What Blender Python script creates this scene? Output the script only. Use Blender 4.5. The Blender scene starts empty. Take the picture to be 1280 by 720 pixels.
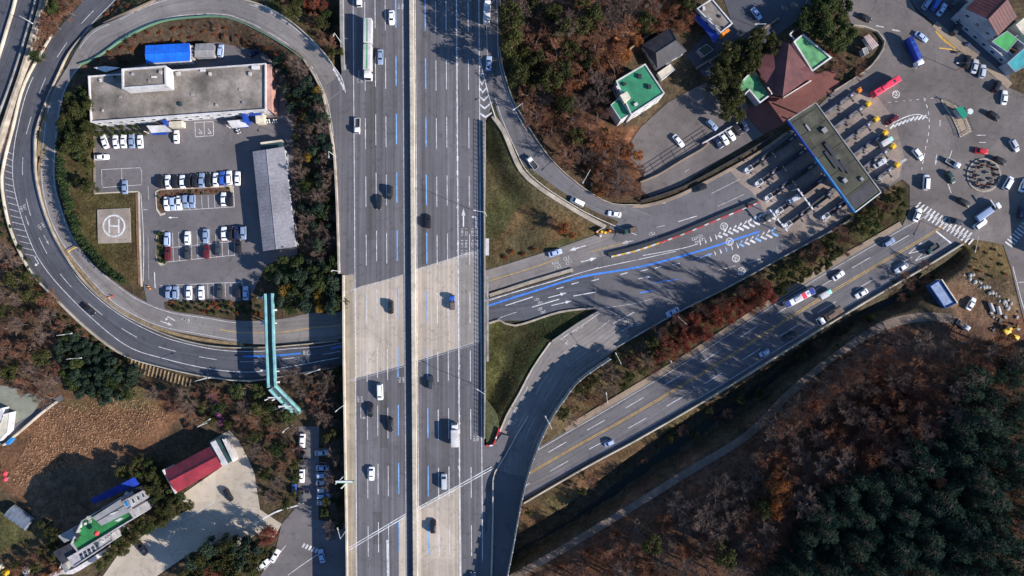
import bpy, bmesh, math, random
import numpy as np
from mathutils import Vector, Matrix
from mathutils.geometry import delaunay_2d_cdt

# ------------------------------------------------------------------ camera, sky, sun, exposure
SC = bpy.context.scene
COL = SC.collection
S = 0.27                      # metres per photo pixel (1280 wide) at street level
H = 230.4                     # height of the drone
R = math.radians
cam_d = bpy.data.cameras.new('camera'); cam_d.lens = 24; cam_d.sensor_width = 36
cam_d.clip_start = 1; cam_d.clip_end = 3000
cam = bpy.data.objects.new('camera', cam_d); COL.objects.link(cam)
cam.location = (0, 0, H); cam.rotation_euler = (0, 0, 0)
SC.camera = cam

SUN_EL = R(27.5)
SUN_AZ = math.atan2(0.92, -0.39)
W = bpy.data.worlds.new('World'); SC.world = W; W.use_nodes = True
nt = W.node_tree
sky = nt.nodes.new('ShaderNodeTexSky'); sky.sky_type = 'NISHITA'; sky.sun_disc = False
sky.sun_elevation = SUN_EL; sky.sun_rotation = SUN_AZ; sky.air_density = 1.0; sky.dust_density = 0.0; sky.ozone_density = 6.0
bg = nt.nodes['Background']; bg.inputs['Strength'].default_value = 0.115
nt.links.new(sky.outputs['Color'], bg.inputs['Color'])
sun_d = bpy.data.lights.new('sun', 'SUN'); sun_d.energy = 5.0; sun_d.angle = R(0.5); sun_d.color = (1.0, 0.93, 0.85)
sun = bpy.data.objects.new('sun', sun_d); COL.objects.link(sun)
ce = math.cos(SUN_EL)
sun.rotation_euler = Vector((-0.92*ce, 0.39*ce, -math.sin(SUN_EL))).to_track_quat('-Z', 'Y').to_euler()
sun.location = (120, -60, 200)
SC.view_settings.view_transform = 'Standard'; SC.view_settings.look = 'None'
SC.view_settings.gamma = 1; SC.view_settings.use_curve_mapping = False
SC.view_settings.exposure = 0.70

# ------------------------------------------------------------------ coordinates
def P(px, py, z=0.0):
    f = (H-z)/H
    return Vector(((px-640)*S*f, (360-py)*S*f, z))

def catmull(rows, step):
    A = np.array(rows, float); n = len(A); out = []
    for i in range(n-1):
        p0 = A[max(i-1, 0)]; p1 = A[i]; p2 = A[i+1]; p3 = A[min(i+2, n-1)]
        d = np.linalg.norm(p2[:2]-p1[:2]); k = max(1, int(d/step))
        for j in range(k):
            t = j/k
            out.append(0.5*((2*p1)+(-p0+p2)*t+(2*p0-5*p1+4*p2-p3)*t*t+(-p0+3*p1-3*p2+p3)*t**3))
    out.append(A[-1]); return np.array(out)

# ------------------------------------------------------------------ mesh helper
class MB:
    def __init__(s): s.v = []; s.f = []; s.m = []; s.uv = None
    def add(s, verts, faces, mi=0):
        b = len(s.v); s.v.extend([tuple(v) for v in verts])
        for f in faces: s.f.append(tuple(b+i for i in f)); s.m.append(mi)
    def box(s, c, d, mi=0, rz=0.0, taper=1.0):
        x, y, z = d[0]/2, d[1]/2, d[2]/2
        cs, sn = math.cos(rz), math.sin(rz); vs = []
        for k, zz in ((1, -z), (taper, z)):
            for sx, sy in ((-1, -1), (1, -1), (1, 1), (-1, 1)):
                a, b = sx*x*k, sy*y*k
                vs.append((c[0]+a*cs-b*sn, c[1]+a*sn+b*cs, c[2]+zz))
        s.add(vs, [(3, 2, 1, 0), (4, 5, 6, 7), (0, 1, 5, 4), (1, 2, 6, 5), (2, 3, 7, 6), (3, 0, 4, 7)], mi)
    def prism(s, pts, z0, z1, mi=0, top=True, bottom=False, mtop=None):
        n = len(pts)
        a = sum(pts[i][0]*pts[(i+1) % n][1]-pts[(i+1) % n][0]*pts[i][1] for i in range(n))
        if a < 0: pts = pts[::-1]
        vs = [(p[0], p[1], z0) for p in pts]+[(p[0], p[1], z1) for p in pts]
        s.add(vs, [(i, (i+1) % n, n+(i+1) % n, n+i) for i in range(n)], mi)
        if top: s.add([(p[0], p[1], z1) for p in pts], [tuple(range(n))], mi if mtop is None else mtop)
        if bottom: s.add([(p[0], p[1], z0) for p in pts], [tuple(range(n-1, -1, -1))], mi)
    def tube(s, a, b, r0, r1=None, n=6, mi=0, caps=True):
        a = Vector(a); b = Vector(b); r1 = r0 if r1 is None else r1
        d = (b-a)
        if d.length < 1e-6: return
        d.normalize(); u = d.orthogonal().normalized(); w = d.cross(u)
        vs = []
        for c, r in ((a, r0), (b, r1)):
            for i in range(n):
                t = 2*math.pi*i/n; vs.append(c+u*(r*math.cos(t))+w*(r*math.sin(t)))
        fs = [(i, (i+1) % n, n+(i+1) % n, n+i) for i in range(n)]
        if caps: fs += [tuple(range(n-1, -1, -1)), tuple(range(n, 2*n))]
        s.add(vs, fs, mi)
    def lathe(s, c, prof, n=12, mi=0):
        vs = []
        for r, z in prof:
            for i in range(n):
                t = 2*math.pi*i/n; vs.append((c[0]+r*math.cos(t), c[1]+r*math.sin(t), c[2]+z))
        fs = []
        for k in range(len(prof)-1):
            for i in range(n): fs.append((k*n+i, k*n+(i+1) % n, (k+1)*n+(i+1) % n, (k+1)*n+i))
        fs.append(tuple((len(prof)-1)*n+i for i in range(n)))
        s.add(vs, fs, mi)
    def mesh(s, name, mats, smooth=False, org=None):
        me = bpy.data.meshes.new(name)
        v = s.v if org is None else [(a-org[0], b-org[1], c-org[2]) for a, b, c in s.v]
        me.from_pydata(v, [], s.f)
        for m in mats: me.materials.append(m)
        if len(mats) > 1: me.polygons.foreach_set('material_index', s.m)
        if smooth: me.polygons.foreach_set('use_smooth', [True]*len(me.polygons))
        if s.uv is not None:
            uvl = me.uv_layers.new(name='UVMap'); li = np.empty(len(me.loops), int)
            me.loops.foreach_get('vertex_index', li)
            uvl.data.foreach_set('uv', np.array(s.uv, np.float32)[li].ravel())
        me.update(); return me
    def build(s, name, mats, parent=None, smooth=False, org=None):
        if not isinstance(mats, (list, tuple)): mats = [mats]
        if parent is not None and org is None and parent.get('_w'): org = parent.location
        return link(name, s.mesh(name, mats, smooth, org), parent)

def link(name, me, parent=None):
    o = bpy.data.objects.new(name, me); COL.objects.link(o)
    if parent is not None: o.parent = parent
    return o
def tag(o, label, cat, group=None):
    o['label'] = label; o['category'] = cat
    if group: o['group'] = group
    return o
ROOTS = []
def root(name, label, cat, loc, group=None, rz=0.0, world=False):
    o = bpy.data.objects.new(name, None); COL.objects.link(o); o.location = loc; o.rotation_euler = (0, 0, rz)
    o.empty_display_size = 0.3
    tag(o, label, cat, group)
    if world: o['_w'] = 1; ROOTS.append(o)       # children are given in world coordinates
    return o
def structure(o): o['kind'] = 'structure'; return o

# ------------------------------------------------------------------ materials
def mat(name, col, rough=0.6, var=0.0, scale=1.0, metal=0.0, bump=0.0, col2=None, obj_rand=0.0, spec=None, detail=6):
    m = bpy.data.materials.new(name); m.use_nodes = True
    t = m.node_tree; b = t.nodes['Principled BSDF']
    b.inputs['Base Color'].default_value = (*col, 1); b.inputs['Roughness'].default_value = rough
    b.inputs['Metallic'].default_value = metal
    if spec is not None: b.inputs['Specular IOR Level'].default_value = spec
    if var > 0 or col2 is not None or obj_rand > 0:
        tc = t.nodes.new('ShaderNodeTexCoord')
        n1 = t.nodes.new('ShaderNodeTexNoise'); n1.inputs['Scale'].default_value = scale; n1.inputs['Detail'].default_value = detail
        t.links.new(tc.outputs['Object'], n1.inputs['Vector'])
        mx = t.nodes.new('ShaderNodeMix'); mx.data_type = 'RGBA'
        lo = tuple(c*(1-var) for c in col); hi = tuple(min(1, c*(1+var)) for c in col) if col2 is None else col2
        mx.inputs['A'].default_value = (*lo, 1); mx.inputs['B'].default_value = (*hi, 1)
        mr = t.nodes.new('ShaderNodeMapRange'); mr.inputs['From Min'].default_value = 0.34; mr.inputs['From Max'].default_value = 0.66
        t.links.new(n1.outputs['Fac'], mr.inputs['Value'])
        fac = mr.outputs['Result']
        if obj_rand > 0:
            oi = t.nodes.new('ShaderNodeObjectInfo')
            ma = t.nodes.new('ShaderNodeMath'); ma.operation = 'MULTIPLY_ADD'
            ma.inputs[1].default_value = obj_rand; 
            sb = t.nodes.new('ShaderNodeMath'); sb.operation = 'SUBTRACT'; sb.inputs[1].default_value = 0.5
            t.links.new(oi.outputs['Random'], sb.inputs[0]); t.links.new(sb.outputs[0], ma.inputs[0])
            t.links.new(fac, ma.inputs[2]); fac = ma.outputs[0]
        t.links.new(fac, mx.inputs['Factor']); res = mx.outputs['Result']
        if obj_rand == 0:       # streaks and dirt at two more scales
            for sc2, am in ((scale*0.35, 0.16), (scale*7, 0.12)):
                n2 = t.nodes.new('ShaderNodeTexNoise'); n2.inputs['Scale'].default_value = sc2; n2.inputs['Detail'].default_value = 5
                t.links.new(tc.outputs['Object'], n2.inputs['Vector'])
                r2 = t.nodes.new('ShaderNodeMapRange'); r2.inputs['From Min'].default_value = 0.35; r2.inputs['From Max'].default_value = 0.65
                r2.inputs['To Min'].default_value = 1-am*1.5; r2.inputs['To Max'].default_value = 1+am*0.6; t.links.new(n2.outputs['Fac'], r2.inputs['Value'])
                m2 = t.nodes.new('ShaderNodeMix'); m2.data_type = 'RGBA'; m2.blend_type = 'MULTIPLY'; m2.inputs['Factor'].default_value = 1
                t.links.new(res, m2.inputs['A']); t.links.new(r2.outputs['Result'], m2.inputs['B']); res = m2.outputs['Result']
        t.links.new(res, b.inputs['Base Color'])
        if bump > 0:
            bp = t.nodes.new('ShaderNodeBump'); bp.inputs['Strength'].default_value = bump; bp.inputs['Distance'].default_value = 0.1
            t.links.new(n1.outputs['Fac'], bp.inputs['Height']); t.links.new(bp.outputs['Normal'], b.inputs['Normal'])
    return m

def leaf_mat(name, c1, c2, obj_rand=0.8, trans=0.25, spec=0.08):
    m = mat(name, c1, 0.7, 0.0, 0.9, col2=c2, obj_rand=obj_rand, spec=spec)
    t = m.node_tree; b = t.nodes['Principled BSDF']; out = t.nodes['Material Output']
    tr = t.nodes.new('ShaderNodeBsdfTranslucent'); ms = t.nodes.new('ShaderNodeMixShader'); ms.inputs[0].default_value = trans
    src = b.inputs['Base Color'].links[0].from_socket
    t.links.new(src, tr.inputs['Color']); t.links.new(b.outputs[0], ms.inputs[1]); t.links.new(tr.outputs[0], ms.inputs[2])
    t.links.new(ms.outputs[0], out.inputs['Surface'])
    return m

def pave(name, base, streak=0.25, mott=0.25, coord='UV', period=3.5, rough=0.85, tint=None):
    """asphalt / concrete: fine grain, broad mottling, wheel-track streaks along the road (u along, v across), patches"""
    m = bpy.data.materials.new(name); m.use_nodes = True
    t = m.node_tree; b = t.nodes['Principled BSDF']; b.inputs['Roughness'].default_value = rough
    b.inputs['Specular IOR Level'].default_value = 0.3
    N = t.nodes.new; L = t.links.new
    tc = N('ShaderNodeTexCoord')
    vec = tc.outputs['UV'] if coord == 'UV' else tc.outputs['Object']
    def noise(scale, stretch=None, det=5):
        n = N('ShaderNodeTexNoise'); n.inputs['Scale'].default_value = scale; n.inputs['Detail'].default_value = det
        if stretch:
            mp = N('ShaderNodeMapping'); mp.inputs['Scale'].default_value = stretch; L(vec, mp.inputs['Vector']); L(mp.outputs[0], n.inputs['Vector'])
        else: L(tc.outputs['Object'], n.inputs['Vector'])
        return n.outputs['Fac']
    def rng(sock, lo, hi, a=0.3, bb=0.7):
        r = N('ShaderNodeMapRange'); r.inputs['From Min'].default_value = a; r.inputs['From Max'].default_value = bb
        r.inputs['To Min'].default_value = lo; r.inputs['To Max'].default_value = hi; L(sock, r.inputs['Value']); return r.outputs['Result']
    def mul(x, y):
        q = N('ShaderNodeMath'); q.operation = 'MULTIPLY'; L(x, q.inputs[0]); L(y, q.inputs[1]); return q.outputs[0]
    f = mul(rng(noise(0.08), 1-mott, 1+mott), rng(noise(1.6), 1-mott*0.35, 1+mott*0.35))
    f = mul(f, rng(noise(0.35), 1-mott*0.4, 1+mott*0.4))
    if streak > 0:
        st = (0.012, 1.1, 1) if coord == 'UV' else (1.1, 0.012, 1)
        f = mul(f, rng(noise(1.0, st, 3), 1-streak, 1+streak))
        st = (0.05, 3.0, 1) if coord == 'UV' else (3.0, 0.05, 1)
        f = mul(f, rng(noise(1.0, st, 2), 1-streak*0.4, 1+streak*0.4))
    # worn repair patches, a different batch of material
    vo = N('ShaderNodeTexVoronoi'); vo.inputs['Scale'].default_value = 0.035; vo.distance = 'CHEBYCHEV'
    L(tc.outputs['Object'], vo.inputs['Vector'])
    sp = N('ShaderNodeSeparateColor'); L(vo.outputs['Color'], sp.inputs[0])
    f = mul(f, rng(sp.outputs[0], 0.93, 1.07, 0, 1))
    # oil and tar stains, sealed cracks
    f = mul(f, rng(noise(0.55, None, 3), 1.0, 0.80, 0.58, 0.70))
    wp = N('ShaderNodeTexNoise'); wp.inputs['Scale'].default_value = 0.25; wp.inputs['Detail'].default_value = 3; L(tc.outputs['Object'], wp.inputs['Vector'])
    ad = N('ShaderNodeVectorMath'); ad.operation = 'MULTIPLY_ADD'; ad.inputs[1].default_value = (7, 7, 7); L(wp.outputs['Color'], ad.inputs[0]); L(tc.outputs['Object'], ad.inputs[2])
    vc = N('ShaderNodeTexVoronoi'); vc.feature = 'DISTANCE_TO_EDGE'; vc.inputs['Scale'].default_value = 0.075; L(ad.outputs[0], vc.inputs['Vector'])
    f = mul(f, rng(vc.outputs['Distance'], 0.84, 1.0, 0.004, 0.014))
    mx = N('ShaderNodeMix'); mx.data_type = 'RGBA'; mx.blend_type = 'MULTIPLY'; mx.inputs['Factor'].default_value = 1
    mx.inputs['A'].default_value = (*base, 1); L(f, mx.inputs['B']); L(mx.outputs['Result'], b.inputs['Base Color'])
    bp = N('ShaderNodeBump'); bp.inputs['Strength'].default_value = 0.25; bp.inputs['Distance'].default_value = 0.03
    L(noise(4.0), bp.inputs['Height']); L(bp.outputs['Normal'], b.inputs['Normal'])
    return m

M = {}
M['asphalt'] = pave('asphalt', (0.122, 0.115, 0.122), 0.22, 0.14)
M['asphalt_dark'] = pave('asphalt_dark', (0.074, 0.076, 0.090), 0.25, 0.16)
M['asphalt_pale'] = pave('asphalt_pale', (0.190, 0.171, 0.163), 0.18, 0.15)
M['asphalt_lot'] = pave('asphalt_lot', (0.140, 0.126, 0.128), 0.0, 0.16, coord='OBJ')
M['asphalt_plaza'] = pave('asphalt_plaza', (0.138, 0.119, 0.113), 0.0, 0.24, coord='OBJ')
M['deck_asphalt'] = pave('deck_asphalt', (0.118, 0.112, 0.120), 0.26, 0.10, coord='OBJ')
M['deck_concrete'] = pave('deck_concrete', (0.42, 0.352, 0.285), 0.18, 0.09, coord='OBJ')
M['toll_concrete'] = pave('toll_concrete', (0.235, 0.185, 0.155), 0.0, 0.30, coord='OBJ')
M['beige_lot'] = pave('beige_lot', (0.42, 0.36, 0.29), 0.0, 0.12, coord='OBJ')
M['yard_concrete'] = pave('yard_concrete', (0.21, 0.215, 0.17), 0.0, 0.22, coord='OBJ')
M['red_paving'] = pave('red_paving', (0.155, 0.06, 0.05), 0.0, 0.2, coord='OBJ')
M['path'] = pave('path', (0.150, 0.112, 0.088), 0.0, 0.45, coord='OBJ')
M['sidewalk'] = pave('sidewalk', (0.25, 0.19, 0.14), 0.0, 0.22, coord='OBJ')
M['concrete'] = mat('concrete', (0.36, 0.31, 0.25), 0.85, 0.22, 0.5, bump=0.2)
M['concrete_pale'] = mat('concrete_pale', (0.50, 0.44, 0.35), 0.85, 0.14, 0.4)
M['concrete_grey'] = mat('concrete_grey', (0.27, 0.26, 0.25), 0.85, 0.25, 0.5)
M['paint_white'] = mat('paint_white', (0.64, 0.63, 0.63), 0.7, 0.25, 1.2)
M['paint_worn'] = mat('paint_worn', (0.42, 0.40, 0.39), 0.8, 0.35, 1.5)
M['paint_blue'] = mat('paint_blue', (0.045, 0.22, 0.72), 0.6, 0.15, 1.0)
M['paint_blue_pale'] = mat('paint_blue_pale', (0.20, 0.40, 0.72), 0.6, 0.2, 1.0)
M['paint_yellow'] = mat('paint_yellow', (0.62, 0.36, 0.05), 0.7, 0.25, 1.0)
M['paint_red'] = mat('paint_red', (0.6, 0.03, 0.04), 0.6, 0.15, 1.0)
M['white_wall'] = mat('white_wall', (0.60, 0.575, 0.57), 0.7, 0.14, 0.4)
M['grey_wall'] = mat('grey_wall', (0.35, 0.37, 0.42), 0.75, 0.12, 0.4)
M['pink_wall'] = mat('pink_wall', (0.55, 0.30, 0.24), 0.8, 0.12, 0.5)
M['roof_concrete'] = mat('roof_concrete', (0.225, 0.193, 0.165), 0.9, 0.45, 0.16, bump=0.1, detail=9)
M['roof_grey'] = mat('roof_grey', (0.24, 0.23, 0.25), 0.55, 0.10, 0.2)
M['roof_dark'] = mat('roof_dark', (0.035, 0.033, 0.04), 0.6, 0.3, 0.5)
M['roof_maroon'] = mat('roof_maroon', (0.12, 0.035, 0.035), 0.7, 0.2, 0.5)
M['roof_red'] = mat('roof_red', (0.25, 0.02, 0.032), 0.55, 0.15, 0.5)
M['roof_green'] = mat('roof_green', (0.032, 0.235, 0.115), 0.6, 0.22, 0.35)
M['roof_mint'] = mat('roof_mint', (0.11, 0.33, 0.14), 0.7, 0.3, 0.6)
M['roof_bright_green'] = mat('roof_bright_green', (0.06, 0.36, 0.09), 0.6, 0.2, 0.4)
M['roof_teal'] = mat('roof_teal', (0.04, 0.34, 0.36), 0.6, 0.2, 0.4)
M['roof_olive'] = mat('roof_olive', (0.058, 0.057, 0.038), 0.85, 0.25, 0.25)
M['roof_blue'] = mat('roof_blue', (0.012, 0.16, 0.80), 0.5, 0.15, 0.6)
M['roof_navy'] = mat('roof_navy', (0.008, 0.035, 0.30), 0.5, 0.2, 0.6)
M['blue'] = mat('blue_panel', (0.015, 0.06, 0.35), 0.45, 0.15, 1.0)
M['azure'] = mat('azure_panel', (0.03, 0.25, 0.60), 0.45, 0.15, 1.0)
M['teal_metal'] = mat('teal_metal', (0.21, 0.42, 0.43), 0.45, 0.15, 0.8)
M['teal_dark'] = mat('teal_dark', (0.02, 0.055, 0.065), 0.6, 0.2, 0.8)
M['steel'] = mat('steel', (0.55, 0.55, 0.55), 0.4, metal=0.7)
M['pale_metal'] = mat('pale_metal', (0.6, 0.6, 0.58), 0.5)
M['dark_metal'] = mat('dark_metal', (0.03, 0.03, 0.035), 0.5)
M['navy_metal'] = mat('navy_metal', (0.02, 0.035, 0.13), 0.5)
M['green_sign'] = mat('green_sign', (0.01, 0.22, 0.13), 0.4)
M['yellow'] = mat('yellow_paint', (0.75, 0.45, 0.02), 0.5)
M['orange'] = mat('orange_paint', (0.75, 0.22, 0.02), 0.5)
M['cream'] = mat('cream_panel', (0.65, 0.58, 0.45), 0.7, 0.1, 0.6)
M['glass'] = mat('glass', (0.012, 0.016, 0.022), 0.08, spec=0.6)
M['glass_blue'] = mat('glass_blue', (0.03, 0.06, 0.09), 0.1, spec=0.6)
M['rubber'] = mat('rubber', (0.015, 0.015, 0.015), 0.9)
M['rim'] = mat('rim', (0.4, 0.4, 0.42), 0.35, metal=0.8)
M['lamp_clear'] = mat('lamp_clear', (0.8, 0.8, 0.78), 0.15)
M['lamp_red'] = mat('lamp_red', (0.4, 0.01, 0.01), 0.2)
M['bark_pale'] = mat('bark_pale', (0.15, 0.115, 0.10), 0.9, 0.3, 2.0)
M['house_wall'] = mat('house_wall', (0.36, 0.34, 0.35), 0.8, 0.2, 0.5)
M['bark'] = mat('bark', (0.12, 0.085, 0.065), 0.9, 0.3, 2.0)
M['twig_grey'] = mat('twig_grey', (0.092, 0.060, 0.048), 0.9, 0.0, 1.5, col2=(0.155, 0.102, 0.078), obj_rand=0.8)
M['twig_rust'] = mat('twig_rust', (0.115, 0.050, 0.030), 0.9, 0.0, 1.5, col2=(0.20, 0.085, 0.045), obj_rand=0.8)
M['leaf_pine'] = leaf_mat('leaf_pine', (0.032, 0.037, 0.014), (0.078, 0.078, 0.026))
M['leaf_green'] = leaf_mat('leaf_green', (0.025, 0.040, 0.016), (0.07, 0.085, 0.028))
M['leaf_dark'] = leaf_mat('leaf_dark', (0.018, 0.034, 0.024), (0.045, 0.065, 0.04), trans=0.15)
M['leaf_conifer'] = leaf_mat('leaf_conifer', (0.009, 0.022, 0.017), (0.036, 0.054, 0.036), trans=0.08, spec=0.0)
M['leaf_orange'] = leaf_mat('leaf_orange', (0.26, 0.075, 0.02), (0.42, 0.16, 0.04))
M['roof_lawn'] = mat('roof_lawn', (0.022, 0.17, 0.045), 0.7, 0.25, 0.4)
M['leaf_red'] = leaf_mat('leaf_red', (0.14, 0.028, 0.02), (0.235, 0.062, 0.04))
M['leaf_rust'] = leaf_mat('leaf_rust', (0.15, 0.045, 0.020), (0.27, 0.10, 0.036))
M['leaf_brown'] = leaf_mat('leaf_brown', (0.075, 0.036, 0.022), (0.155, 0.076, 0.042))
M['leaf_yellow'] = leaf_mat('leaf_yellow', (0.12, 0.075, 0.02), (0.26, 0.17, 0.03))
M['leaf_hedge'] = leaf_mat('leaf_hedge', (0.018, 0.036, 0.016), (0.05, 0.075, 0.028))
M['soil'] = mat('soil', (0.30, 0.18, 0.10), 0.95, 0.3, 1.0)
M['stone_pale'] = mat('stone_pale', (0.42, 0.40, 0.37), 0.9, 0.25, 1.0)
M['tarp_grey'] = mat('tarp_grey', (0.30, 0.29, 0.29), 0.7, 0.15, 0.5)
M['brown_load'] = mat('brown_load', (0.16, 0.11, 0.08), 0.9, 0.3, 1.0)
M['water'] = mat('stream_water', (0.012, 0.016, 0.014), 0.45, spec=0.2)
M['magenta'] = mat('pink_cloth', (0.4, 0.12, 0.28), 0.8, 0.2, 1.0)

PAINT = {'white': (0.78, 0.78, 0.78), 'silver': (0.46, 0.48, 0.52), 'black': (0.018, 0.018, 0.021), 'dark grey': (0.045, 0.05, 0.058),
         'blue grey': (0.22, 0.29, 0.42), 'red': (0.5, 0.015, 0.02), 'dark red': (0.10, 0.012, 0.018), 'blue': (0.03, 0.10, 0.42),
         'pale blue': (0.38, 0.47, 0.66), 'dark green': (0.02, 0.055, 0.05), 'dark blue': (0.015, 0.025, 0.07), 'pink red': (0.75, 0.05, 0.10),
         'mint': (0.35, 0.75, 0.65), 'grey': (0.25, 0.25, 0.26), 'yellow': (0.75, 0.45, 0.02)}
for k, c in PAINT.items():
    M['p_'+k] = mat('paint_'+k.replace(' ', '_'), c, 0.32, spec=0.5)

# ------------------------------------------------------------------ roads: cross-sections in photo pixels (side a | side b), height
ROADS = {
 'outer_road': dict(rows=[(122, -30, 168, -25, 0.6), (104, 0, 146, 0, 0.5), (66, 45, 112, 36, 0.3), (32, 105, 75, 90, 0), (17, 165, 46, 160, 0), (6, 205, 44, 190, 0), (4, 235, 46, 225, 0), (15, 287, 57, 268, 0),
      (37, 335, 76, 310, 0), (60, 362, 107, 355, 0), (107, 407, 150, 391, 0), (155, 442, 200, 417, 0), (200, 457, 240, 429, 0), (260, 470, 280, 436, 0), (310, 475, 320, 437, 0), (350, 470, 360, 434, 0),
      (425, 457, 420, 428, 0), (520, 432, 515, 402, 0), (610, 404, 610, 373, 0), (660, 400, 650, 361, 0), (700, 389, 690, 349, 0), (760, 385, 747, 331, 0)], mat='asphalt_dark', fall=7, hw=5.5),
 'inner_road': dict(rows=[(790, 308, 770, 284, 0), (760, 318, 738, 296, 0), (715, 335, 700, 309, 0), (665, 350, 660, 322, 0), (610, 366, 610, 337, 0), (520, 395, 515, 362, 0), (425, 424, 425, 390, 0),
      (390, 427, 390, 391, 0), (350, 430, 350, 399, 0), (305, 429, 300, 401, 0), (250, 420, 258, 395, 0), (200, 410, 213, 388, 0), (160, 392, 176, 374, 0.1), (132, 372, 150, 357, 0.2), (95, 330, 121, 334, 0.3),
      (75, 302, 99, 308, 0.3), (60, 270, 84, 279, 0.3), (51, 230, 70, 230, 0.4), (52, 180, 71, 180, 0.5), (62, 125, 79, 122, 0.8), (82, 87, 100, 84, 1.3), (110, 42, 127, 70, 2.2), (145, 24, 160, 45, 3.0),
      (195, 1, 200, 27, 3.9), (245, -9, 242, 21, 4.4), (280, -8, 282, 21, 4.8), (302, 0, 302, 27, 5.1), (335, 11, 320, 35, 5.5), (370, 33, 353, 54, 5.9), (405, 67, 380, 73, 6.2), (427, 98, 402, 115, 6.46), (431, 130, 411, 145, 6.48), (432, 165, 416, 175, 6.48)], mat='asphalt_pale', fall=9, hw=3.5),
 'loop_ramp': dict(rows=[(604, -40, 622, -40, 6.48), (606, 30, 624, 30, 6.48), (608, 75, 626, 75, 6.46), (617, 125, 639, 120, 6.3), (630, 163, 655, 151, 5.8), (638, 182, 672, 178, 5.2), (652, 212, 691, 203, 4.3), (673, 232, 715, 225, 3.3),
      (700, 250, 740, 243, 2.2), (730, 268, 765, 255, 1.1), (760, 284, 800, 256, 0.3), (790, 300, 838, 247, 0)], mat='asphalt', fall=9, hw=4.5),
 'slip_road': dict(rows=[(745, 388, 790, 421, 0), (725, 402, 758, 446, 0.3), (690, 426, 723, 472, 1.2), (667, 460, 703, 497, 2.1), (650, 492, 690, 516, 3.0), (634, 520, 678, 540, 3.9), (624, 545, 667, 567, 4.8), (617, 580, 659, 592, 5.7),
      (613, 620, 651, 625, 6.4), (607, 670, 641, 680, 6.46), (601, 720, 633, 722, 6.48), (598, 770, 628, 770, 6.48)], mat='asphalt_pale', fall=9, hw=5.0, cut=575),
 'national_road': dict(rows=[(433, 668, 445, 735, 0), (540, 632, 550, 692, 0), (600, 602, 610, 655, 0), (651, 572, 655, 625, 0), (705, 540, 733, 580, 0), (770, 502, 800, 545, 0), (870, 441, 900, 487, 0), (960, 382, 990, 431, 0),
      (1040, 333, 1070, 382, 0), (1127, 283, 1155, 332, 0), (1165, 262, 1200, 303, 0)], mat='asphalt', fall=5, hw=7.5),
 'path': dict(rows=[(600, 742, 606, 749, 2.6), (632, 722, 637, 729, 2.6), (700, 683, 705, 691, 2.6), (800, 622, 805, 630, 2.6), (860, 584, 866, 592, 2.6), (930, 541, 937, 548, 2.6), (986, 486, 993, 493, 2.5), (1041, 442, 1046, 449, 2.3),
      (1100, 403, 1104, 414, 2.0), (1150, 391, 1152, 402, 1.4), (1195, 392, 1192, 404, 0.8)], mat='path', fall=2.2, hw=1.4),
 'expressway': dict(rows=[(-60, -40, 58, -40, 1.0), (-70, 0, 46, 0, 1.0), (-85, 50, 30, 50, 1.0), (-105, 100, 15, 100, 1.0), (-130, 160, -5, 160, 1.0), (-160, 230, -30, 230, 1.0)], mat='asphalt_dark', fall=4, hw=15),
 'lane': dict(rows=[(-30, 560, -20, 574, 0), (0, 541, 7, 551, 0), (35, 519, 41, 527, 0), (76, 493, 80, 499, 0)], mat='asphalt', fall=4, hw=1.2),
}
ZR = 0.12                                      # paving lies this far above the soil sheet
for r in ROADS.values():
    r['s'] = catmull(r['rows'], 6)             # ax ay bx by z
STREAM = [(610, 715), (655, 688), (720, 650), (800, 588), (900, 520), (1000, 450), (1075, 404), (1145, 350), (1190, 318)]

# ------------------------------------------------------------------ terrain height
X0, X1, Y0, Y1, GS = -270.0, 270.0, -190.0, 190.0, 0.9
NX = int((X1-X0)/GS)+1; NY = int((Y1-Y0)/GS)+1
gx = X0+GS*np.arange(NX); gy = Y0+GS*np.arange(NY)
GX, GY = np.meshgrid(gx, gy)
QX = GX/S+640; QY = 360-GY/S
def sstep(a, b, x):
    t = np.clip((x-a)/(b-a), 0, 1); return t*t*(3-2*t)
def dist_poly(pts, X, Y):
    """distance and parameter-interpolated value to a polyline of (x,y,val)"""
    D = np.full(X.shape, 1e9); V = np.zeros(X.shape)
    for a, b in zip(pts[:-1], pts[1:]):
        lo = (min(a[0], b[0])-40, min(a[1], b[1])-40); hi = (max(a[0], b[0])+40, max(a[1], b[1])+40)
        i0 = max(0, int((lo[0]-X0)/GS)); i1 = min(NX, int((hi[0]-X0)/GS)+1); j0 = max(0, int((lo[1]-Y0)/GS)); j1 = min(NY, int((hi[1]-Y0)/GS)+1)
        if i0 >= i1 or j0 >= j1: continue
        x = X[j0:j1, i0:i1]; y = Y[j0:j1, i0:i1]
        dx, dy = b[0]-a[0], b[1]-a[1]; L2 = dx*dx+dy*dy+1e-9
        t = np.clip(((x-a[0])*dx+(y-a[1])*dy)/L2, 0, 1)
        d = np.hypot(x-a[0]-t*dx, y-a[1]-t*dy)
        sub = D[j0:j1, i0:i1]; m = d < sub
        sub[m] = d[m]; V[j0:j1, i0:i1][m] = (a[2]+(b[2]-a[2])*t)[m]
    return D, V
s_h = ((QX-632)*0.5+(QY-726)*0.866)*S           # metres beyond the path, uphill
hill = 2.6+0.30*np.clip(s_h-1, 0, 100)
hill = np.where(s_h > -14, hill, 0)*sstep(-12, -4, s_h)
B = hill*sstep(560, 680, QX+0.25*QY)
B = B*(1-sstep(1120, 1200, QX)*(1-sstep(395, 470, QY)))      # the works yard is level
B += 6.0*np.exp(-(((QX-715)/75)**2+((QY-70)/95)**2))
rs = np.random.RandomState(3)
bump = np.zeros_like(B)
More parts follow.
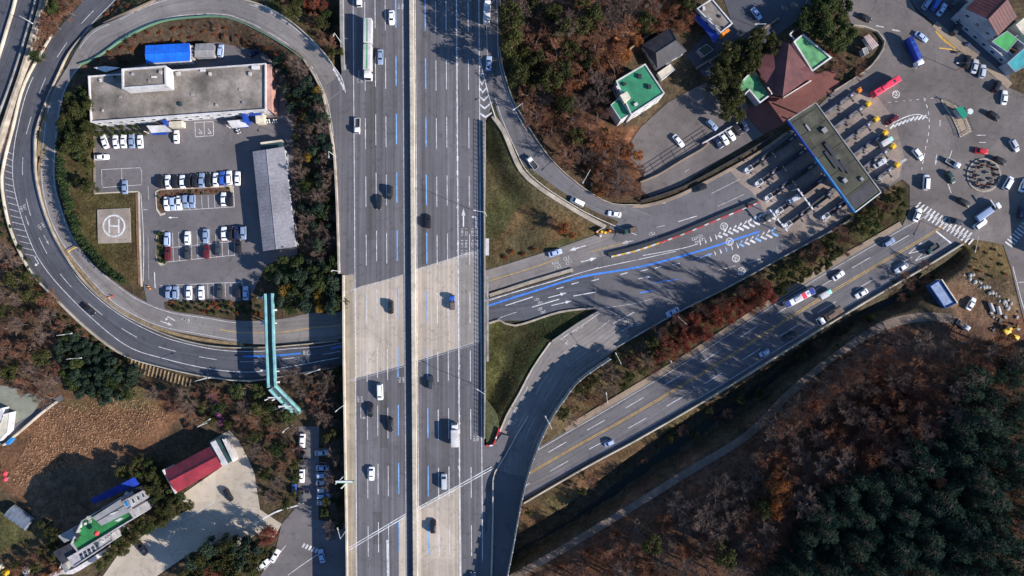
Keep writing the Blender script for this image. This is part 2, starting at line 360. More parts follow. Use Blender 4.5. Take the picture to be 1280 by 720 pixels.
for k in range(26):
    fx, fy = rs.uniform(-0.5, 0.5, 2); bump += 0.07*np.sin(GX*fx+GY*fy+rs.uniform(0, 6))
D, _ = dist_poly([(*P(x, y)[:2], 0) for x, y in STREAM], GX, GY)
ch = 1-sstep(4.2, 6.0, D)
B = B*(1-ch)-4.2*ch
RW = []
num = np.zeros_like(B); keep = np.ones_like(B); wsum = np.zeros_like(B)
for nm, r in ROADS.items():
    pts = []
    for ax, ay, bx, by, z in r['s']:
        c = (P(ax, ay, z)+P(bx, by, z))/2
        hw = (P(ax, ay, z)-P(bx, by, z)).length/2
        if 'cut' in r and (ay+by)/2 > r['cut']: continue
        pts.append((c.x, c.y, z, hw))
    if nm == 'inner_road': pts = [p for p in pts if True]
    D, V = dist_poly(pts, GX, GY)
    _, HW = dist_poly([(p[0], p[1], p[3]) for p in pts], GX, GY)
    w = 1-sstep(0, r['fall'], D-HW-0.6)
    w = np.where(D > 1e8, 0, w)
    core = np.where(D > 1e8, 0, 1-sstep(0.2, 1.0, D-HW))
    RW.append((w, V, core))
for i, (w, V, core) in enumerate(RW):
    for j, (_, _, cj) in enumerate(RW):
        if j != i: w = w*np.clip(1-cj*(core < 0.5), 0, 1)
    num += w*V; wsum += w; keep *= (1-w)
flat = np.zeros_like(B)
TZ = (B*keep+num)/np.maximum(keep+wsum, 1e-6)
# embankment stays below the highway deck
hx = (QX > 424) & (QX < 607)
TZ = np.where(hx, np.minimum(TZ, 3.6), TZ)
TZ = TZ-ZR
BUMPK = keep*(1-ch)
def in_poly(poly, X, Y):
    r = np.zeros(X.shape, bool); n = len(poly)
    for i in range(n):
        x1, y1 = poly[i]; x2, y2 = poly[(i+1) % n]
        if y1 == y2: continue
        c = ((y1 > Y) != (y2 > Y)) & (X < (x2-x1)*(Y-y1)/(y2-y1)+x1); r ^= c
    return r

# ------------------------------------------------------------------ paved areas (flat), photo pixels
PATCH = {
 'toll_road': ([(775, 282), (800, 258), (840, 247), (880, 228), (912, 211), (950, 189), (985, 166), (1010, 146), (1068, 262), (1040, 287), (975, 322), (910, 358), (850, 388), (800, 416), (772, 433), (748, 404), (745, 388), (742, 345), (716, 350), (713, 338), (738, 318), (760, 310)], 'asphalt', 0.004),
 'toll_apron': ([(912, 212), (985, 166), (1065, 113), (1095, 118), (1118, 150), (1130, 195), (1124, 222), (1070, 261), (992, 310), (975, 292), (955, 270), (950, 252), (940, 240), (925, 229)], 'toll_concrete', 0.012),
 'plaza': ([(1050, -40), (1115, -40), (1145, 14), (1168, 34), (1200, 61), (1235, 85), (1262, 110), (1290, 122), (1340, 130), (1340, 480), (1302, 480), (1276, 385), (1264, 335), (1254, 306), (1236, 302), (1215, 299), (1198, 303), (1160, 290), (1128, 282), (1137, 262), (1137, 232), (1128, 224), (1101, 240), (1068, 262), (1010, 146), (1040, 116), (1066, 101), (1090, 83), (1107, 58), (1097, 40), (1065, 31), (1055, 10)], 'asphalt_plaza', 0.008),
 'car_park': ([(118, 160), (118, 242), (174, 240), (178, 350), (184, 380), (206, 386), (205, 377), (312, 376), (322, 352), (335, 330), (372, 318), (366, 180), (368, 120), (352, 86), (330, 66), (270, 52), (180, 80), (112, 97)], 'asphalt_lot', 0.004),
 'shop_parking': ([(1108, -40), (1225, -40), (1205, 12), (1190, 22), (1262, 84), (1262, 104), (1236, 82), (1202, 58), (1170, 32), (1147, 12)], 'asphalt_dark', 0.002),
 'restaurant_yard': ([(286, 538), (298, 550), (310, 573), (318, 592), (325, 637), (352, 655), (343, 672), (320, 668), (295, 685), (240, 690), (190, 724), (118, 735), (150, 690), (200, 655), (240, 635), (222, 622), (275, 585), (262, 552)], 'beige_lot', 0.004),
 'side_street': ([(373, 533), (399, 533), (398, 650), (436, 655), (440, 770), (290, 770), (343, 694), (352, 655), (372, 632)], 'asphalt_lot', 0.008),
 'works_yard': ([(1194, 386), (1210, 368), (1235, 380), (1262, 408), (1300, 430), (1300, 450), (1240, 425), (1192, 404)], 'soil', 0.004),
 'lower_yard': ([(-30, 480), (5, 482), (30, 488), (52, 500), (40, 518), (0, 540), (-30, 555)], 'yard_concrete', 0.006),
 'house_yard': ([(780, 190), (800, 160), (835, 128), (872, 108), (905, 92), (930, 118), (938, 146), (955, 168), (900, 200), (850, 232), (812, 246), (800, 236), (806, 215)], 'asphalt_plaza', 0.006),
 'house_lane': ([(890, -40), (1050, -40), (1050, 6), (1000, 24), (955, 55), (905, 92), (880, 96), (858, 70), (880, 45), (916, 32), (905, 0)], 'asphalt_dark', 0.003),
 'terrace': ([(928, 142), (938, 133), (978, 121), (1020, 92), (1045, 85), (1050, 107), (1015, 131), (985, 153), (953, 168)], 'red_paving', 0.010),
}
for nm, (poly, mt, off) in PATCH.items():
    m = in_poly(poly, QX, QY)
    # grow by two cells so that the sheet stays flat under the edge
    g = m.copy()
    for _ in range(2):
        h = g.copy(); h[1:] |= g[:-1]; h[:-1] |= g[1:]; h[:, 1:] |= g[:, :-1]; h[:, :-1] |= g[:, 1:]; g = h
    soft = ((wsum < 0.5) | m) & g
    TZ = np.where(soft & (wsum < 0.98), -ZR, TZ); BUMPK = np.where(g, 0, BUMPK)
TZ = TZ+bump*np.clip(BUMPK, 0, 1)

def tz(x, y):
    fx = min(max((x-X0)/GS, 0), NX-1.001); fy = min(max((y-Y0)/GS, 0), NY-1.001)
    i, j = int(fx), int(fy); a, b = fx-i, fy-j
    return float(TZ[j, i]*(1-a)*(1-b)+TZ[j, i+1]*a*(1-b)+TZ[j+1, i]*(1-a)*b+TZ[j+1, i+1]*a*b)
DZ = 6.5                                        # highway deck level
def hw_x(x0, py): return x0+py*0.0065
def on_deck(px, py): return hw_x(428, py) < px < hw_x(603.5, py) or (412 < px < 432 and 100 < py < 342) or (570 < px < 626 and py < 110)
def G(px, py, lift=0.0):
    z = 0.0
    for _ in range(3):
        p = P(px, py, z); z = tz(p.x, p.y)
    return P(px, py, z+lift)
def surf(px, py, lift=0.0):
    if on_deck(px, py): return P(px, py, DZ+lift)
    return G(px, py, ZR+lift)

s_ = ROADS['slip_road']['s']; s_[:, 4] += 0.15*np.clip(s_[:, 4], 0, 1)      # the ramp slab lies proud of the soil
# ------------------------------------------------------------------ ground sheet with soil / grass / litter colours
base = np.empty((NY, NX, 3)); base[:] = (0.095, 0.070, 0.042)
nz = np.zeros((NY, NX))
for k in range(30):
    fx, fy = rs.uniform(-0.28, 0.28, 2); nz += np.sin(GX*fx+GY*fy+rs.uniform(0, 6))
nz = nz/5.0
ZONES = [
 ([(560, 130), (640, 130), (700, 235), (765, 285), (720, 320), (560, 345)], (0.078, 0.080, 0.034), (0.12, 0.092, 0.05)),
 ([(660, 255), (740, 270), (750, 290), (690, 305), (620, 330), (610, 312)], (0.20, 0.12, 0.055), (0.10, 0.085, 0.045)),
 ([(560, 405), (740, 380), (735, 400), (622, 560), (560, 570)], (0.038, 0.048, 0.019), (0.070, 0.062, 0.028)),
 ([(610, 395), (630, 405), (625, 560), (605, 560)], (0.12, 0.115, 0.04), (0.09, 0.09, 0.035)),
 ([(70, 150), (122, 160), (122, 240), (176, 240), (176, 360), (150, 360), (95, 310), (78, 240)], (0.105, 0.078, 0.036), (0.085, 0.078, 0.03)),
 ([(100, 60), (330, 15), (410, 90), (420, 180), (340, 90), (200, 60), (110, 100)], (0.125, 0.082, 0.055), (0.085, 0.06, 0.04)),
 ([(215, -20), (330, -20), (430, 20), (430, 95), (400, 60), (330, 5)], (0.075, 0.085, 0.03), (0.10, 0.07, 0.04)),
 ([(-60, 280), (15, 295), (60, 365), (165, 450), (200, 470), (75, 505), (-60, 485)], (0.155, 0.085, 0.052), (0.10, 0.07, 0.04)),
 ([(60, 495), (180, 478), (245, 515), (200, 545), (160, 600), (30, 625), (-20, 610), (-20, 575)], (0.225, 0.115, 0.062), (0.165, 0.088, 0.05)),
 ([(80, 500), (170, 482), (235, 508), (150, 515), (90, 512)], (0.20, 0.095, 0.045), (0.13, 0.10, 0.05)),
 ([(20, 600), (150, 570), (185, 600), (120, 680), (40, 670)], (0.20, 0.12, 0.075), (0.14, 0.095, 0.06)),
 ([(-60, 640), (45, 655), (90, 700), (60, 740), (-60, 740)], (0.17, 0.105, 0.06), (0.10, 0.085, 0.04)),
 ([(-60, 635), (8, 640), (30, 670), (0, 690), (-60, 700)], (0.07, 0.085, 0.03), (0.10, 0.095, 0.04)),
 ([(770, 440), (1070, 265), (1132, 228), (1134, 284), (960, 385), (700, 545), (690, 500)], (0.125, 0.085, 0.045), (0.085, 0.072, 0.036)),
 ([(1000, 320), (1130, 232), (1134, 284), (1040, 335)], (0.085, 0.078, 0.034), (0.06, 0.055, 0.028)),
 ([(1100, 350), (1205, 302), (1262, 335), (1285, 400), (1210, 372), (1160, 340)], (0.20, 0.135, 0.08), (0.13, 0.09, 0.055)),
 ([(1195, 300), (1256, 306), (1270, 350), (1215, 335)], (0.24, 0.16, 0.07), (0.17, 0.12, 0.055)),
 ([(1170, 360), (1215, 355), (1300, 415), (1300, 470), (1190, 415)], (0.25, 0.15, 0.09), (0.18, 0.11, 0.07)),
 ([(640, 640), (780, 560), (1110, 350), (1120, 370), (900, 515), (720, 620), (640, 680)], (0.165, 0.095, 0.052), (0.11, 0.088, 0.04)),
 ([(632, 0), (790, -10), (870, 0), (770, 95), (755, 160), (795, 185), (800, 245), (720, 230), (660, 160)], (0.13, 0.066, 0.038), (0.085, 0.055, 0.034)),
 ([(770, 30), (810, 28), (800, 60), (785, 75), (768, 60)], (0.34, 0.13, 0.05), (0.22, 0.10, 0.05)),
 ([(740, 150), (790, 160), (850, 145), (800, 248), (750, 240), (740, 200)], (0.24, 0.11, 0.055), (0.15, 0.08, 0.05)),
 ([(850, 130), (905, 150), (930, 170), (800, 222), (780, 195)], (0.22, 0.115, 0.07), (0.17, 0.12, 0.09)),
 ([(620, 720), (1000, 490), (1110, 405), (1300, 400), (1400, 500), (1400, 800), (600, 800)], (0.185, 0.092, 0.055), (0.12, 0.072, 0.05)),
 ([(1035, 430), (1110, 415), (1140, 450), (1060, 500), (1000, 520)], (0.21, 0.095, 0.055), (0.12, 0.07, 0.05)),
]
for poly, c1, c2 in ZONES:
    m = in_poly(poly, QX+3*np.sin(GY*0.31+1)+2.5*np.sin(GX*0.47), QY+3*np.sin(GX*0.29+2)+2.5*np.sin(GY*0.53))
    t = np.clip(0.5+0.5*nz, 0, 1)[..., None]
    c = np.array(c1)*(1-t)+np.array(c2)*t
    base[m] = c[m]
D, _ = dist_poly([(*P(x, y)[:2], 0) for x, y in STREAM], GX, GY)
m = D < 4.6; base[m] = (0.075, 0.062, 0.04)
def blur(a):
    b = a.copy(); b[1:-1, 1:-1] = (a[1:-1, 1:-1]*2+a[:-2, 1:-1]+a[2:, 1:-1]+a[1:-1, :-2]+a[1:-1, 2:])/6; return b
base = blur(blur(base))
me = bpy.data.meshes.new('ground')
vs = np.empty((NX*NY, 3), np.float32); vs[:, 0] = GX.ravel(); vs[:, 1] = GY.ravel(); vs[:, 2] = TZ.ravel()
ii, jj = np.meshgrid(np.arange(NX-1), np.arange(NY-1)); a = (jj*NX+ii).ravel()
q = np.stack([a, a+1, a+NX+1, a+NX], 1).astype(np.int32)
me.vertices.add(len(vs)); me.vertices.foreach_set('co', vs.ravel())
me.loops.add(q.size); me.loops.foreach_set('vertex_index', q.ravel())
me.polygons.add(len(q)); me.polygons.foreach_set('loop_start', np.arange(0, q.size, 4, dtype=np.int32)); me.polygons.foreach_set('loop_total', np.full(len(q), 4, np.int32))
me.update(); me.validate()
at = me.attributes.new('soil_kind', 'FLOAT_COLOR', 'POINT')
cc = np.ones((NX*NY, 4), np.float32); cc[:, :3] = base.reshape(-1, 3); at.data.foreach_set('color', cc.ravel())
me.polygons.foreach_set('use_smooth', np.ones(len(q), bool))
gm = bpy.data.materials.new('ground'); gm.use_nodes = True
t = gm.node_tree; b = t.nodes['Principled BSDF']; b.inputs['Roughness'].default_value = 0.95; b.inputs['Specular IOR Level'].default_value = 0.1
an = t.nodes.new('ShaderNodeAttribute'); an.attribute_name = 'soil_kind'
tc = t.nodes.new('ShaderNodeTexCoord')
def gnoise(sc, lo, hi, det=6, a=0.3, bb=0.7):
    n = t.nodes.new('ShaderNodeTexNoise'); n.inputs['Scale'].default_value = sc; n.inputs['Detail'].default_value = det; n.inputs['Roughness'].default_value = 0.65
    t.links.new(tc.outputs['Object'], n.inputs['Vector'])
    r = t.nodes.new('ShaderNodeMapRange'); r.inputs['From Min'].default_value = a; r.inputs['From Max'].default_value = bb
    r.inputs['To Min'].default_value = lo; r.inputs['To Max'].default_value = hi; t.links.new(n.outputs['Fac'], r.inputs['Value']); return r.outputs['Result'], n
f1, n1 = gnoise(0.12, 0.5, 1.15); f2, n2 = gnoise(1.1, 0.55, 1.45, 8); f3, n3 = gnoise(0.45, 0.6, 1.2)
def mth(op, x, y):
    q_ = t.nodes.new('ShaderNodeMath'); q_.operation = op; t.links.new(x, q_.inputs[0]); t.links.new(y, q_.inputs[1]); return q_.outputs[0]
ff = mth('MULTIPLY', mth('MULTIPLY', f1, f2), f3)
mx = t.nodes.new('ShaderNodeMix'); mx.data_type = 'RGBA'; mx.blend_type = 'MULTIPLY'; mx.inputs['Factor'].default_value = 1
t.links.new(an.outputs['Color'], mx.inputs['A']); t.links.new(ff, mx.inputs['B'])
t.links.new(mx.outputs['Result'], b.inputs['Base Color'])
bp = t.nodes.new('ShaderNodeBump'); bp.inputs['Strength'].default_value = 0.8; bp.inputs['Distance'].default_value = 0.35
t.links.new(n2.outputs['Fac'], bp.inputs['Height']); t.links.new(bp.outputs['Normal'], b.inputs['Normal'])
me.materials.append(gm)
structure(link('ground', me))
# far ground around the modelled sheet
mb = MB()
for x0, x1, y0, y1 in ((-900, X0+.5, -900, 900), (X1-.5, 900, -900, 900), (X0, X1, -900, Y0+.5), (X0, X1, Y1-.5, 900)):
    mb.add([(x0, y0, -1.2), (x1, y0, -1.2), (x1, y1, -1.2), (x0, y1, -1.2)], [(0, 1, 2, 3)])
structure(mb.build('terrain', mat('far_soil', (0.09, 0.075, 0.045), 0.95, 0.3, 0.02)))
# stream water
mb = MB(); sw = catmull([(*p, 0) for p in STREAM], 6); k_ = 0
for i in range(len(sw)):
    a = P(*sw[max(i-1, 0)][:2], -4.15); b = P(*sw[min(i+1, len(sw)-1)][:2], -4.15); c = P(*sw[i][:2], -4.15); d = (b-a).normalized(); n = Vector((-d.y, d.x, 0))*(1.3+.35*math.sin(i*.9)); mb.v += [tuple(c-n), tuple(c+n)]
mb.f = [(2*i, 2*i+2, 2*i+3, 2*i+1) for i in range(len(sw)-1)]; mb.m = [0]*len(mb.f)
structure(mb.build('stream_water', M['water']))

# ------------------------------------------------------------------ paving
def ribbon(name, s, m, lift=0.0, nx=6):
    mb = MB(); uv = []; u = 0; prev = None; n = len(s)
    for ax, ay, bx, by, z in s:
        A, Bq = P(ax, ay, z), P(bx, by, z); c = (A+Bq)/2
        if prev is not None: u += (c-prev).length
        prev = c; w = (A-Bq).length
        for k in range(nx+1):
            p = A.lerp(Bq, k/nx); mb.v.append((p.x, p.y, z+lift)); uv.append((u, w*k/nx))
    for i in range(n-1):
        for k in range(nx):
            a = i*(nx+1)+k; mb.f.append((a, a+1, a+nx+2, a+nx+1)); mb.m.append(0)
    v = mb.v; f = mb.f[0]
    a, b, c = Vector(v[f[0]]), Vector(v[f[1]]), Vector(v[f[2]])
    if (b-a).cross(c-a).z < 0: mb.f = [g[::-1] for g in mb.f]
    mb.uv = uv
    return structure(mb.build(name, m))
RO = {}
for k, (nm, lift) in enumerate((('expressway', 0), ('lane', 0), ('outer_road', 0.0), ('inner_road', 0.014), ('national_road', 0.0), ('loop_ramp', 0.016), ('path', 0), ('slip_road', 0.008))):
    r = ROADS[nm]; s = r['s']
    if nm == 'slip_road': s = s[[(q[1]+q[3])/2 < 592 for q in s]]
    RO[nm] = ribbon(nm, s, M[r['mat']], lift)
def patch(nm, poly, m, off, step=9):
    n = len(poly); bnd = []
    for i in range(n):
        a = poly[i]; b = poly[(i+1) % n]; k = max(1, int(math.dist(a, b)/step))
        bnd += [(a[0]+(b[0]-a[0])*j/k, a[1]+(b[1]-a[1])*j/k) for j in range(k)]
    nb = len(bnd); pts = list(bnd)
    xs = [p[0] for p in poly]; ys = [p[1] for p in poly]
    X, Y = np.meshgrid(np.arange(min(xs)+4, max(xs), step), np.arange(min(ys)+4, max(ys), step))
    inn = in_poly(poly, X, Y)
    pts += [(float(x), float(y)) for x, y in zip(X[inn], Y[inn])]
    vo, _, fo, *_ = delaunay_2d_cdt([Vector(p) for p in pts], [(i, (i+1) % nb) for i in range(nb)], [list(range(nb))], 1, 0.01)
    mb = MB()
    vv = [G(p.x, p.y, ZR+off) for p in vo]
    fs = []
    for f in fo:
        a, b, c = (vv[f[0]], vv[f[1]], vv[f[2]])
        fs.append(tuple(f) if (b-a).cross(c-a).z > 0 else tuple(reversed(f)))
    mb.add(vv, fs)
    return structure(mb.build(nm, m))
for nm, (poly, mt, off) in PATCH.items():
    if nm == 'works_yard': continue
    RO[nm] = patch(nm, poly, M[mt], off)
# sidewalk along the national road (raised kerb strip)
def strip_solid(nm, pts, w, h, m, step=8, side=0.0):
    s = catmull(pts, step); mb = MB(); L = []
    for i, p in enumerate(s):
        a = s[max(i-1, 0)]; b = s[min(i+1, len(s)-1)]
        d = Vector((b[0]-a[0], -(b[1]-a[1]), 0)).normalized(); n = Vector((-d.y, d.x, 0))
        c = surf(p[0], p[1])+n*side
        L.append((c-n*w/2, c+n*w/2))
    for (a, b), (c, d) in zip(L[:-1], L[1:]):
        up = Vector((0, 0, h)); dn = Vector((0, 0, -0.5))
        mb.add([a+dn, c+dn, d+dn, b+dn, a+up, c+up, d+up, b+up], [(4, 5, 6, 7), (0, 1, 5, 4), (2, 3, 7, 6), (1, 2, 6, 5), (3, 0, 4, 7)])
    return mb.build(nm, m)
structure(strip_solid('sidewalk', [(706, 537), (770, 499), (838, 458), (870, 438), (960, 379), (1040, 330), (1126, 280)], 1.9, 0.13, M['sidewalk']))
structure(strip_solid('pavement', [(1168, 30), (1200, 58), (1235, 83), (1262, 108)], 2.6, 0.13, M['sidewalk']))

# ------------------------------------------------------------------ the elevated highway
def deckpoly(pts, z0, z1, mi, mb, top=True, bottom=True):
    mb.prism([P(x, y, z1)[:2] for x, y in pts], z0, z1, mi, top=top, bottom=bottom)
LEFT = [(427, -40), (427, 93), (409, 106), (414, 150), (418, 190), (421, 240), (424, 342), (429.5, 344), (430.5, 480), (433, 680), (434.5, 770)]
RIGHT = [(608, 770), (607, 680), (606, 590), (605, 560), (606.5, 330), (606, 152), (624, 110), (624, -40)]
dk = MB()
deckpoly(LEFT+RIGHT, DZ-1.3, DZ, 0, dk)
deck = structure(dk.build('highway_road', [M['deck_asphalt']]))
# slip-road deck over the national road
sd = ROADS['slip_road']['s']; sd = sd[[(q[1]+q[3])/2 >= 586 for q in sd]]
mb = MB()
for a, b in zip(sd[:-1], sd[1:]):
    A0, B0, A1, B1 = P(a[0], a[1], a[4]), P(a[2], a[3], a[4]), P(b[0], b[1], b[4]), P(b[2], b[3], b[4]); dn = Vector((0, 0, -1.2))
    mb.add([A0, A1, B1, B0, A0+dn, A1+dn, B1+dn, B0+dn], [(0, 1, 2, 3), (7, 6, 5, 4), (0, 4, 5, 1), (2, 6, 7, 3)])
structure(mb.build('ramp_road', M['asphalt']))
mb = MB(); mb.prism([P(x, y, 6.2)[:2] for x, y in ((604.5, 556), (612, 558), (620, 552), (627, 543), (636, 545), (624, 580), (616, 620), (610, 680), (604.5, 680))], 1.5, 6.32, 0); structure(mb.build('gore_road', M['asphalt']))
# concrete spans
sp = MB()
for poly in ([(431.5, 365.5), (452, 357.5), (504, 344), (505, 455.5), (433.5, 475.5)], [(519, 337.5), (599.2, 312.5), (600.5, 425.5), (520, 450.5)],
             [(520.8, 636.5), (575.5, 606.5), (578, 770), (522, 770)], [(498.3, 650), (506.6, 644), (507.2, 770), (498.8, 770)]):
    sp.prism([P(x, y, DZ)[:2] for x, y in poly], DZ-0.5, DZ+0.006, 0)
sp.build('concrete_span', [M['deck_concrete']], deck)
sp = MB()
sp.prism([P(x, y, DZ)[:2] for x, y in ((571.5, 321.5), (599, 313), (600.3, 425.3), (573, 434))], DZ-0.5, DZ+0.010, 0)
sp.prism([P(x, y, DZ)[:2] for x, y in ((430.3, 345), (441.5, 342), (444.5, 472), (431.8, 474))], DZ-0.5, DZ+0.010, 0)
sp.build('worn_span', [pave('worn_span', (0.25, 0.225, 0.205), 0.2, 0.15, coord='OBJ')], deck)
sp = MB()
for y0, y1, a, b in ((60, 300, 456, 468.5), (230, 330, 524, 531), (520, 600, 549, 557), (490, 560, 472, 481.5), (640, 680, 462, 473)):
    sp.prism([P(x, y, DZ)[:2] for x, y in ((hw_x(a, y0), y0), (hw_x(b, y0), y0), (hw_x(b, y1), y1), (hw_x(a, y1), y1))], DZ-0.5, DZ+0.003, 0)
sp.build('resurfaced_strip', [pave('resurfaced', (0.092, 0.086, 0.088), 0.25, 0.12, coord='OBJ')], deck)
# piers and retaining walls
def wallpoly(name, label, pts, z0, z1, w, m, cat='retaining wall', step=12):
    mb = MB(); s = catmull([(*p, 0) for p in pts], step)
    for a, b in zip(s[:-1], s[1:]):
        A, C = P(a[0], a[1], z1), P(b[0], b[1], z1); d = (C-A).normalized(); n = Vector((-d.y, d.x, 0))*w/2
        mb.add([(q.x, q.y, zz) for zz in (z0, z1) for q in (A-n, C-n, C+n, A+n)], [(4, 5, 6, 7), (0, 1, 5, 4), (2, 3, 7, 6), (1, 2, 6, 5), (3, 0, 4, 7)])
    return tag(mb.build(name, m), label, cat)
wallpoly('retaining_wall', 'concrete wall carrying the highway edge above the tree belt', [(428, -30), (428.5, 92), (413, 106), (420, 190), (425.5, 340), (431, 385)], -1, DZ-1.32, 0.5, M['concrete_grey'])
wallpoly('retaining_wall', 'concrete wall carrying the highway beside the large grass wedge', [(606, 152), (605, 260), (605, 330)], -1, DZ-1.32, 0.5, M['concrete_grey'])
wallpoly('retaining_wall', 'concrete wall carrying the highway beside the dark green grass gore', [(605, 410), (605, 480), (605, 590)], -1, DZ-1.32, 0.5, M['concrete_grey'])
wallpoly('retaining_wall', 'concrete wall under the highway above the bare roadside trees', [(431.5, 470), (432.5, 560), (434, 655)], -1, DZ-1.32, 0.5, M['concrete_grey'])
for yy, lab in ((369, 'concrete pier wall under the highway on the inner road side'), (429, 'concrete pier wall under the highway beside the outer road')):
    pr = MB(); pr.box((*P(512, yy+6, 2.5)[:2], 2.0), (44, 1.1, 6.3), rz=R(15)); tag(pr.build('bridge_pier', M['concrete_grey']), lab, 'bridge pier')

# parapets and median
def barrier(name, label, pts, h, w, m, zf=None, top=0.6, cat='barrier', step=10, close=False, z_lift=0.0):
    s = catmull([(*p, 0) for p in pts], step); mb = MB(); rows = []
    for i, p in enumerate(s):
        a = s[max(i-1, 0)]; b = s[min(i+1, len(s)-1)]
        d = Vector((b[0]-a[0], -(b[1]-a[1]), 0)).normalized(); n = Vector((-d.y, d.x, 0))
        z = (surf(p[0], p[1]).z if zf is None else (zf(p[0], p[1]) if callable(zf) else zf))+z_lift
        c = P(p[0], p[1], z)
        dn = Vector((0, 0, -0.35)); up = Vector((0, 0, h)); mid = Vector((0, 0, h*0.35))
        rows.append([c-n*w/2+dn, c-n*w/2+mid*0.5, c-n*w*top/2+mid*1.4, c-n*w*top/2+up, c+n*w*top/2+up, c+n*w*top/2+mid*1.4, c+n*w/2+mid*0.5, c+n*w/2+dn])
    k = len(rows[0])
    for r in rows: mb.v.extend([tuple(q) for q in r])
    for i in range(len(rows)-1):
        for j in range(k-1): mb.f.append((i*k+j+1, i*k+j, (i+1)*k+j, (i+1)*k+j+1)); mb.m.append(0)
    mb.f += [tuple(range(k)), tuple((len(rows)-1)*k+j for j in range(k-1, -1, -1))]; mb.m += [0, 0]
    mb.f = [g[::-1] for g in mb.f]
    if name is None: return mb
    o = mb.build(name, m)
    return tag(o, label, cat)
med = root('median_barrier', 'long beige concrete median barrier between the two carriageways', 'barrier', P(514, 360, DZ))
med['_w'] = 1
barrier(None, '', [(hw_x(514.8, y), y) for y in range(-40, 790, 40)], 1.2, 1.5, None, DZ, 0.86).build('barrier_wall', M['concrete_pale'], med)
mb = MB()
for y in range(-30, 770, 7):
    mb.box((*P(hw_x(512.6, y), y, DZ+1.1)[:2], DZ+1.25), (0.08, 0.08, 0.4))
mb.build('reflector_post', M['dark_metal'], med)['kind'] = 'stuff'
lp = root('edge_parapet', 'beige concrete parapet along the left edge of the highway', 'barrier', P(430, 500, DZ)); lp['_w'] = 1
barrier(None, '', [(429.7, 344), (430, 420), (431, 500), (432.5, 600), (433.8, 680), (434.8, 780)], 1.0, 0.7, None, DZ, 0.7).build('barrier_wall', M['concrete_pale'], lp)
mb = MB()
mb.prism([P(x, y, DZ)[:2] for x, y in [(430.5, 344), (431.2, 420), (432.2, 500), (433.6, 600), (435, 680), (436, 780), (446.2, 780), (445, 600), (444, 480), (442.5, 344)]], DZ-0.4, DZ+0.012, 0)
mb.build('shoulder', pave('shoulder', (0.30, 0.25, 0.185), 0.2, 0.18, coord='OBJ'), lp)
barrier('ramp_parapet', 'pinkish concrete parapet where the inner ramp joins the highway', [(403, 112), (410, 145), (415, 172), (418, 192), (420.5, 230), (422.5, 280), (424.2, 342)], 1.0, 0.7, M['concrete'], DZ, 0.7)
barrier('edge_parapet', 'grey concrete parapet at the highway edge above the red maple', [(427.5, -40), (427.5, 20), (428.2, 60), (429.6, 88)], 0.9, 1.3, M['concrete_grey'], DZ, 0.8)
rp = root('noise_barrier', 'dark railed barrier along the right edge of the highway', 'barrier', P(606, 350, DZ)); rp['_w'] = 1
barrier(None, '', [(604.2, 152), (605.2, 260), (605.6, 360), (605.8, 470), (605.5, 548)], 1.1, 0.5, None, DZ, 0.6).build('barrier_wall', M['concrete_grey'], rp)
mb = MB(); y = 153
while y < 548:
    mb.box((*P(604.9, y, DZ+1.4)[:2], DZ+1.5), (0.14, 0.14, 0.9)); y += 5.5
mb.build('railing_post', M['dark_metal'], rp)['kind'] = 'stuff'
mb = MB()
for z in (1.45, 1.9):
    mb.tube(P(604.4, 153, DZ+z), P(605.6, 360, DZ+z), 0.05); mb.tube(P(605.6, 360, DZ+z), P(605.5, 548, DZ+z), 0.05)
mb.build('rail', M['dark_metal'], rp)
mb = MB(); mb.prism([P(x, y, DZ+.3)[:2] for x, y in ((606.8, 298), (611, 298), (611, 319), (606.8, 319))], DZ-0.8, DZ+0.2, 0)
tag(mb.build('bridge_ledge', M['white_wall']), 'small pale concrete ledge stuck out beside the dark railed barrier', 'ledge')
mb = MB(); mb.prism([P(x, y, DZ+.3)[:2] for x, y in ((608, 345), (610.6, 345), (610.8, 452), (608.2, 452))], DZ-0.9, DZ+0.1, 0)
tag(mb.build('bridge_ledge', M['concrete_grey']), 'long grey concrete edge beam over the toll road underpass', 'ledge')
barrier('gore_barrier', 'pale concrete barrier between highway lanes and shaded ramp', [(660, 520), (647, 541), (632, 568), (619, 589), (616.5, 600), (616.3, 640), (615, 700), (612.5, 770)], 1.0, 0.6, M['concrete_pale'], lambda x, y: min(6.6, max(3.0, 3.1+(y-516)*0.037)), 0.6)
# tall screen on the right of the slip road
def screen(label, pts, zf, h, m):
    r = root('noise_wall', label, 'noise wall', P(*pts[len(pts)//2], 3)); r['_w'] = 1
    s = catmull([(*p, 0) for p in pts], 7); wl = MB(); ps = MB()
    for i, (a, b) in enumerate(zip(s[:-1], s[1:])):
        za, zb = zf(a[0], a[1]), zf(b[0], b[1]); A, C = P(a[0], a[1], za), P(b[0], b[1], zb); d = C-A; d.z = 0; d.normalize(); n = Vector((-d.y, d.x, 0))*0.09
        up = Vector((0, 0, h*(0.93+0.07*(i % 2)))); dn = Vector((0, 0, -2.5))
        wl.add([A-n+dn, C-n+dn, C+n+dn, A+n+dn, A-n+up, C-n+up, C+n+up, A+n+up], [(4, 5, 6, 7), (0, 1, 5, 4), (2, 3, 7, 6), (1, 2, 6, 5), (3, 0, 4, 7)])
        if i % 2 == 0: ps.box((A.x, A.y, za+h/2), (0.28, 0.28, h+0.25))
    wl.build('wall_panel', m, r); ps.build('post', M['pale_metal'], r)['kind'] = 'stuff'
    return r
def slip_z(x, y): return float(np.interp(y, [440, 472, 497, 516, 540, 567, 592, 625], [0.3, 1.2, 2.1, 3.0, 3.9, 4.8, 5.7, 6.45]))
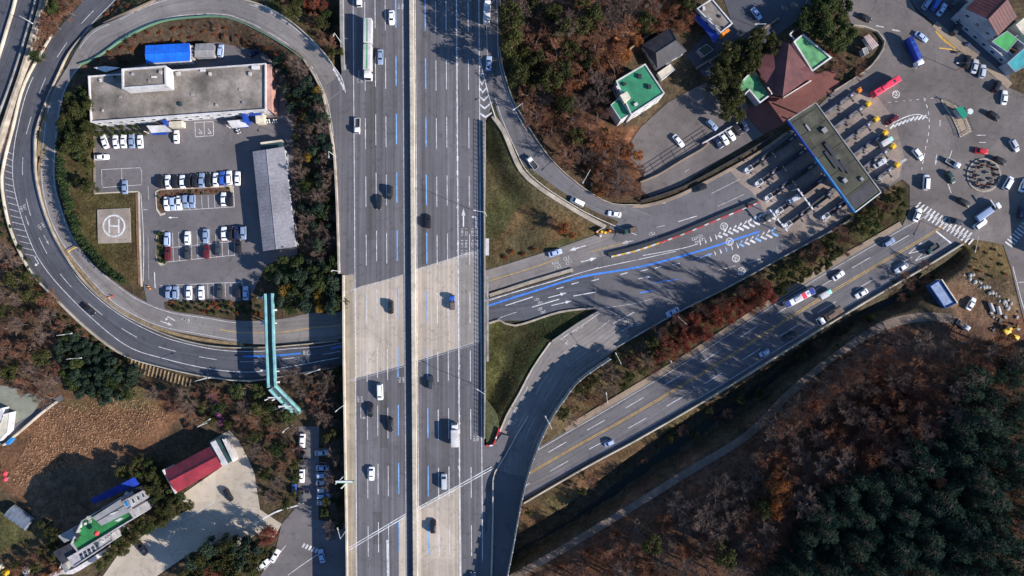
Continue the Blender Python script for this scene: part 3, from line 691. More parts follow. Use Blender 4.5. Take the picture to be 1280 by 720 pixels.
screen('tall grey stepped noise wall shading the slip road', [(760, 447), (723, 473), (703, 498), (690, 517), (678, 541), (667, 568), (659, 593), (651, 626), (641, 681), (633, 723), (627, 775)], slip_z, 6.3, M['concrete_grey'])
# other barriers
barrier('road_barrier', 'pale concrete barrier round the outside of the dark loop road', [(66, 44), (32, 104), (17, 160), (6, 204), (3.5, 235), (14, 287), (36, 335), (59, 362), (106, 408), (154, 443), (200, 458), (260, 471), (310, 476), (350, 471), (425, 458)], 0.9, 0.45, M['concrete_pale'], 0.12)
barrier('road_barrier', 'pinkish concrete barrier between the loop road and inner road', [(112, 38), (88, 66), (75, 92), (60, 125), (47, 162), (45, 190), (47, 225), (58, 268), (77, 310), (108, 354), (151, 390), (201, 415), (242, 428), (282, 434), (330, 434), (360, 432), (424, 426)], 0.9, 0.5, M['concrete'], lambda x, y: 0.15)
structure(strip_solid('verge', [(57, 180), (50, 205), (50, 232), (60, 275), (78, 308), (100, 338), (135, 376), (165, 396), (205, 413), (250, 424), (305, 431)], 1.0, 0.08, mat('verge_soil', (0.24, 0.17, 0.09), 0.95, 0.35, 1.0)))
structure(strip_solid('verge_strip', [(116, 34), (93, 62), (79, 90), (64, 125), (52, 165), (49, 195)], 1.4, 0.08, mat('verge_soil_pale', (0.30, 0.22, 0.12), 0.95, 0.35, 1.0)))
barrier('ramp_rail', 'green edge rail curving along the inside of the top of the loop', [(100, 81), (115, 76), (128, 68), (160, 46), (200, 28), (242, 22), (282, 22), (318, 36), (352, 55), (379, 74)], 0.8, 0.35, mat('green_rail', (0.12, 0.24, 0.15), 0.5), None, 0.7, z_lift=0)
barrier('ramp_kerb', 'brown topped kerb along the outside of the inner ramp', [(195, 0), (162, 15), (146, 22), (130, 30)], 0.5, 0.9, M['sidewalk'], None)
barrier('ramp_parapet', 'white concrete parapet outside the top right bend of the ramp', [(302, -1), (335, 10), (370, 32), (405, 66), (426, 97)], 0.8, 0.4, M['concrete_pale'], None)
barrier('ramp_parapet', 'grey parapet on the inside bend of ramp beside dark trees', [(380, 75), (393, 95), (402, 115), (411, 148), (416, 178)], 0.8, 0.5, M['concrete'], lambda x, y: 6.5)
barrier('ramp_kerb', 'wide beige kerb on the grass side of the right loop ramp', [(616, 145), (629, 163), (637, 182), (651, 213), (672, 233), (699, 251), (729, 269), (757, 284)], 0.35, 1.5, M['concrete'], None, 0.9)
barrier('ramp_parapet', 'pale parapet on the wooded side of the right loop ramp', [(625, 60), (627, 78), (640, 122), (656, 151), (673, 178), (692, 203), (716, 225), (741, 243), (766, 255), (800, 256)], 0.8, 0.4, M['concrete'], None)
barrier('road_kerb', 'pale kerb round the outside of the toll road bend', [(766, 256), (800, 258), (840, 248), (880, 229), (912, 212), (950, 190), (984, 166)], 0.3, 1.1, M['sidewalk'], 0.12, 0.9)
barrier('lane_divider', 'long beige barrier on the toll road side of inner road', [(612, 369), (637, 361), (665, 352), (716, 337)], 0.5, 1.2, M['concrete'], 0.12, 0.85)
barrier('lane_divider', 'dark kerbed divider between the two directions at the toll', [(760, 318), (800, 308), (850, 291), (900, 270), (946, 251)], 0.75, 1.5, M['dark_metal'], 0.12, 0.85)
# red and white blocks, then yellow ones, along the divider
blk = MB(); yb = MB(); s = catmull([(764, 321, 0), (800, 312, 0), (850, 294, 0), (900, 273, 0), (948, 253, 0)], 5)
dv = root('striped_kerb', 'kerb painted red and white, yellow at its left end', 'kerb', P(860, 290, 0)); dv['_w'] = 1
wb = MB()
for i, (a, b) in enumerate(zip(s[:-1], s[1:])):
    A, C = P(a[0], a[1], 0.12), P(b[0], b[1], 0.12); c = (A+C)/2; rz = math.atan2(C.y-A.y, C.x-A.x)
    t = (yb if i % 2 else wb) if a[0] < 822 else (wb if i % 3 == 2 else blk)
    t.box((c.x, c.y, 0.33), ((C-A).length-0.02, 0.55, 0.5), rz=rz)
blk.build('red_block', M['paint_red'], dv); yb.build('yellow_block', M['paint_yellow'], dv); wb.build('white_block', M['paint_white'], dv)
barrier('road_barrier', 'dark concrete barrier on the embankment side of the toll road', [(772, 433), (800, 417), (850, 389), (910, 359), (975, 323), (1040, 288), (1066, 272)], 0.9, 0.5, M['concrete_grey'], 0.12)
barrier('flood_wall', 'white topped wall between the national road and the stream', [(655, 628), (735, 582), (800, 547), (900, 489), (990, 433), (1070, 384), (1155, 334), (1202, 305)], 1.0, 0.55, M['concrete_pale'], 0.12, 0.8, cat='wall')
barrier('gore_kerb', 'pale kerb along the bottom edge of toll road by dark grass', [(611, 404), (624, 400), (644, 407), (700, 390), (744, 385)], 0.4, 0.7, M['concrete'], 0.12, 0.8)
barrier('gore_kerb', 'dark kerbed wall on the grass side of the slip road', [(748, 389), (725, 402), (690, 426)], 1.3, 0.4, M['concrete_grey'], None, 0.8)
barrier('gore_kerb', 'pale kerb on the grass side of the lower slip road', [(688, 428), (666, 460), (649, 492), (633, 520), (623, 545)], 0.35, 0.6, M['concrete_pale'], None, 0.8)
# red tipped grass wedge
wd = root('kerbed_wedge', 'small grass wedge with red and white kerb at its tip', 'traffic island', surf(613, 545)); wd['_w'] = 1
mb = MB(); mb.prism([P(x, y, 5.2)[:2] for x, y in ((607, 500), (622, 520), (624, 535), (616, 556), (608, 555))], 2, 5.6, 0); mb.build('grass_bed', mat('bed_grass', (0.07, 0.075, 0.03), 0.95, 0.4, 1.2, bump=0.5), wd)
mb = MB(); mw = MB()
s = catmull([(624, 535, 0), (621, 545, 0), (616, 556, 0), (608, 556, 0)], 3)
for i, (a, b) in enumerate(zip(s[:-1], s[1:])):
    A, C = P(a[0], a[1], 5.7), P(b[0], b[1], 5.7); c = (A+C)/2
    mb = MB(); mb.box((c.x, c.y, 5.7), ((C-A).length, 0.4, 1.6), rz=math.atan2(C.y-A.y, C.x-A.x)); mb.build(*(('white_kerb', M['paint_white']) if i % 4 == 3 else ('red_kerb', M['paint_red'])), wd)
# expressway median and edge walls at the top left
barrier('median_barrier', 'pale purple median barrier of the expressway at the corner', [(24, -40), (20, 0), (10, 35), (0, 68), (-14, 110)], 0.8, 0.7, M['concrete_pale'], 1.1)
wallpoly('noise_wall', 'tall beige wall beside the corner expressway', [(58, -40), (51, 0), (40, 40), (26, 88), (10, 135), (-8, 190)], 0, 2.6, 0.8, M['concrete'], 'noise wall')
barrier('edge_parapet', 'grey edge parapet of the corner expressway', [(53, -40), (46, 0), (36, 36), (22, 82), (5, 130), (-10, 165)], 0.8, 0.6, M['concrete_grey'], 1.1)
structure(strip_solid('verge_path', [(60, -20), (53, 5), (48, 30), (38, 70), (24, 115), (10, 165), (0, 205)], 2.2, 0.05, mat('verge_beige', (0.24, 0.19, 0.15), 0.95, 0.3, 1.0)))

# ------------------------------------------------------------------ painted markings
class Paint:
    def __init__(s): s.q = {}
    def mb(s, k):
        if k not in s.q: s.q[k] = MB()
        return s.q[k]
    def line(s, k, pts, w, dash=None, zf=None, off=0.022, phase=0.0, step=4):
        c = catmull([(*p, 0) for p in pts], step); Q = []
        for p in c:
            z = surf(p[0], p[1]).z if zf is None else (zf(p[0], p[1]) if callable(zf) else zf)
            Q.append(P(p[0], p[1], z+off))
        mb = s.mb(k); acc = phase; rows = []
        L = [0]
        for a, b in zip(Q[:-1], Q[1:]): L.append(L[-1]+(b-a).length)
        def at(t):
            t = min(max(t, 0), L[-1]); i = min(max(np.searchsorted(L, t)-1, 0), len(Q)-2)
            f = (t-L[i])/max(L[i+1]-L[i], 1e-6); d = (Q[i+1]-Q[i]); d.z = 0; d.normalize(); n = Vector((-d.y, d.x, 0))*w/2
            c_ = Q[i].lerp(Q[i+1], f); return c_-n, c_+n
        segs = []
        if dash is None: segs = [(0, L[-1])]
        else:
            t = -phase
            while t < L[-1]:
                if t+dash[0] > 0: segs.append((max(t, 0), min(t+dash[0], L[-1])))
                t += dash[0]+dash[1]
        for a, b in segs:
            n = max(1, int((b-a)/1.6)); pr = [at(a+(b-a)*j/n) for j in range(n+1)]
            for (p, q_), (r, u) in zip(pr[:-1], pr[1:]): mb.add([p, r, u, q_], [(0, 1, 2, 3)])
    def poly(s, k, pts, zf=None, off=0.022):
        V = [P(x, y, (surf(x, y).z if zf is None else zf(x, y) if callable(zf) else zf)+off) for x, y in pts]
        a = sum(V[i].x*V[(i+1) % len(V)].y-V[(i+1) % len(V)].x*V[i].y for i in range(len(V)))
        if a < 0: V = V[::-1]
        s.mb(k).add(V, [tuple(range(len(V)))])
    def arrow(s, k, x, y, ang, L=14, w=1.0, hw_=4.0, hl=6, zf=None, off=0.024, bend=0):
        c, n = math.cos(R(ang)), math.sin(R(ang))
        T = lambda u, v: (x+u*c-v*n, y-(u*n+v*c))
        s.poly(k, [T(-L/2, -w/2), T(L/2-hl, -w/2), T(L/2-hl, w/2), T(-L/2, w/2)], zf, off)
        if bend == 0: s.poly(k, [T(L/2-hl, -hw_/2), T(L/2, 0), T(L/2-hl, hw_/2)], zf, off+0.001)
        else:
            s.poly(k, [T(L/2-hl+.01, -w/2), T(L/2-hl+w, -w/2), T(L/2-hl+w, bend*3+w/2), T(L/2-hl+.01, bend*3+w/2)] if bend > 0 else [T(L/2-hl+.01, bend*3-w/2), T(L/2-hl+w, bend*3-w/2), T(L/2-hl+w, w/2), T(L/2-hl+.01, w/2)], zf, off)
            s.poly(k, [T(L/2-hl+w/2-2, bend*3), T(L/2-hl+w/2+2, bend*3), T(L/2-hl+w/2, bend*6)], zf, off+0.001)
    def glyph(s, k, x, y, ang, w=4.5, h=7.5, seed=0, zf=None, off=0.024):
        """a block of worn painted strokes, as the unreadable road lettering shows from this height"""
        rr = random.Random(seed); c, n = math.cos(R(ang)), math.sin(R(ang))
        T = lambda u, v: (x+u*c-v*n, y-(u*n+v*c))
        for v in (-0.42, 0.0, 0.40):
            a, b = sorted((rr.uniform(-.5, -.3), rr.uniform(.2, .5)))
            s.poly(k, [T(v*h-.42, a*w), T(v*h+.42, a*w), T(v*h+.42, b*w), T(v*h-.42, b*w)], zf, off)
        for u in (-0.32, 0.18):
            u += rr.uniform(-.08, .08); a, b = rr.uniform(-.4, -.2)*h, rr.uniform(.1, .4)*h
            s.poly(k, [T(a, u*w-.36), T(b, u*w-.36), T(b, u*w+.36), T(a, u*w+.36)], zf, off+0.001)
    def ring(s, k, x, y, r0, r1, zf=None, off=0.022, n=28, a0=0, a1=360):
        V = []
        for i in range(n+1):
            t = R(a0+(a1-a0)*i/n)
            for r in (r0, r1): V.append(P(x+r*math.cos(t), y+r*math.sin(t), (surf(x, y).z if zf is None else zf)+off))
        mb = s.mb(k); mb.add(V, [(2*i+1, 2*i, 2*i+2, 2*i+3)[::-1] for i in range(n)])
        if True:
            f = mb.f[-1]; a, b, c = (Vector(mb.v[q]) for q in f[:3])
            if (b-a).cross(c-a).z < 0:
                for i in range(len(mb.f)-n, len(mb.f)): mb.f[i] = mb.f[i][::-1]
    def build(s, parent, names):
        for k, mb in s.q.items():
            mb.build(names.get(k, 'road_marking'), M[k], parent)
MN = {'paint_white': 'white_marking', 'paint_blue': 'blue_marking', 'paint_blue_pale': 'blue_dash', 'paint_yellow': 'yellow_marking', 'paint_worn': 'worn_marking', 'paint_red': 'red_marking'}
hp = Paint()
def hl(k, x0, w, dash=None, phase=0, y0=-40, y1=770):
    hp.line(k, [(hw_x(x0, y0), y0), (hw_x(x0, (y0+y1)/2), (y0+y1)/2), (hw_x(x0, y1), y1)], w, dash, DZ, 0.016, phase, 20)
hl('paint_white', 441.4, 0.22); hl('paint_white', 519.0, 0.2); hl('paint_white', 598.6, 0.25)
hl('paint_worn', 503.2, 0.18)
dp = (10.0, 9.1)
for x, k, w, ph in ((455.8, 'paint_white', 0.2, -1), (468.7, 'paint_white', 0.2, 0.3), (481.4, 'paint_white', 0.2, -.4), (494.5, 'paint_blue_pale', 0.36, 0.5), (531.4, 'paint_blue_pale', 0.36, -0.4), (544.4, 'paint_white', 0.22, -1), (557.4, 'paint_white', 0.22, -.6), (585.0, 'paint_white', 0.22, -0.8)):
    hl(k, x, w, dp, 9.0+ph)
hl('paint_white', 570.6, 0.32); 
rr = random.Random(4)
for y in range(-30, 770, 9):      # the thick worn line has ragged edges
    hp.line('paint_worn', [(hw_x(570.6+rr.uniform(-.8, .8), y), y), (hw_x(570.6, y), y+rr.uniform(2, 6))], rr.uniform(0.3, 0.75), None, DZ, 0.014, 0, 20)
for i, y in enumerate((82, 92, 102, 112, 122, 132, 143)):   # chevrons at the split
    w = 1.5+i*2.3
    hp.poly('paint_white', [(599.3, y-3), (599.3+w*.5, y+2.2), (599.3+w*.5, y+4.8), (599.3, y-0.6)], DZ, 0.020); hp.poly('paint_white', [(599.3+w, y-3), (599.3+w*.5, y+2.2), (599.3+w*.5, y+4.8), (599.3+w, y-0.6)], DZ, 0.021)
hp.line('paint_white', [(600, 75), (606, 100), (613, 127), (620, 148)], 0.3, None, DZ, 0.018)
for i in range(5):
    y = 86+i*5.0; hp.line('paint_white', [(416+i*3.0, y), (421+i*2.2, y+6)], 0.5, None, DZ, 0.018)
hp.line('paint_white', [(418, 84), (427, 97), (432, 116)], 0.25, None, DZ, 0.017)
hp.line('paint_white', [(307, 2), (338, 13), (372, 34), (403, 66), (420, 90), (431, 112)], 0.18, None, lambda x, y: surf(x, y).z if y < 80 else DZ, 0.03)
hp.arrow('paint_white', 579.3, 272, 90, 23, 1.6, 5, 9, DZ, 0.02); hp.arrow('paint_white', 595.3, 275, 90, 20, 1.4, 4, 7, DZ, 0.02, bend=1)
for c, x in enumerate((577.5, 582.5, 590.5, 595.8)):
    for r_, y in enumerate((290, 304.5, 317)): hp.glyph('paint_worn', x, y, 90, 3.6, 10, c*7+r_, DZ, 0.02)
for x, y, a in ((449, 499, 90), (500, 8, 90), (449, 100, 90), (501, 475, 90), (594, 548, 90)):
    hp.glyph('paint_worn', x-1.5, y, a, 3.2, 7, int(x), DZ, 0.02); hp.glyph('paint_worn', x+3, y, a, 3.2, 7, int(y), DZ, 0.02)
hp.arrow('paint_worn', 451, 518, -90, 18, 0.9, 3, 5, DZ, 0.02, bend=1); hp.arrow('paint_worn', 448.5, 95, -90, 14, 0.9, 4, 5, DZ, 0.02)
# expansion joints
for a, b in (((432, 365), (504, 343.3)), ((519, 337), (600, 311.8)), ((433.5, 476), (505, 456)), ((520, 451), (600.5, 426))):
    hp.line('paint_worn', [a, ((a[0]+b[0])/2, (a[1]+b[1])/2), b], 0.22, None, DZ, 0.013, 0, 20)
    hp.line('paint_worn', [(a[0], a[1]+2.2), ((a[0]+b[0])/2, (a[1]+b[1])/2+2.2), (b[0], b[1]+2.2)], 0.14, None, DZ, 0.013, 0, 20)
for d in (0, 3.2): hp.line('paint_white', [(436.5, 684.5+d), (471, 664+d), (507, 642.5+d)], 0.26, None, DZ, 0.013, 0, 20); hp.line('paint_white', [(520.5, 635.5+d), (568, 609.5+d), (614.5, 583.5+d)], 0.26, None, DZ, 0.013, 0, 20)
hp.line('paint_white', [(484.5, 675), (485.3, 720)], 0.8, None, DZ, 0.012, 0, 20)
hp.build(deck, MN)

def cross(nm, f):       # a line following a road at fraction f between its two edges
    return [(r[0]+(r[2]-r[0])*f, r[1]+(r[3]-r[1])*f) for r in ROADS[nm]['s'][::2]]
def zroad(nm):
    s = ROADS[nm]['s']
    def f(x, y):
        d = (s[:, 0]+s[:, 2])/2-x, (s[:, 1]+s[:, 3])/2-y
        return float(s[np.argmin(d[0]**2+d[1]**2), 4])
    return f
op = Paint(); zo = zroad('outer_road')
seg = [p for p in cross('outer_road', 0.60)]
op.line('paint_white', [p for p in seg if True][:75], 0.16, (6, 8), 0.0 if False else zo, 0.02)
op.line('paint_white', cross('outer_road', 0.94), 0.16, None, zo, 0.02)
sh = [(104+6, 0), (70, 46), (37, 106), (22, 160), (16.5, 195), (16.5, 228), (25, 265), (37, 300), (50, 326), (73, 356), (116, 399), (160, 433), (204, 448), (262, 461), (311, 465), (352, 460), (424, 447)]
op.line('paint_white', sh, 0.2, None, 0.0, 0.02)
for i in range(20):      # hatched shoulder
    y = 192+i*8.0; xo = np.interp(y, [192, 204, 235, 287, 335, 362], [8, 6.5, 5, 15.5, 38, 61]); xi = np.interp(y, [192, 228, 265, 300, 326, 362], [16.5, 16.5, 25, 37, 50, 78])
    if y < 325: op.line('paint_worn', [(xo+1, y-2.5), (xi, y+1)], 0.22, None, 0.0, 0.021)
for x0, y0, x1, y1 in ((102, 260, 107, 258),):
    pass
for x, y, a, sd in ((27, 261, -75, 1), (31, 259, -75, 2), (50, 284, -60, 3), (54, 281, -60, 4)): op.glyph('paint_worn', x, y, a, 4, 7, sd, 0.0)
op.arrow('paint_worn', 34, 276, -70, 14, 0.9, 3, 5, 0.0); op.arrow('paint_worn', 58, 300, -62, 14, 0.9, 3, 5, 0.0); op.arrow('paint_white', 47, 327, -58, 14, 0.9, 3, 5, 0.0, bend=-1)
op.line('paint_blue', [(304, 445.5), (340, 445), (376, 441.5)], 0.55, None, 0.0, 0.023)
op.line('paint_blue', [(414, 435.5), (426, 433), (430, 432)], 0.4, None, 0.0, 0.023)
for i in range(3):
    op.glyph('paint_worn', 372+i*3.4, 448+2*i, 0, 5, 5, i, 0.0); op.glyph('paint_worn', 381+3*i, 441, 0, 7, 3.4, 20+i, 0.0)
op.build(RO['outer_road'], MN)
ip = Paint(); zi = zroad('inner_road')
allp = ROADS['inner_road']['s']
def part(nm, f, cond): return [p for p in cross(nm, f) if cond(p)]
ip.line('paint_yellow', [(795-0, 300), (760, 309), (737, 315)], 0.14, None, zi, 0.03)
ip.line('paint_yellow', [(700, 322), (665, 335), (612, 351)], 0.18, None, zi, 0.03)
ip.line('paint_yellow', [(425, 407), (390, 410), (350, 415), (305, 416), (275, 412)], 0.18, None, zi, 0.03)
for f in (0.10, 0.90):
    L = cross('inner_road', f); k = [i for i, p in enumerate(L) if p[0] < 428]
    ip.line('paint_white', [L[i] for i in k if not (L[i][1] > 330 and L[i][0] > 300)], 0.14, None, zi, 0.03)
ip.arrow('paint_white', 212, 397, 150, 16, 1.0, 4, 6, 0.02, bend=1); ip.arrow('paint_white', 208, 404, -20, 16, 1.0, 4, 6, 0.02)
for i in range(3): ip.glyph('paint_worn', 229+i*3, 399+i, 160, 5, 4, i, 0.02)
ip.arrow('paint_white', 722, 310, 197, 22, 1.2, 5, 8, 0.0); ip.arrow('paint_white', 736, 325, 15, 20, 1.2, 5, 8, 0.0)
for i, (x, y) in enumerate(((694, 328), (708, 323), (697, 333), (711, 328))): ip.glyph('paint_worn', x, y, 17, 5.5, 8, i+4, 0.0)
ip.arrow('paint_worn', 786, 302, 195, 18, 1.6, 5, 7, 0.012)
for i, (x, y) in enumerate(((803, 297), (815, 292), (805, 303), (818, 298))): ip.glyph('paint_worn', x, y, 17, 6, 8, i+14, 0.012)
ip.build(RO['inner_road'], MN)
lr = Paint(); zl = zroad('loop_ramp')
for f in (0.12, 0.88): lr.line('paint_white', cross('loop_ramp', f), 0.16, None, zl, 0.04)
lr.build(RO['loop_ramp'], MN)
sl = Paint(); zs = zroad('slip_road')
LL = [p for p in cross('slip_road', 0.10) if p[1] < 580]; sl.line('paint_white', LL, 0.16, None, zs, 0.035)
LL = [p for p in cross('slip_road', 0.38) if p[1] < 560]; sl.line('paint_worn', LL, 0.18, (8, 6), zs, 0.035)
LL = [p for p in cross('slip_road', 0.66) if p[1] < 580]; sl.line('paint_worn', LL, 0.16, (8, 6), zs, 0.035)
LL = [p for p in cross('slip_road', 0.92) if p[1] < 580]; sl.line('paint_worn', LL, 0.14, None, zs, 0.035)
for i, (x, y) in enumerate(((703, 424), (708, 429), (720, 412), (726, 408))): sl.glyph('paint_worn', x, y, 40, 5, 7, i, zs, 0.05)
for i, (x, y) in enumerate(((640, 530), (644, 526))): sl.glyph('paint_worn', x, y, 60, 5, 6, i, zs, 0.05)
sl.build(RO['slip_road'], MN)
np_ = Paint()
for f, k, w, d in ((0.455, 'paint_yellow', 0.16, None), (0.49, 'paint_yellow', 0.16, None), (0.06, 'paint_white', 0.14, None), (0.25, 'paint_white', 0.18, (7, 8)), (0.70, 'paint_white', 0.18, (7, 8)), (0.92, 'paint_white', 0.14, None)):
    LL = [p for p in cross('national_road', f) if p[0] < 1165 or k == 'paint_yellow']
    np_.line(k, LL, w, d, 0.0, 0.02)
for a, b, c in (((1152, 303), (1136, 317), (1156, 312)), ((1160, 310), (1144, 326), (1164, 318))):
    np_.line('paint_white', [a, b], 0.2, None, 0.0, 0.021); np_.line('paint_white', [b, c], 0.2, None, 0.0, 0.022)
np_.line('paint_white', [(1170, 289), (1189, 304)], 0.5, None, 0.0, 0.023)
np_.build(RO['national_road'], MN)
# toll road paint
tp = Paint(); z0 = 0.12-ZR+0.012
def tl(k, pts, w, dash=None, off=0.02): tp.line(k, pts, w, dash, 0.004, off)
BL = [(611, 382), (645, 371), (682, 361), (740, 346), (800, 334), (840, 325)]
tl('paint_blue', [(611, 382), (645, 371), (680, 360), (715, 349), (742, 343), (800, 333.5), (860, 318), (905, 304), (950, 289)], 0.62)
tl('paint_white', [(608, 377), (650, 363), (690, 352), (740, 337), (800, 324), (845, 314)], 0.2)
tl('paint_white', [(632, 382), (666, 371)], 0.3); tl('paint_white', [(665, 384), (699, 374)], 0.3); tl('paint_white', [(717, 370), (745, 365)], 0.3)
for x, y in ((719, 354), (744, 350), (780, 342), (805, 338), (823, 334), (845, 330), (700, 360)): tl('paint_white', [(x-4.5, y+1.2), (x+4.5, y-1.2)], 0.3)
tl('paint_worn', [(625, 397), (646, 390)], 0.2); tl('paint_worn', [(611, 402), (625, 398)], 0.2)
tl('paint_worn', [(745, 386), (790, 380), (820, 372)], 0.16)
tl('paint_blue', [(800, 366), (817, 363)], 0.35); tl('paint_blue', [(818, 353.5), (848, 349)], 0.3); tl('paint_blue', [(864, 325), (875, 322)], 0.4)
tp.arrow('paint_white', 697, 369, 15, 24, 1.0, 4, 8, 0.004); tp.arrow('paint_white', 702, 379, 13, 26, 1.0, 4, 8, 0.004); tp.arrow('paint_white', 806, 347, 10, 16, 1.0, 4, 6, 0.004)
for i, (x, y) in enumerate(((671, 374), (675, 378), (675, 386), (679, 390), (783, 402), (788, 407), (798, 405))): tp.glyph('paint_worn', x, y, 15, 4, 6, i+30, 0.004)
for i, (x, y) in enumerate(((868, 298), (875, 295), (872, 302), (878, 299))): tp.glyph('paint_worn', x, y, 17, 5, 7, i+40, 0.004)
for px, py in ((777, 399), (760, 408), (775, 415)): tl('paint_worn', [(px, py), (px+16, py-9)], 0.3)
tl('paint_white', [(800, 320), (850, 311), (872, 305)], 0.2)
for i in range(15):      # chevrons toward the booths
    x = 872+i*6.2; y = 304-i*2.55; s_ = 2.0+i*.26
    tp.line('paint_white', [(x+s_*1.3, y-s_*1.1), (x, y), (x+s_*2.0, y+s_*1.0)], 0.72, None, 0.004, 0.022, 0, 3)
for i in range(13):
    x = 884+i*6.6; y = 319-i*2.4; s_ = 1.8+i*.24
    tp.line('paint_white' if i % 3 else 'paint_blue_pale', [(x+s_*1.3, y-s_*1.1), (x, y), (x+s_*2.0, y+s_*1.0)], 0.68, None, 0.004, 0.022, 0, 3)
tl('paint_blue_pale', [(865, 325), (890, 317)], 0.3)
for i in range(6):
    x = 950+i*6; y = 321-i*3.2; tp.line('paint_worn', [(x+3, y-2), (x, y), (x+4, y+2)], 0.4, None, 0.004, 0.022, 0, 3)
tl('paint_worn', [(934, 329), (952, 323)], 0.3); tl('paint_worn', [(897, 338), (920, 332)], 0.2)
tl('paint_white', [(818, 306), (832, 302)], 0.25); tl('paint_white', [(848, 277), (871, 270)], 0.25); tl('paint_worn', [(889, 242), (925, 224)], 0.2); tl('paint_worn', [(897, 258), (930, 243)], 0.2); tl('paint_worn', [(856, 215+0), (862, 211)], 0.2)
tl('paint_worn', [(820, 284), (831, 282)], 0.2)
tp.build(RO['toll_road'], MN)
# speed-limit roundels painted on the toll lanes
def text_mesh(body, size, name='text'):
    cu = bpy.data.curves.new(name, 'FONT'); cu.body = body; cu.size = size; cu.align_x = 'CENTER'; cu.align_y = 'CENTER'
    o = bpy.data.objects.new(name, cu); COL.objects.link(o); bpy.context.view_layer.update()
    m_ = bpy.data.meshes.new_from_object(o.evaluated_get(bpy.context.evaluated_depsgraph_get())); bpy.data.objects.remove(o); bpy.data.curves.remove(cu)
    return m_
t30 = text_mesh('30', 2.0, 'number')
t30.materials.clear(); t30.materials.append(M['paint_white'])
rd = Paint()
RND = ((905, 283), (912, 302), (920, 323), (927, 339))
for x, y in RND: rd.ring('paint_white', x, y, 4.0, 4.9, 0.004, 0.024)
rd.ring('paint_white', 1120, 118, 3.9, 4.8, 0.012, 0.024)
rd.build(RO['toll_road'], {'paint_white': 'roundel_ring'})
for x, y in RND+((1120, 118),):
    o = link('roundel_number', t30, RO['toll_road']); o.location = P(x, y, 0.035); o.rotation_euler = (0, 0, R(-72) if x < 1000 else R(120))
# plaza paint
pp = Paint(); zp = 0.008
for i in range(15):
    t = i/14; x = 1147+t*64; y = 257+t*38
    pp.poly('paint_white', [(x-3.2, y+2.2), (x-1.6, y+3.4), (x+4.6, y-3.6), (x+3.0, y-4.8)], zp, 0.02)
    pp.poly('paint_white', [(x-7.2+6, y+2.2+8), (x-5.6+6, y+3.4+8), (x+0.6+6, y-3.6+8), (x-1+6, y-4.8+8)], zp, 0.02) if i > 1 else None
for i in range(11):
    t = i/10; x = 1259+t*30; y = 306-t*34
    pp.poly('paint_white', [(x-3, y-3.2), (x-2, y-4.4), (x+7, y+2.2), (x+6, y+3.4)], zp, 0.02)
pp.line('paint_white', [(1107, 158), (1120, 152), (1135, 145), (1150, 143), (1160, 148)], 0.3, None, zp, 0.02)
for i in range(9):
    x = 1112+i*5.0; y = 160-i*1.9+max(0, i-5)*1.2; pp.poly('paint_white', [(x, y), (x+1.6, y+1.4), (x+6.5, y-4), (x+4.9, y-5.2)], zp, 0.021)
for i in range(6):
    x = 1100+i*5.5; y = 223-i*4.2; pp.poly('paint_worn', [(x-2, y), (x+1, y+2), (x+7, y-2.5), (x+4, y-4)], zp+0.006, 0.022)
pp.line('paint_white', [(1155, 122), (1161, 142), (1161, 165), (1157, 185), (1152, 212)], 0.22, (1.2, 1.2), zp, 0.02)
pp.line('paint_worn', [(1110, 128), (1140, 125), (1175, 122)], 0.2, (1.0, 1.4), zp, 0.02)
pp.line('paint_white', [(1185, 230), (1189, 241)], 0.25, None, zp, 0.02); pp.line('paint_white', [(1221, 169), (1232, 169)], 0.2, None, zp, 0.02); pp.line('paint_white', [(1224, 178), (1232, 178)], 0.2, None, zp, 0.02)
pp.line('paint_worn', [(1115, 37), (1125, 39)], 0.5, None, zp, 0.02); pp.line('paint_worn', [(1095, 32), (1105, 34)], 0.4, None, zp, 0.02)
pp.arrow('paint_white', 1170, 200, -95, 14, 0.7, 2.6, 6, zp, 0.02); pp.line('paint_white', [(1175, 150), (1175, 158)], 0.25, None, zp, 0.02)
pp.line('paint_white', [(1190, 188), (1187, 197)], 0.2, None, zp, 0.02); pp.line('paint_worn', [(1270, 353), (1300, 352)], 0.3, None, zp, 0.02)
pp.line('paint_white', [(1266, 333), (1276, 372), (1290, 420)], 0.2, None, zp, 0.02)
pp.line('paint_yellow', [(1174, 60), (1190, 62), (1200, 66)], 0.4, None, zp, 0.03); pp.line('paint_yellow', [(1170, 38), (1180, 50), (1195, 60)], 0.8, None, zp, 0.02)
pp.build(RO['plaza'], MN)
# car park bays
cp = Paint(); zc = 0.004
def bays(p0, p1, n, dx, dy, ends=True, k='paint_white'):
    for i in range(n+1):
        t = i/n; x = p0[0]+(p1[0]-p0[0])*t; y = p0[1]+(p1[1]-p0[1])*t
        cp.line(k, [(x, y), (x+dx, y+dy)], 0.14, None, zc, 0.02)
bays((204, 247), (292, 242), 11, 0.8, 17); cp.line('paint_white', [(204.8, 264), (292.8, 258.6)], 0.14, None, zc, 0.021); cp.line('paint_white', [(291.5, 230), (293, 258)], 0.14, None, zc, 0.021)
bays((208, 292), (300, 283), 12, 0.6, 18); bays((208.6, 311), (300.6, 302), 12, 0.5, 17); cp.line('paint_white', [(208, 310), (301, 301)], 0.14, None, zc, 0.022); cp.line('paint_white', [(209, 327.5), (301, 318)], 0.14, None, zc, 0.022)
bays((209, 357), (303, 352.5), 13, 0.5, 18); cp.line('paint_white', [(200, 357), (303.5, 352.5)], 0.14, None, zc, 0.022)
cp.line('paint_white', [(127, 212), (177, 209.5), (177.3, 231), (127.5, 234.5), (127, 212)], 0.14, None, zc, 0.02, 0, 60); cp.line('paint_white', [(152, 211), (152.5, 233)], 0.14, None, zc, 0.021)
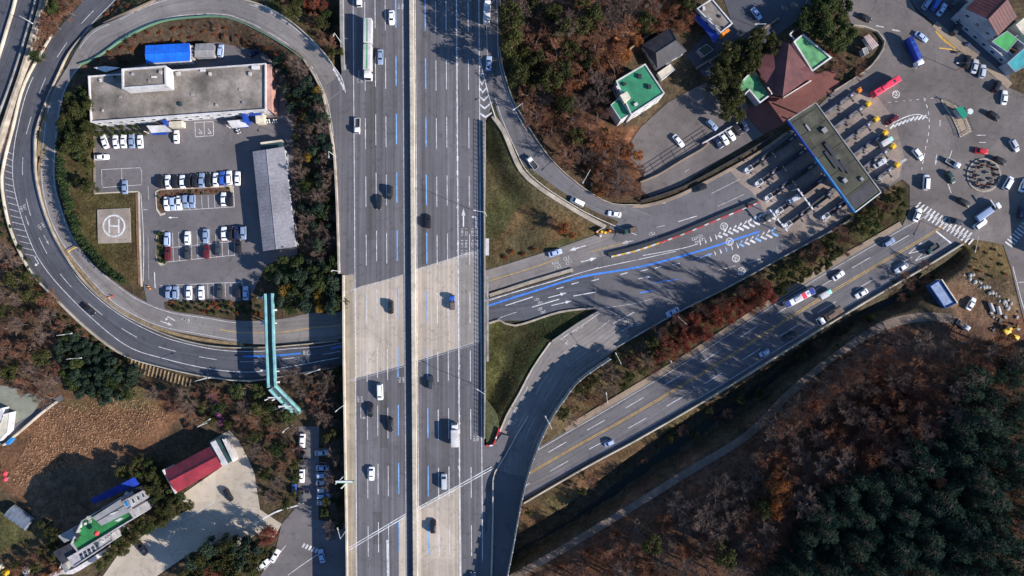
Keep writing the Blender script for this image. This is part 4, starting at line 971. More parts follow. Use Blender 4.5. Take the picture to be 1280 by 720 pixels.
for pts in (((243.5, 153), (266.5, 152)), ((244.5, 171), (267, 169.5)), ((243.5, 153), (244.5, 171)), ((255, 152.6), (255.6, 170.2)), ((266.5, 152), (267, 169.5))): cp.line('paint_white', list(pts), 0.16, None, zc, 0.022)
for x in (250, 261.5):      # wheelchair marks
    cp.ring('paint_white', x+.3, 165.6, 1.2, 1.9, zc, 0.022, 14, -60, 200); cp.line('paint_white', [(x-1.2, 161), (x-.6, 164.2), (x+1.8, 164.4), (x+2.8, 167.2)], 0.2, None, zc, 0.024, 0, 60)
cp.arrow('paint_white', 216, 272, 180, 12, 0.7, 3, 4, zc)
cp.line('paint_white', [(176, 242), (179.5, 300), (179, 352)], 0.2, None, zc, 0.02); cp.line('paint_worn', [(185, 295), (186, 350)], 0.16, None, zc, 0.02)
cp.line('paint_worn', [(185, 233), (186, 250)], 0.2, None, zc, 0.02); cp.line('paint_worn', [(176, 262), (184, 262)], 0.3, None, zc, 0.02)
cp.line('paint_white', [(193, 340), (194, 360)], 0.3, None, zc, 0.02)
cp.build(RO['car_park'], MN)
ss = Paint()
for i in range(5): ss.poly('paint_white', [(377+i*4, 684+i*1.6), (379+i*4, 684.8+i*1.6), (382+i*4, 690-8+i*1.6-2), (380+i*4, 688.4-8+i*1.6-2)], 0.008)
ss.line('paint_white', [(357, 682), (345, 697), (330, 712)], 0.2, None, 0.008, 0.02); ss.line('paint_white', [(397, 693), (375, 708), (360, 719)], 0.2, None, 0.008, 0.02)
for i in range(9): ss.line('paint_worn', [(398.5, 561+i*8.7), (411, 561+i*8.7)], 0.14, None, 0.008, 0.02)
ss.build(RO['side_street'], MN)
by = Paint()
for i in range(12): x = 222+i*8.6; by.line('paint_worn', [(x, 653-i*4.6), (x+9, 660-i*4.6+3)], 0.14, None, 0.004, 0.02)
by.line('paint_white', [(222, 654), (268, 628)], 0.16, None, 0.004, 0.02); by.line('paint_white', [(317, 656), (345, 640), (372, 632)], 0.5, None, 0.004, 0.02)
by.build(RO['restaurant_yard'], MN)
# helipad
hpd = root('helipad', 'square concrete helipad with a white letter H in a circle', 'helipad', P(142.5, 282, 0.2)); hpd['_w'] = 1
mb = MB(); mb.prism([P(x, y, 0.2)[:2] for x, y in ((121.5, 262), (162, 260), (163.5, 303), (122.5, 304.5))], -0.5, 0.24, 0); mb.build('pad', pave('pad', (0.27, 0.225, 0.19), 0.0, 0.25, coord='OBJ'), hpd)
ph_ = Paint(); ph_.ring('paint_white', 142.5, 282.5, 12.2, 14.3, 0.24, 0.012, 40)
for x in (136.6, 148.4): ph_.poly('paint_white', [(x-1, 273.5), (x+1, 273.5), (x+1, 291.5), (x-1, 291.5)], 0.24, 0.012)
ph_.poly('paint_white', [(137.6, 281.6), (147.4, 281.6), (147.4, 283.4), (137.6, 283.4)], 0.24, 0.014)
ph_.build(hpd, {'paint_white': 'letter'})
# lot kerbs and planted islands
structure(strip_solid('kerb', [(117.5, 162), (118, 200), (118.3, 242)], 0.6, 0.15, M['sidewalk']))
structure(strip_solid('kerb', [(118, 242), (145, 240.5), (173, 239.5)], 0.4, 0.15, M['concrete_pale']))
structure(strip_solid('kerb', [(173.5, 240), (175, 300), (177, 358)], 0.5, 0.15, M['concrete_pale']))
structure(strip_solid('kerb_strip', [(171, 242), (172.5, 300), (174.5, 356)], 0.9, 0.1, mat('brick_red', (0.22, 0.10, 0.06), 0.9, 0.3, 2)))
def planter(label, poly, col=(0.10, 0.06, 0.04)):
    r = root('planted_island', label, 'planted island', G(poly[0][0], poly[0][1])); r['_w'] = 1
    mb = MB(); mb.prism([P(x, y, .2)[:2] for x, y in poly], -.3, 0.20, 0); mb.build('kerb_edge', M['concrete_pale'], r)
    cx = sum(p[0] for p in poly)/len(poly); cy = sum(p[1] for p in poly)/len(poly)
    mb = MB(); mb.prism([P(cx+(x-cx)*.96-(0.9 if x > cx else -0.9)*.5, cy+(y-cy)*.86, .25)[:2] for x, y in poly], -.3, 0.26, 0); mb.build('planting_bed', mat('bed_soil', col, 0.95, 0.4, 2, bump=0.5), r)
    return r
planter('long planted island between the two upper rows of parked cars', [(194, 239), (200, 236), (290, 231.5), (291.5, 240), (208, 245.5), (206, 268), (200, 270), (195, 262)])
planter('rounded planter at the left end of middle parking bays', [(196, 293), (199, 288.5), (205, 288), (208, 292), (208.6, 326), (206, 331), (200, 332), (196, 327), (194.5, 318), (194.5, 300)], (0.09, 0.075, 0.03))
# ------------------------------------------------------------------ buildings
def ccw(pts):
    a = sum(pts[i][0]*pts[(i+1) % len(pts)][1]-pts[(i+1) % len(pts)][0]*pts[i][1] for i in range(len(pts)))
    return pts if a > 0 else pts[::-1]
def inset(pts, d):
    n = len(pts); out = []
    for i in range(n):
        p0, p1, p2 = Vector(pts[i-1]), Vector(pts[i]), Vector(pts[(i+1) % n])
        a = (p1-p0).normalized(); b = (p2-p1).normalized()
        na, nb = Vector((-a.y, a.x)), Vector((-b.y, b.x)); m = na+nb
        m = m/max(0.3, (1+na.dot(nb)))
        out.append((p1.x+m.x*d, p1.y+m.y*d))
    return out
def windows(r, pts, z0, z1, floors, spacing=3.2, w=1.5, h=1.3, edges=None, frame='pale_metal', zb=None):
    n = len(pts)
    for e in range(n):
        if edges is not None and e not in edges: continue
        a, b = Vector((*pts[e], 0)), Vector((*pts[(e+1) % n], 0)); L = (b-a).length; k = int((L-0.8)/spacing)
        if k < 1: continue
        d = (b-a)/L; nn = Vector((d.y, -d.x, 0)); fh = (z1-z0)/floors
        for f in range(floors):
            for i in range(k):
                c = a+d*(L*(i+0.5)/k)+nn*0.03; zc = z0+fh*(f+0.52); rz = math.atan2(d.y, d.x)
                mb = MB(); mb.box((c.x, c.y, zc), (w, 0.14, h), rz=rz); wo = mb.build('window', M[frame], r)
                g = c+nn*0.06; mb = MB(); mb.box((g.x, g.y, zc), (w-0.16, 0.06, h-0.16), rz=rz); mb.build('pane', M['glass_blue'], wo, org=r.location)
def block(name, label, cat, px, zt, wall, roof, zb=-0.3, par=0.5, pw=0.3, floors=1, win=True, edges=None, parent=None, pmat=None, spacing=3.2):
    """flat-roofed building; px = roof outline in the photo, read at roof height"""
    pts = ccw([tuple(P(x, y, zt)[:2]) for x, y in px])
    g = min(tz(*p) for p in pts)
    if parent is None:
        c = (sum(p[0] for p in pts)/len(pts), sum(p[1] for p in pts)/len(pts)); r = root(name, label, cat, (c[0], c[1], g+0.0)); r['_w'] = 1
    else: r = parent
    zb = min(zb, g-0.3)
    mb = MB(); mb.prism(pts, zb, zt-par, 0, top=False); wo = mb.build('wall', M[wall], r)
    mb = MB(); ins = inset(pts, pw*0.5); mb.prism(ins, zt-par-0.25, zt-par+0.01, 0); mb.build('roof', M[roof], r)
    if par > 0.05:
        out = inset(pts, -0.05); inn = inset(pts, pw); n = len(pts); mb = MB(); V = [(*p, zz) for zz in (zt-par-0.05, zt) for p in out]+[(*p, zz) for zz in (zt-par-0.05, zt) for p in inn]
        F = []
        for i in range(n):
            j = (i+1) % n; F += [(i, j, n+j, n+i), (n+i, n+j, 3*n+j, 3*n+i), (3*n+i, 3*n+j, 2*n+j, 2*n+i), (2*n+i, 2*n+j, j, i)]
        mb.add(V, F); mb.build('parapet', M[pmat or wall], r)
    if win: windows(r, pts, max(g, 0)+0.2, zt-par, floors, edges=edges, spacing=spacing)
    return r
def door(r, x, y, zt, rz, w=1.6, h=2.2, m='dark_metal', z=0.1):
    p = P(x, y, zt); mb = MB(); mb.box((p.x, p.y, z+h/2), (w, 0.2, h), rz=rz); d = mb.build('door', M[m], r)
    c, s = math.cos(rz), math.sin(rz); mb = MB(); mb.box((p.x+c*w*.3+s*.14, p.y+s*w*.3-c*.14, z+1.05), (0.05, 0.06, 0.25), rz=rz); mb.build('handle', M['steel'], d, org=r.location)
def gable(name, label, cat, c4, ridge, ze, zr, wall, roofs, parent=None, zb=-0.3, over=0.3, win=True, floors=1):
    """c4: four eave corners going round, ridge: two points, the first over edge c4[0]-c4[3], the second over c4[1]-c4[2]"""
    e = [Vector(P(x, y, ze)) for x, y in c4]; r0, r1 = Vector(P(*ridge[0], zr)), Vector(P(*ridge[1], zr))
    c = sum(e, Vector())/4
    if parent is None: r = root(name, label, cat, (c.x, c.y, tz(c.x, c.y))); r['_w'] = 1
    else: r = parent
    ins = [c+(v-c)*0.96 for v in e]; i0 = c+(r0-c)*0.95; i1 = c+(r1-c)*0.95
    zb = min(zb, min(tz(v.x, v.y) for v in e)-0.3)
    mb = MB(); V = [(v.x, v.y, zb) for v in ins]+[(v.x, v.y, ze-0.12) for v in ins]+[(i0.x, i0.y, zr-0.2), (i1.x, i1.y, zr-0.2)]
    F = [(0, 1, 5, 4), (2, 3, 7, 6), (1, 2, 6, 9, 5), (3, 0, 4, 8, 7)]
    if ((e[1]-e[0]).cross(e[2]-e[0])).z < 0: F = [f[::-1] for f in F]
    mb.add(V, F); mb.build('wall', M[wall], r)
    up = Vector((0, 0, 0.14))
    for k, (q, nm) in enumerate((((e[0], e[1], r1, r0), 'roof_slope'), ((r0, r1, e[2], e[3]), 'roof_slope'))):
        mb = MB(); V = [v-up*.3 for v in q]+[v+up for v in q]
        F = [(3, 2, 1, 0), (4, 5, 6, 7), (0, 1, 5, 4), (1, 2, 6, 5), (2, 3, 7, 6), (3, 0, 4, 7)]
        if (q[1]-q[0]).cross(q[2]-q[0]).z < 0: F = [f[::-1] for f in F]
        mb.add(V, F)
        ea, eb, rc, rd = (q[0], q[1], q[2], q[3]) if k == 0 else (q[3], q[2], q[1], q[0])     # eave ends, then ridge ends
        n_ = max(3, int((eb-ea).length/1.1))
        for j in range(1, n_):
            a_ = ea.lerp(eb, j/n_)+up*1.1; b_ = rd.lerp(rc, j/n_)+up*1.1; mb.tube(a_, b_, 0.045, n=4, caps=False)
        mb.build(nm, M[roofs[k]], r)
    mb = MB(); mb.tube(r0+up*1.0, r1+up*1.0, 0.13); mb.build('ridge_cap', M[roofs[0]], r)
    if win:
        pts = ccw([tuple(v[:2]) for v in ins]); windows(r, pts, 0.3, ze-0.2, floors)
    return r
def part_box(r, nm, px, py, z0, d, m, rz=0.0):
    p = P(px, py, z0+d[2]); mb = MB(); mb.box((p.x, p.y, z0+d[2]/2), d, rz=rz); return mb.build(nm, M[m], r)
def part_prism(r, nm, px, z0, z1, m):
    mb = MB(); mb.prism([P(x, y, z1)[:2] for x, y in px], z0, z1, 0, bottom=True); return mb.build(nm, M[m], r)

# highway office with the flat grey roof
off = block('office_building', 'long office building with flat grey concrete roof beside the car park', 'office building', [(110, 95), (332, 79), (332, 137), (113, 152.5)], 6.6, 'white_wall', 'roof_concrete', floors=2, par=0.7, pw=0.28, spacing=3.4)
block('', '', '', [(152, 86), (207, 82), (208, 107), (152.5, 111)], 11.0, 'white_wall', 'roof_concrete', zb=5.8, par=0.5, pw=0.5, parent=off, floors=1, win=False)
part_prism(off, 'end_wall', [(333.2, 80.5), (339, 80.5), (340, 140), (333.5, 136)], -0.2, 5.6, 'pink_wall')
for x, y, d in ((253, 88, (1.6, 0.7, 0.4)), (319, 84, (2.4, 1.2, 0.7)), (286, 83, (0.8, 0.5, 0.3)), (192, 96, (1.6, 0.5, .3))):
    part_box(off, 'roof_vent', x, y, 6.0 if y < 90 or x > 210 else 10.5, d, 'white_wall')
for x, y in ((150, 121), (240, 118), (300, 112)): part_box(off, 'roof_hatch', x, y, 5.9, (0.9, 0.9, 0.25), 'concrete_grey')
mb = MB()
for x in np.linspace(218, 262, 6): mb.box((*P(x, 147.6-(x-218)*.07, 2.0)[:2], 2.2), (2.0, 0.8, 0.12), rz=R(2))
mb.build('window_awning', M['white_wall'], off)
part_prism(off, 'entrance_canopy', [(183, 157), (206, 156.5), (215, 164), (189, 166)], 3.0, 3.4, 'white_wall'); part_prism(off, 'canopy_fascia', [(190, 164), (208, 163), (209, 168), (190, 168.5)], 2.5, 2.9, 'blue')
part_prism(off, 'entrance_canopy', [(284, 151), (302, 149.5), (311, 158), (290, 160)], 3.0, 3.4, 'white_wall'); part_prism(off, 'canopy_fascia', [(289, 156), (309, 155), (310, 159.5), (289, 160)], 2.5, 2.9, 'blue')
part_prism(off, 'sign_column', [(203, 150), (207, 149.5), (208, 155), (204, 156)], -0.2, 4.2, 'blue'); part_prism(off, 'sign_column', [(302, 142), (306, 141.5), (308, 151), (304, 153)], -0.2, 4.2, 'blue')
part_prism(off, 'side_porch', [(211, 152), (227, 151), (227, 158), (211, 158.5)], -0.2, 2.8, 'cream'); part_prism(off, 'side_porch', [(319, 143), (329, 142), (330, 153), (320, 154)], -0.2, 2.8, 'cream'); part_prism(off, 'porch_sign', [(311, 142), (326, 141), (326, 143.5), (311, 144.5)], 2.9, 3.6, 'blue')
for x, y in ((186, 166.5), (206, 166), (288, 160), (308, 158)):
    p = P(x, y, 0); mb = MB(); mb.tube((p.x, p.y, -.1), (p.x, p.y, 3.0), 0.15, n=8); mb.build('column', M['white_wall'], off)
door(off, 196, 155.5, 1, R(3)); door(off, 296, 148.5, 1, R(3))
part_prism(off, 'side_awning', [(117, 84.5), (131, 82.5), (150, 84.5), (131, 90)], 4.0, 4.3, 'white_wall')
# storage shed with ridge roof
sh = gable('storage_shed', 'long pale grey ridge-roofed shed on the right of the car park', 'shed', [(316, 189.5), (329, 314), (369.5, 308.5), (355, 183.5)], [(333, 187), (345.5, 311.5)], 4.2, 5.2, 'grey_wall', ['roof_grey', 'roof_grey'])
mb = MB()
for i in range(14):
    y = 190+i*9; x = 357+i*.98; p = P(x, y, 3); mb.box((p.x, p.y, 3.6), (0.6, 0.5, 0.5))
mb.build('wall_vent', M['white_wall'], sh)['kind'] = 'stuff'
part_prism(sh, 'yellow_parapet', [(325, 178), (352, 174.5), (353, 176.5), (326, 180)], -.2, 3.4, 'cream'); part_prism(sh, 'annex_roof', [(326, 180), (352, 177), (353, 183), (326, 187)], -.2, 2.9, 'teal_dark')
# blue shed and the tarp shelter behind the office
bs = gable('vehicle_shed', 'bright blue roofed shed behind the office building', 'shed', [(183, 79), (237.5, 76), (237, 54), (182, 57)], [(181.5, 68), (238, 65)], 3.8, 4.6, 'white_wall', ['roof_blue', 'roof_blue'], win=False)
mb = MB()
for x in (199, 206, 213, 220, 227, 234): mb.box((*P(x, 81.3-(x-199)*.07, 1.2)[:2], 1.0), (1.0, 0.8, 1.6))
mb.build('side_unit', M['stone_pale'], bs)
for y in (58, 63, 68, 73): part_box(bs, 'end_frame', 240, y, 0.1, (0.9, 0.7, 2.6), 'stone_pale')
ts = gable('tarp_shelter', 'grey tarpaulin shelter beside the blue roofed shed', 'shelter', [(243.5, 72), (267, 71), (266, 54), (244.5, 55)], [(243.5, 63.5), (268, 62.5)], 3.0, 3.5, 'tarp_grey', ['tarp_grey', 'tarp_grey'], win=False)
# three-storey house with green roof
gh = block('green_roof_building', 'white three-storey building with flat green roof beside the wood', 'building', [(770, 101), (806.5, 79.5), (831, 116.5), (789, 144)], 11.6, 'white_wall', 'roof_green', floors=3, par=0.35, pw=0.35)
block('', '', '', [(763.5, 131), (774, 122), (788, 142), (776, 150)], 10.2, 'white_wall', 'roof_green', par=0.15, pw=0.2, parent=gh, floors=2, win=False)
part_prism(gh, 'stair_head', [(775, 119), (784, 114), (788.5, 122), (780.5, 128.5)], 10.8, 13.0, 'cream'); part_prism(gh, 'water_tank', [(770, 108), (773, 106), (775, 109), (772, 111)], 11, 12.4, 'white_wall')
mb = MB(); p = P(774, 112, 11.6); mb.tube((p.x, p.y, 11.6), P(779, 119, 11.6), 0.12); mb.build('roof_pipe', M['white_wall'], gh)
for x, y in ((785, 160), (806, 148)): part_box(gh, 'wall_unit', x-3, y-5, 4.0, (1.0, 0.8, 0.9), 'dark_metal', R(33))
# dark hipped house
def hip(name, label, cat, c4, rg, ze, zr, wall, roof, parent=None, win=True):
    e = [Vector(P(x, y, ze)) for x, y in c4]; r0, r1 = Vector(P(*rg[0], zr)), Vector(P(*rg[1], zr)); c = sum(e, Vector())/4
    r = parent or root(name, label, cat, (c.x, c.y, tz(c.x, c.y))); r['_w'] = 1
    ins = [c+(v-c)*0.93 for v in e]; mb = MB(); mb.prism([v[:2] for v in ins], -0.5, ze-0.1, 0, top=False); mb.build('wall', M[wall], r)
    q = [(e[0], e[1], r1, r0), (e[1], e[2], r1), (e[2], e[3], r0, r1), (e[3], e[0], r0)]
    mb = MB()
    for f in q:
        f = list(f)
        if (f[1]-f[0]).cross(f[2]-f[0]).z < 0: f = f[::-1]
        mb.add([v+Vector((0, 0, .08)) for v in f], [tuple(range(len(f)))])
    mb.prism([v[:2] for v in e], ze-0.15, ze+0.02, 0, top=False, bottom=True); mb.build('roof', M[roof], r)
    for a, b in ((e[0], r0), (e[3], r0), (e[1], r1), (e[2], r1), (r0, r1)):
        mb = MB(); mb.tube(a+Vector((0, 0, .12)), b+Vector((0, 0, .12)), 0.12, n=5); mb.build('ridge_tile', M[roof], r)
    if win: windows(r, ccw([tuple(v[:2]) for v in ins]), 0.4, ze-0.3, 1)
    return r
dh = hip('hipped_house', 'low black hipped-roof house above the green-roofed building', 'house', [(802, 56.5), (837, 35), (858.5, 64), (822, 86)], [(820, 66), (845, 50)], 4.6, 6.2, 'grey_wall', 'roof_dark')
kio = block('flat_hut', 'small cream-roofed hut between black house and green-roofed building', 'hut', [(822, 91), (838, 80), (843.5, 87), (827.5, 99.5)], 3.0, 'white_wall', 'cream', par=0.1, pw=0.15, win=False)
block('garden_shed', 'tiny dull grey shed between black house and blue-edged building', 'shed', [(872, 62), (884, 55), (892, 62), (880, 70)], 2.6, 'concrete_grey', 'roof_olive', par=0.12, pw=.15, win=False)
bb = block('flat_roof_building', 'grey flat-roofed building with blue lean-to at the top edge', 'building', [(871, 10.5), (890, -2), (916, 29), (901, 41)], 6.4, 'white_wall', 'roof_concrete', floors=2, par=0.45, pw=0.3)
lt = MB(); a, b, c, d = P(871, 10.5, 4.6), P(901, 41, 4.6), P(894.5, 54, 3.4), P(865, 18, 3.4)
lt.add([a, b, c, d], [(3, 2, 1, 0)]); lt.add([v-Vector((0, 0, .15)) for v in (a, b, c, d)], [(0, 1, 2, 3)]); lt.build('lean_to_roof', M['roof_navy'], bb)
part_prism(bb, 'signboard', [(902, 41.5), (911, 35.5), (913, 38), (904, 44.5)], 2.0, 5.6, 'orange')
for x, y in ((886, 24), (894, 33)):
    p = P(x, y, 6.2); mb = MB(); mb.tube((p.x, p.y, 5.9), (p.x, p.y, 6.9), 0.25, n=10); mb.tube((p.x, p.y, 6.8), (p.x+.8, p.y-.5, 6.8), 0.2, n=8); mb.build('vent_pipe', M['white_wall'], bb)
# maroon hall with mint terraces beside the toll gate
mh = root('maroon_hall', 'large maroon-roofed hall with mint flat wings beside the toll canopy', 'hall', P(985, 88, 0)); mh['_w'] = 1
mp = [(986, 54), (971, 51), (944, 82), (967, 119), (978, 121), (1019, 92.5), (1008, 82)]
mb = MB(); mb.prism([P(x, y, 6.5)[:2] for x, y in mp], -.3, 5.5, 0, top=False); mb.build('wall', M['roof_maroon'], mh)
zA = {0: 8.2, 1: 6.2, 2: 5.6, 3: 5.6, 4: 8.0, 5: 5.6, 6: 5.9}
V = [P(x, y, zA[i]) for i, (x, y) in enumerate(mp)]
for f in ((0, 1, 2, 3, 4), (0, 4, 5, 6)):
    mb = MB(); q = [V[i] for i in f]
    if (q[1]-q[0]).cross(q[2]-q[0]).z < 0: q = q[::-1]
    n_ = len(q); c_ = sum(q, Vector())/n_
    mb.add([c_]+q, [(0, 1+i, 1+(i+1) % n_) for i in range(n_)]); mb.build('roof_slope', M['roof_maroon'], mh)
mb = MB(); mb.tube(V[0]+Vector((0, 0, .1)), V[4]+Vector((0, 0, .1)), .12); mb.build('ridge_cap', M['roof_maroon'], mh)
block('', '', '', [(922, 107), (942, 86), (966.5, 116.5), (950, 129), (937, 113), (931, 119)], 4.2, 'white_wall', 'roof_mint', par=0.5, pw=0.4, parent=mh, win=False)
block('', '', '', [(992, 52), (1004, 42), (1040, 72), (1015.5, 89.5)], 4.2, 'white_wall', 'roof_mint', par=0.5, pw=0.45, parent=mh, win=False)
part_prism(mh, 'entrance_wall', [(979, 121.5), (1014, 100), (1014.6, 100.9), (979.6, 122.4)], -.2, 1.2, 'white_wall')
mb = MB()
for a, b in (((987, 43), (994, 50)), ((987, 43), (992, 38)), ((994, 50), (999, 46))): mb.tube(P(*a, 3), P(*b, 3), 0.3, n=5)
mb.build('white_frame', M['white_wall'], mh)
# houses in the top right corner
cg = gable('gabled_house', 'grey gabled house with maroon roof in the top right corner', 'house', [(1207, 11), (1231, -13), (1271, 21), (1247, 45)], [(1235, 24), (1259, -1)], 8.2, 11.0, 'grey_wall', ['roof_maroon', 'roof_maroon'], floors=2)
cg['label'] = 'grey gabled house with maroon roof in the top right corner'
bx = [P(x, y, 6.2) for x, y in ((1211.5, 18.5), (1219.5, 23.5), (1224.5, 30.5), (1233, 35.5))]
block('shop_annex', 'narrow dark shop annex along the foot of the gabled house', 'annex', [(1196, 20), (1203, 16), (1252, 56), (1268, 70), (1261, 77)], 3.0, 'grey_wall', 'concrete_grey', par=0.4, pw=0.3, win=True)
block('green_roof_annex', 'bright green flat-roofed annex below the maroon gable', 'annex', [(1240, 52), (1259, 38.5), (1272.5, 49), (1259, 65)], 4.2, 'grey_wall', 'roof_bright_green', par=0.08, pw=0.15, win=False)
block('teal_roof_annex', 'turquoise flat-roofed annex at the right edge of the photo', 'annex', [(1259.5, 79), (1283, 58), (1298, 74), (1269, 90)], 4.4, 'grey_wall', 'roof_teal', par=0.08, pw=0.15, win=False)
block('cream_annex', 'cream-roofed annex touching the right edge above the turquoise one', 'annex', [(1270, 31), (1283, 20), (1295, 35), (1279, 43)], 4.6, 'cream', 'cream', par=0.1, pw=0.15, win=False)
block('corner_house', 'dark green roofed house in shade at the right edge', 'house', [(1268, 46), (1280, 40), (1300, 60), (1285, 60)], 3.2, 'grey_wall', 'teal_dark', par=0.2, pw=0.2, win=False)
block('corner_block', 'tall grey building beyond the right edge, seen by its shade on the plaza', 'building', [(1346, 245), (1390, 238), (1400, 322), (1352, 332)], 9, 'grey_wall', 'roof_concrete', floors=4, win=False)
# restaurant with red roof
rr_ = gable('restaurant', 'restaurant with a ridged red metal roof on the pale yard', 'restaurant', [(204, 589), (262, 558), (278, 583), (220.5, 616.5)], [(211.5, 602), (270.5, 571)], 6.2, 8.2, 'white_wall', ['roof_red', 'roof_red'])
part_prism(rr_, 'gable_wall', [(264.2, 553.6), (266.3, 552.4), (282.2, 581), (279.6, 582.6)], -.2, 7.5, 'teal_dark'); part_prism(rr_, 'gable_parapet', [(263, 553.5), (268.5, 550.8), (284.5, 580.4), (279.3, 583)], 7.5, 8.0, 'white_wall'); part_prism(rr_, 'sign_strip', [(277.5, 548.5), (280, 549.5), (293, 574.5), (291, 577.8)], -.2, 3.4, 'white_wall')
part_prism(rr_, 'gable_trim', [(202.6, 588), (204.2, 587), (220.4, 616), (218.8, 617.6)], -.2, 7.0, 'white_wall')
door(rr_, 250, 602, 1, R(30))
# house with green terrace, bottom left
def clutter(r, spots, z, seed):
    rr_c = random.Random(seed)
    for x, y in spots:
        s_ = rr_c.uniform(.5, 1.1); part_box(r, rr_c.choice(['roof_vent', 'air_conditioner', 'water_tank', 'roof_crate']), x, y, z, (s_*1.3, s_, s_*.8), rr_c.choice(['stone_pale', 'tarp_grey', 'dark_metal', 'white_wall', 'teal_dark']), rr_c.uniform(0, 3))
tg = block('terrace_house', 'house with bright green roof terrace and white roof boxes', 'house', [(88, 680), (102, 651), (150, 622), (168, 648), (97, 690.5)], 14.0, 'house_wall', 'roof_lawn', par=0.7, pw=0.3, floors=4, spacing=3.6)
part_prism(tg, 'roof_slab', [(115, 647), (149, 625), (162, 640), (127, 657)], 13.0, 15.2, 'tarp_grey')
mb = MB(); mb.tube(P(121, 652, 15.25), P(155, 632, 15.25), 0.1); mb.build('roof_seam', M['dark_metal'], tg)
part_prism(tg, 'skylight', [(136, 643), (143, 640), (149, 638.5), (142, 643)], 15, 15.4, 'white_wall'); part_prism(tg, 'skylight', [(143, 651.5), (150, 647.5), (154.5, 648), (148, 652)], 15, 15.4, 'white_wall')
w1 = block('', '', '', [(153, 627), (160, 623), (165, 634), (158.5, 638)], 15.0, 'house_wall', 'house_wall', par=0.25, pw=0.25, parent=tg, win=True, floors=5, spacing=2.2)
w2 = block('', '', '', [(160, 640), (166, 637), (171, 645), (165, 649)], 13.2, 'house_wall', 'house_wall', par=0.25, pw=0.25, parent=tg, win=True, floors=4, spacing=2.2)
for nm, q, z, m_ in (('skylight', [(155.5, 628), (158.5, 626.5), (161, 632), (158, 633.5)], 14.85, 'azure'), ('skylight', [(162, 641), (164.5, 640), (167, 643.5), (164.5, 645)], 13.05, 'azure')):
    part_prism(tg, nm, q, z-.3, z+.1, m_)
bt = MB(); a, b, c, d = P(112, 624, 8.2), P(168, 596.5, 8.2), P(174, 605.5, 6.6), P(118, 630, 6.6)
bt.add([a, b, c, d, *(v-Vector((0, 0, .12)) for v in (a, b, c, d))], [(3, 2, 1, 0), (4, 5, 6, 7), (0, 1, 5, 4), (1, 2, 6, 5), (2, 3, 7, 6), (3, 0, 4, 7)])
bt.build('tarpaulin_roof', M['roof_navy'], tg)
part_prism(tg, 'side_wing', [(152, 617), (175, 608), (180, 613), (158, 629)], -.2, 6.4, 'roof_dark')
lw = block('', '', '', [(84, 697), (138, 667), (141.5, 676), (92, 709)], 9.0, 'house_wall', 'house_wall', par=0.3, pw=0.3, parent=tg, win=False)
for i in range(5):
    for j in range(2):
        part_prism(tg, 'skylight', [(99+i*5.0+j*1.6, 693-i*2.9+j*4), (102+i*5.0+j*1.6, 691.3-i*2.9+j*4), (103.2+i*5+j*1.6, 694.2-i*2.9+j*4), (100.2+i*5+j*1.6, 696-i*2.9+j*4)], 8.6, 8.85, 'teal_dark' if (i+j) % 2 else 'glass')
part_prism(tg, 'annex_roof', [(72, 670), (90, 661.5), (94.5, 672), (80.5, 678.5)], -.2, 9.6, 'tarp_grey'); part_prism(tg, 'annex_roof', [(66, 690), (86, 680), (94, 690), (78, 706)], -.2, 8.0, 'roof_dark')
clutter(tg, [(100, 658), (106, 655), (112, 652), (98, 664), (96, 670), (94, 676), (110, 648), (104, 652)], 13.3, 4); clutter(tg, [(120, 680), (127, 677), (133, 673), (137, 671), (141, 668)], 8.7, 5); clutter(tg, [(158, 618), (164, 615), (170, 613), (160, 624)], 6.4, 6)
clutter(off, [(125, 100), (143, 96), (222, 92), (262, 92), (303, 128), (225, 130), (128, 138), (270, 131), (312, 92)], 5.9, 7); clutter(off, [(165, 92), (186, 101), (200, 90)], 10.5, 8); clutter(gh, [(781, 105), (800, 95), (812, 108), (795, 130)], 11.25, 9); clutter(bb, [(880, 10), (900, 20), (905, 34)], 5.95, 10)
gable('tiled_gatehouse', 'small grey gatehouse with pyramid-like roof at terrace house corner', 'gatehouse', [(73, 712), (79, 698), (92, 711), (82, 716)], [(76, 706), (86, 713)], 3.4, 4.6, 'white_wall', ['tarp_grey', 'tarp_grey'], win=False)
barrier('garden_wall', 'pale plastered garden wall running off the bottom left edge', [(60, 722), (80, 712), (95, 712), (140, 684)], 2.0, 1.6, M['white_wall'], 0.0, 0.95, 'wall')
gr = root('greenhouse', 'blue-grey polythene tunnel greenhouse at the field corner', 'greenhouse', G(26, 646)); gr['_w'] = 1
mb = MB(); a, b = P(14, 638, .2), P(38, 655, .2); d = (b-a).normalized(); n = Vector((-d.y, d.x, 0)); k = 9; V = []
for e in (a, b):
    for i in range(k+1): t = math.pi*i/k; V.append(e+n*(2.4*math.cos(t))+Vector((0, 0, 2.3*math.sin(t))))
mb.add(V, [(i, i+1, k+2+i, k+1+i) for i in range(k)]+[tuple(range(k, -1, -1)), tuple(range(k+1, 2*k+2))]); mb.build('cover', mat('polythene', (0.16, 0.19, 0.24), 0.4, 0.1, 1), gr, smooth=False)
mb = MB()
for f in np.linspace(0, 1, 6):
    c = a.lerp(b, f)
    for i in range(k): t0, t1 = math.pi*i/k, math.pi*(i+1)/k; mb.tube(c+n*(2.45*math.cos(t0))+Vector((0, 0, 2.35*math.sin(t0))), c+n*(2.45*math.cos(t1))+Vector((0, 0, 2.35*math.sin(t1))), 0.04, n=4, caps=False)
mb.build('hoop', M['steel'], gr)
block('white_hut', 'white-roofed hut cut by the left edge above the shaded lane', 'hut', [(-12, 515), (3, 510), (4, 523), (-10, 545)], 3.0, 'white_wall', 'white_wall', par=0.1, pw=.2, win=False)
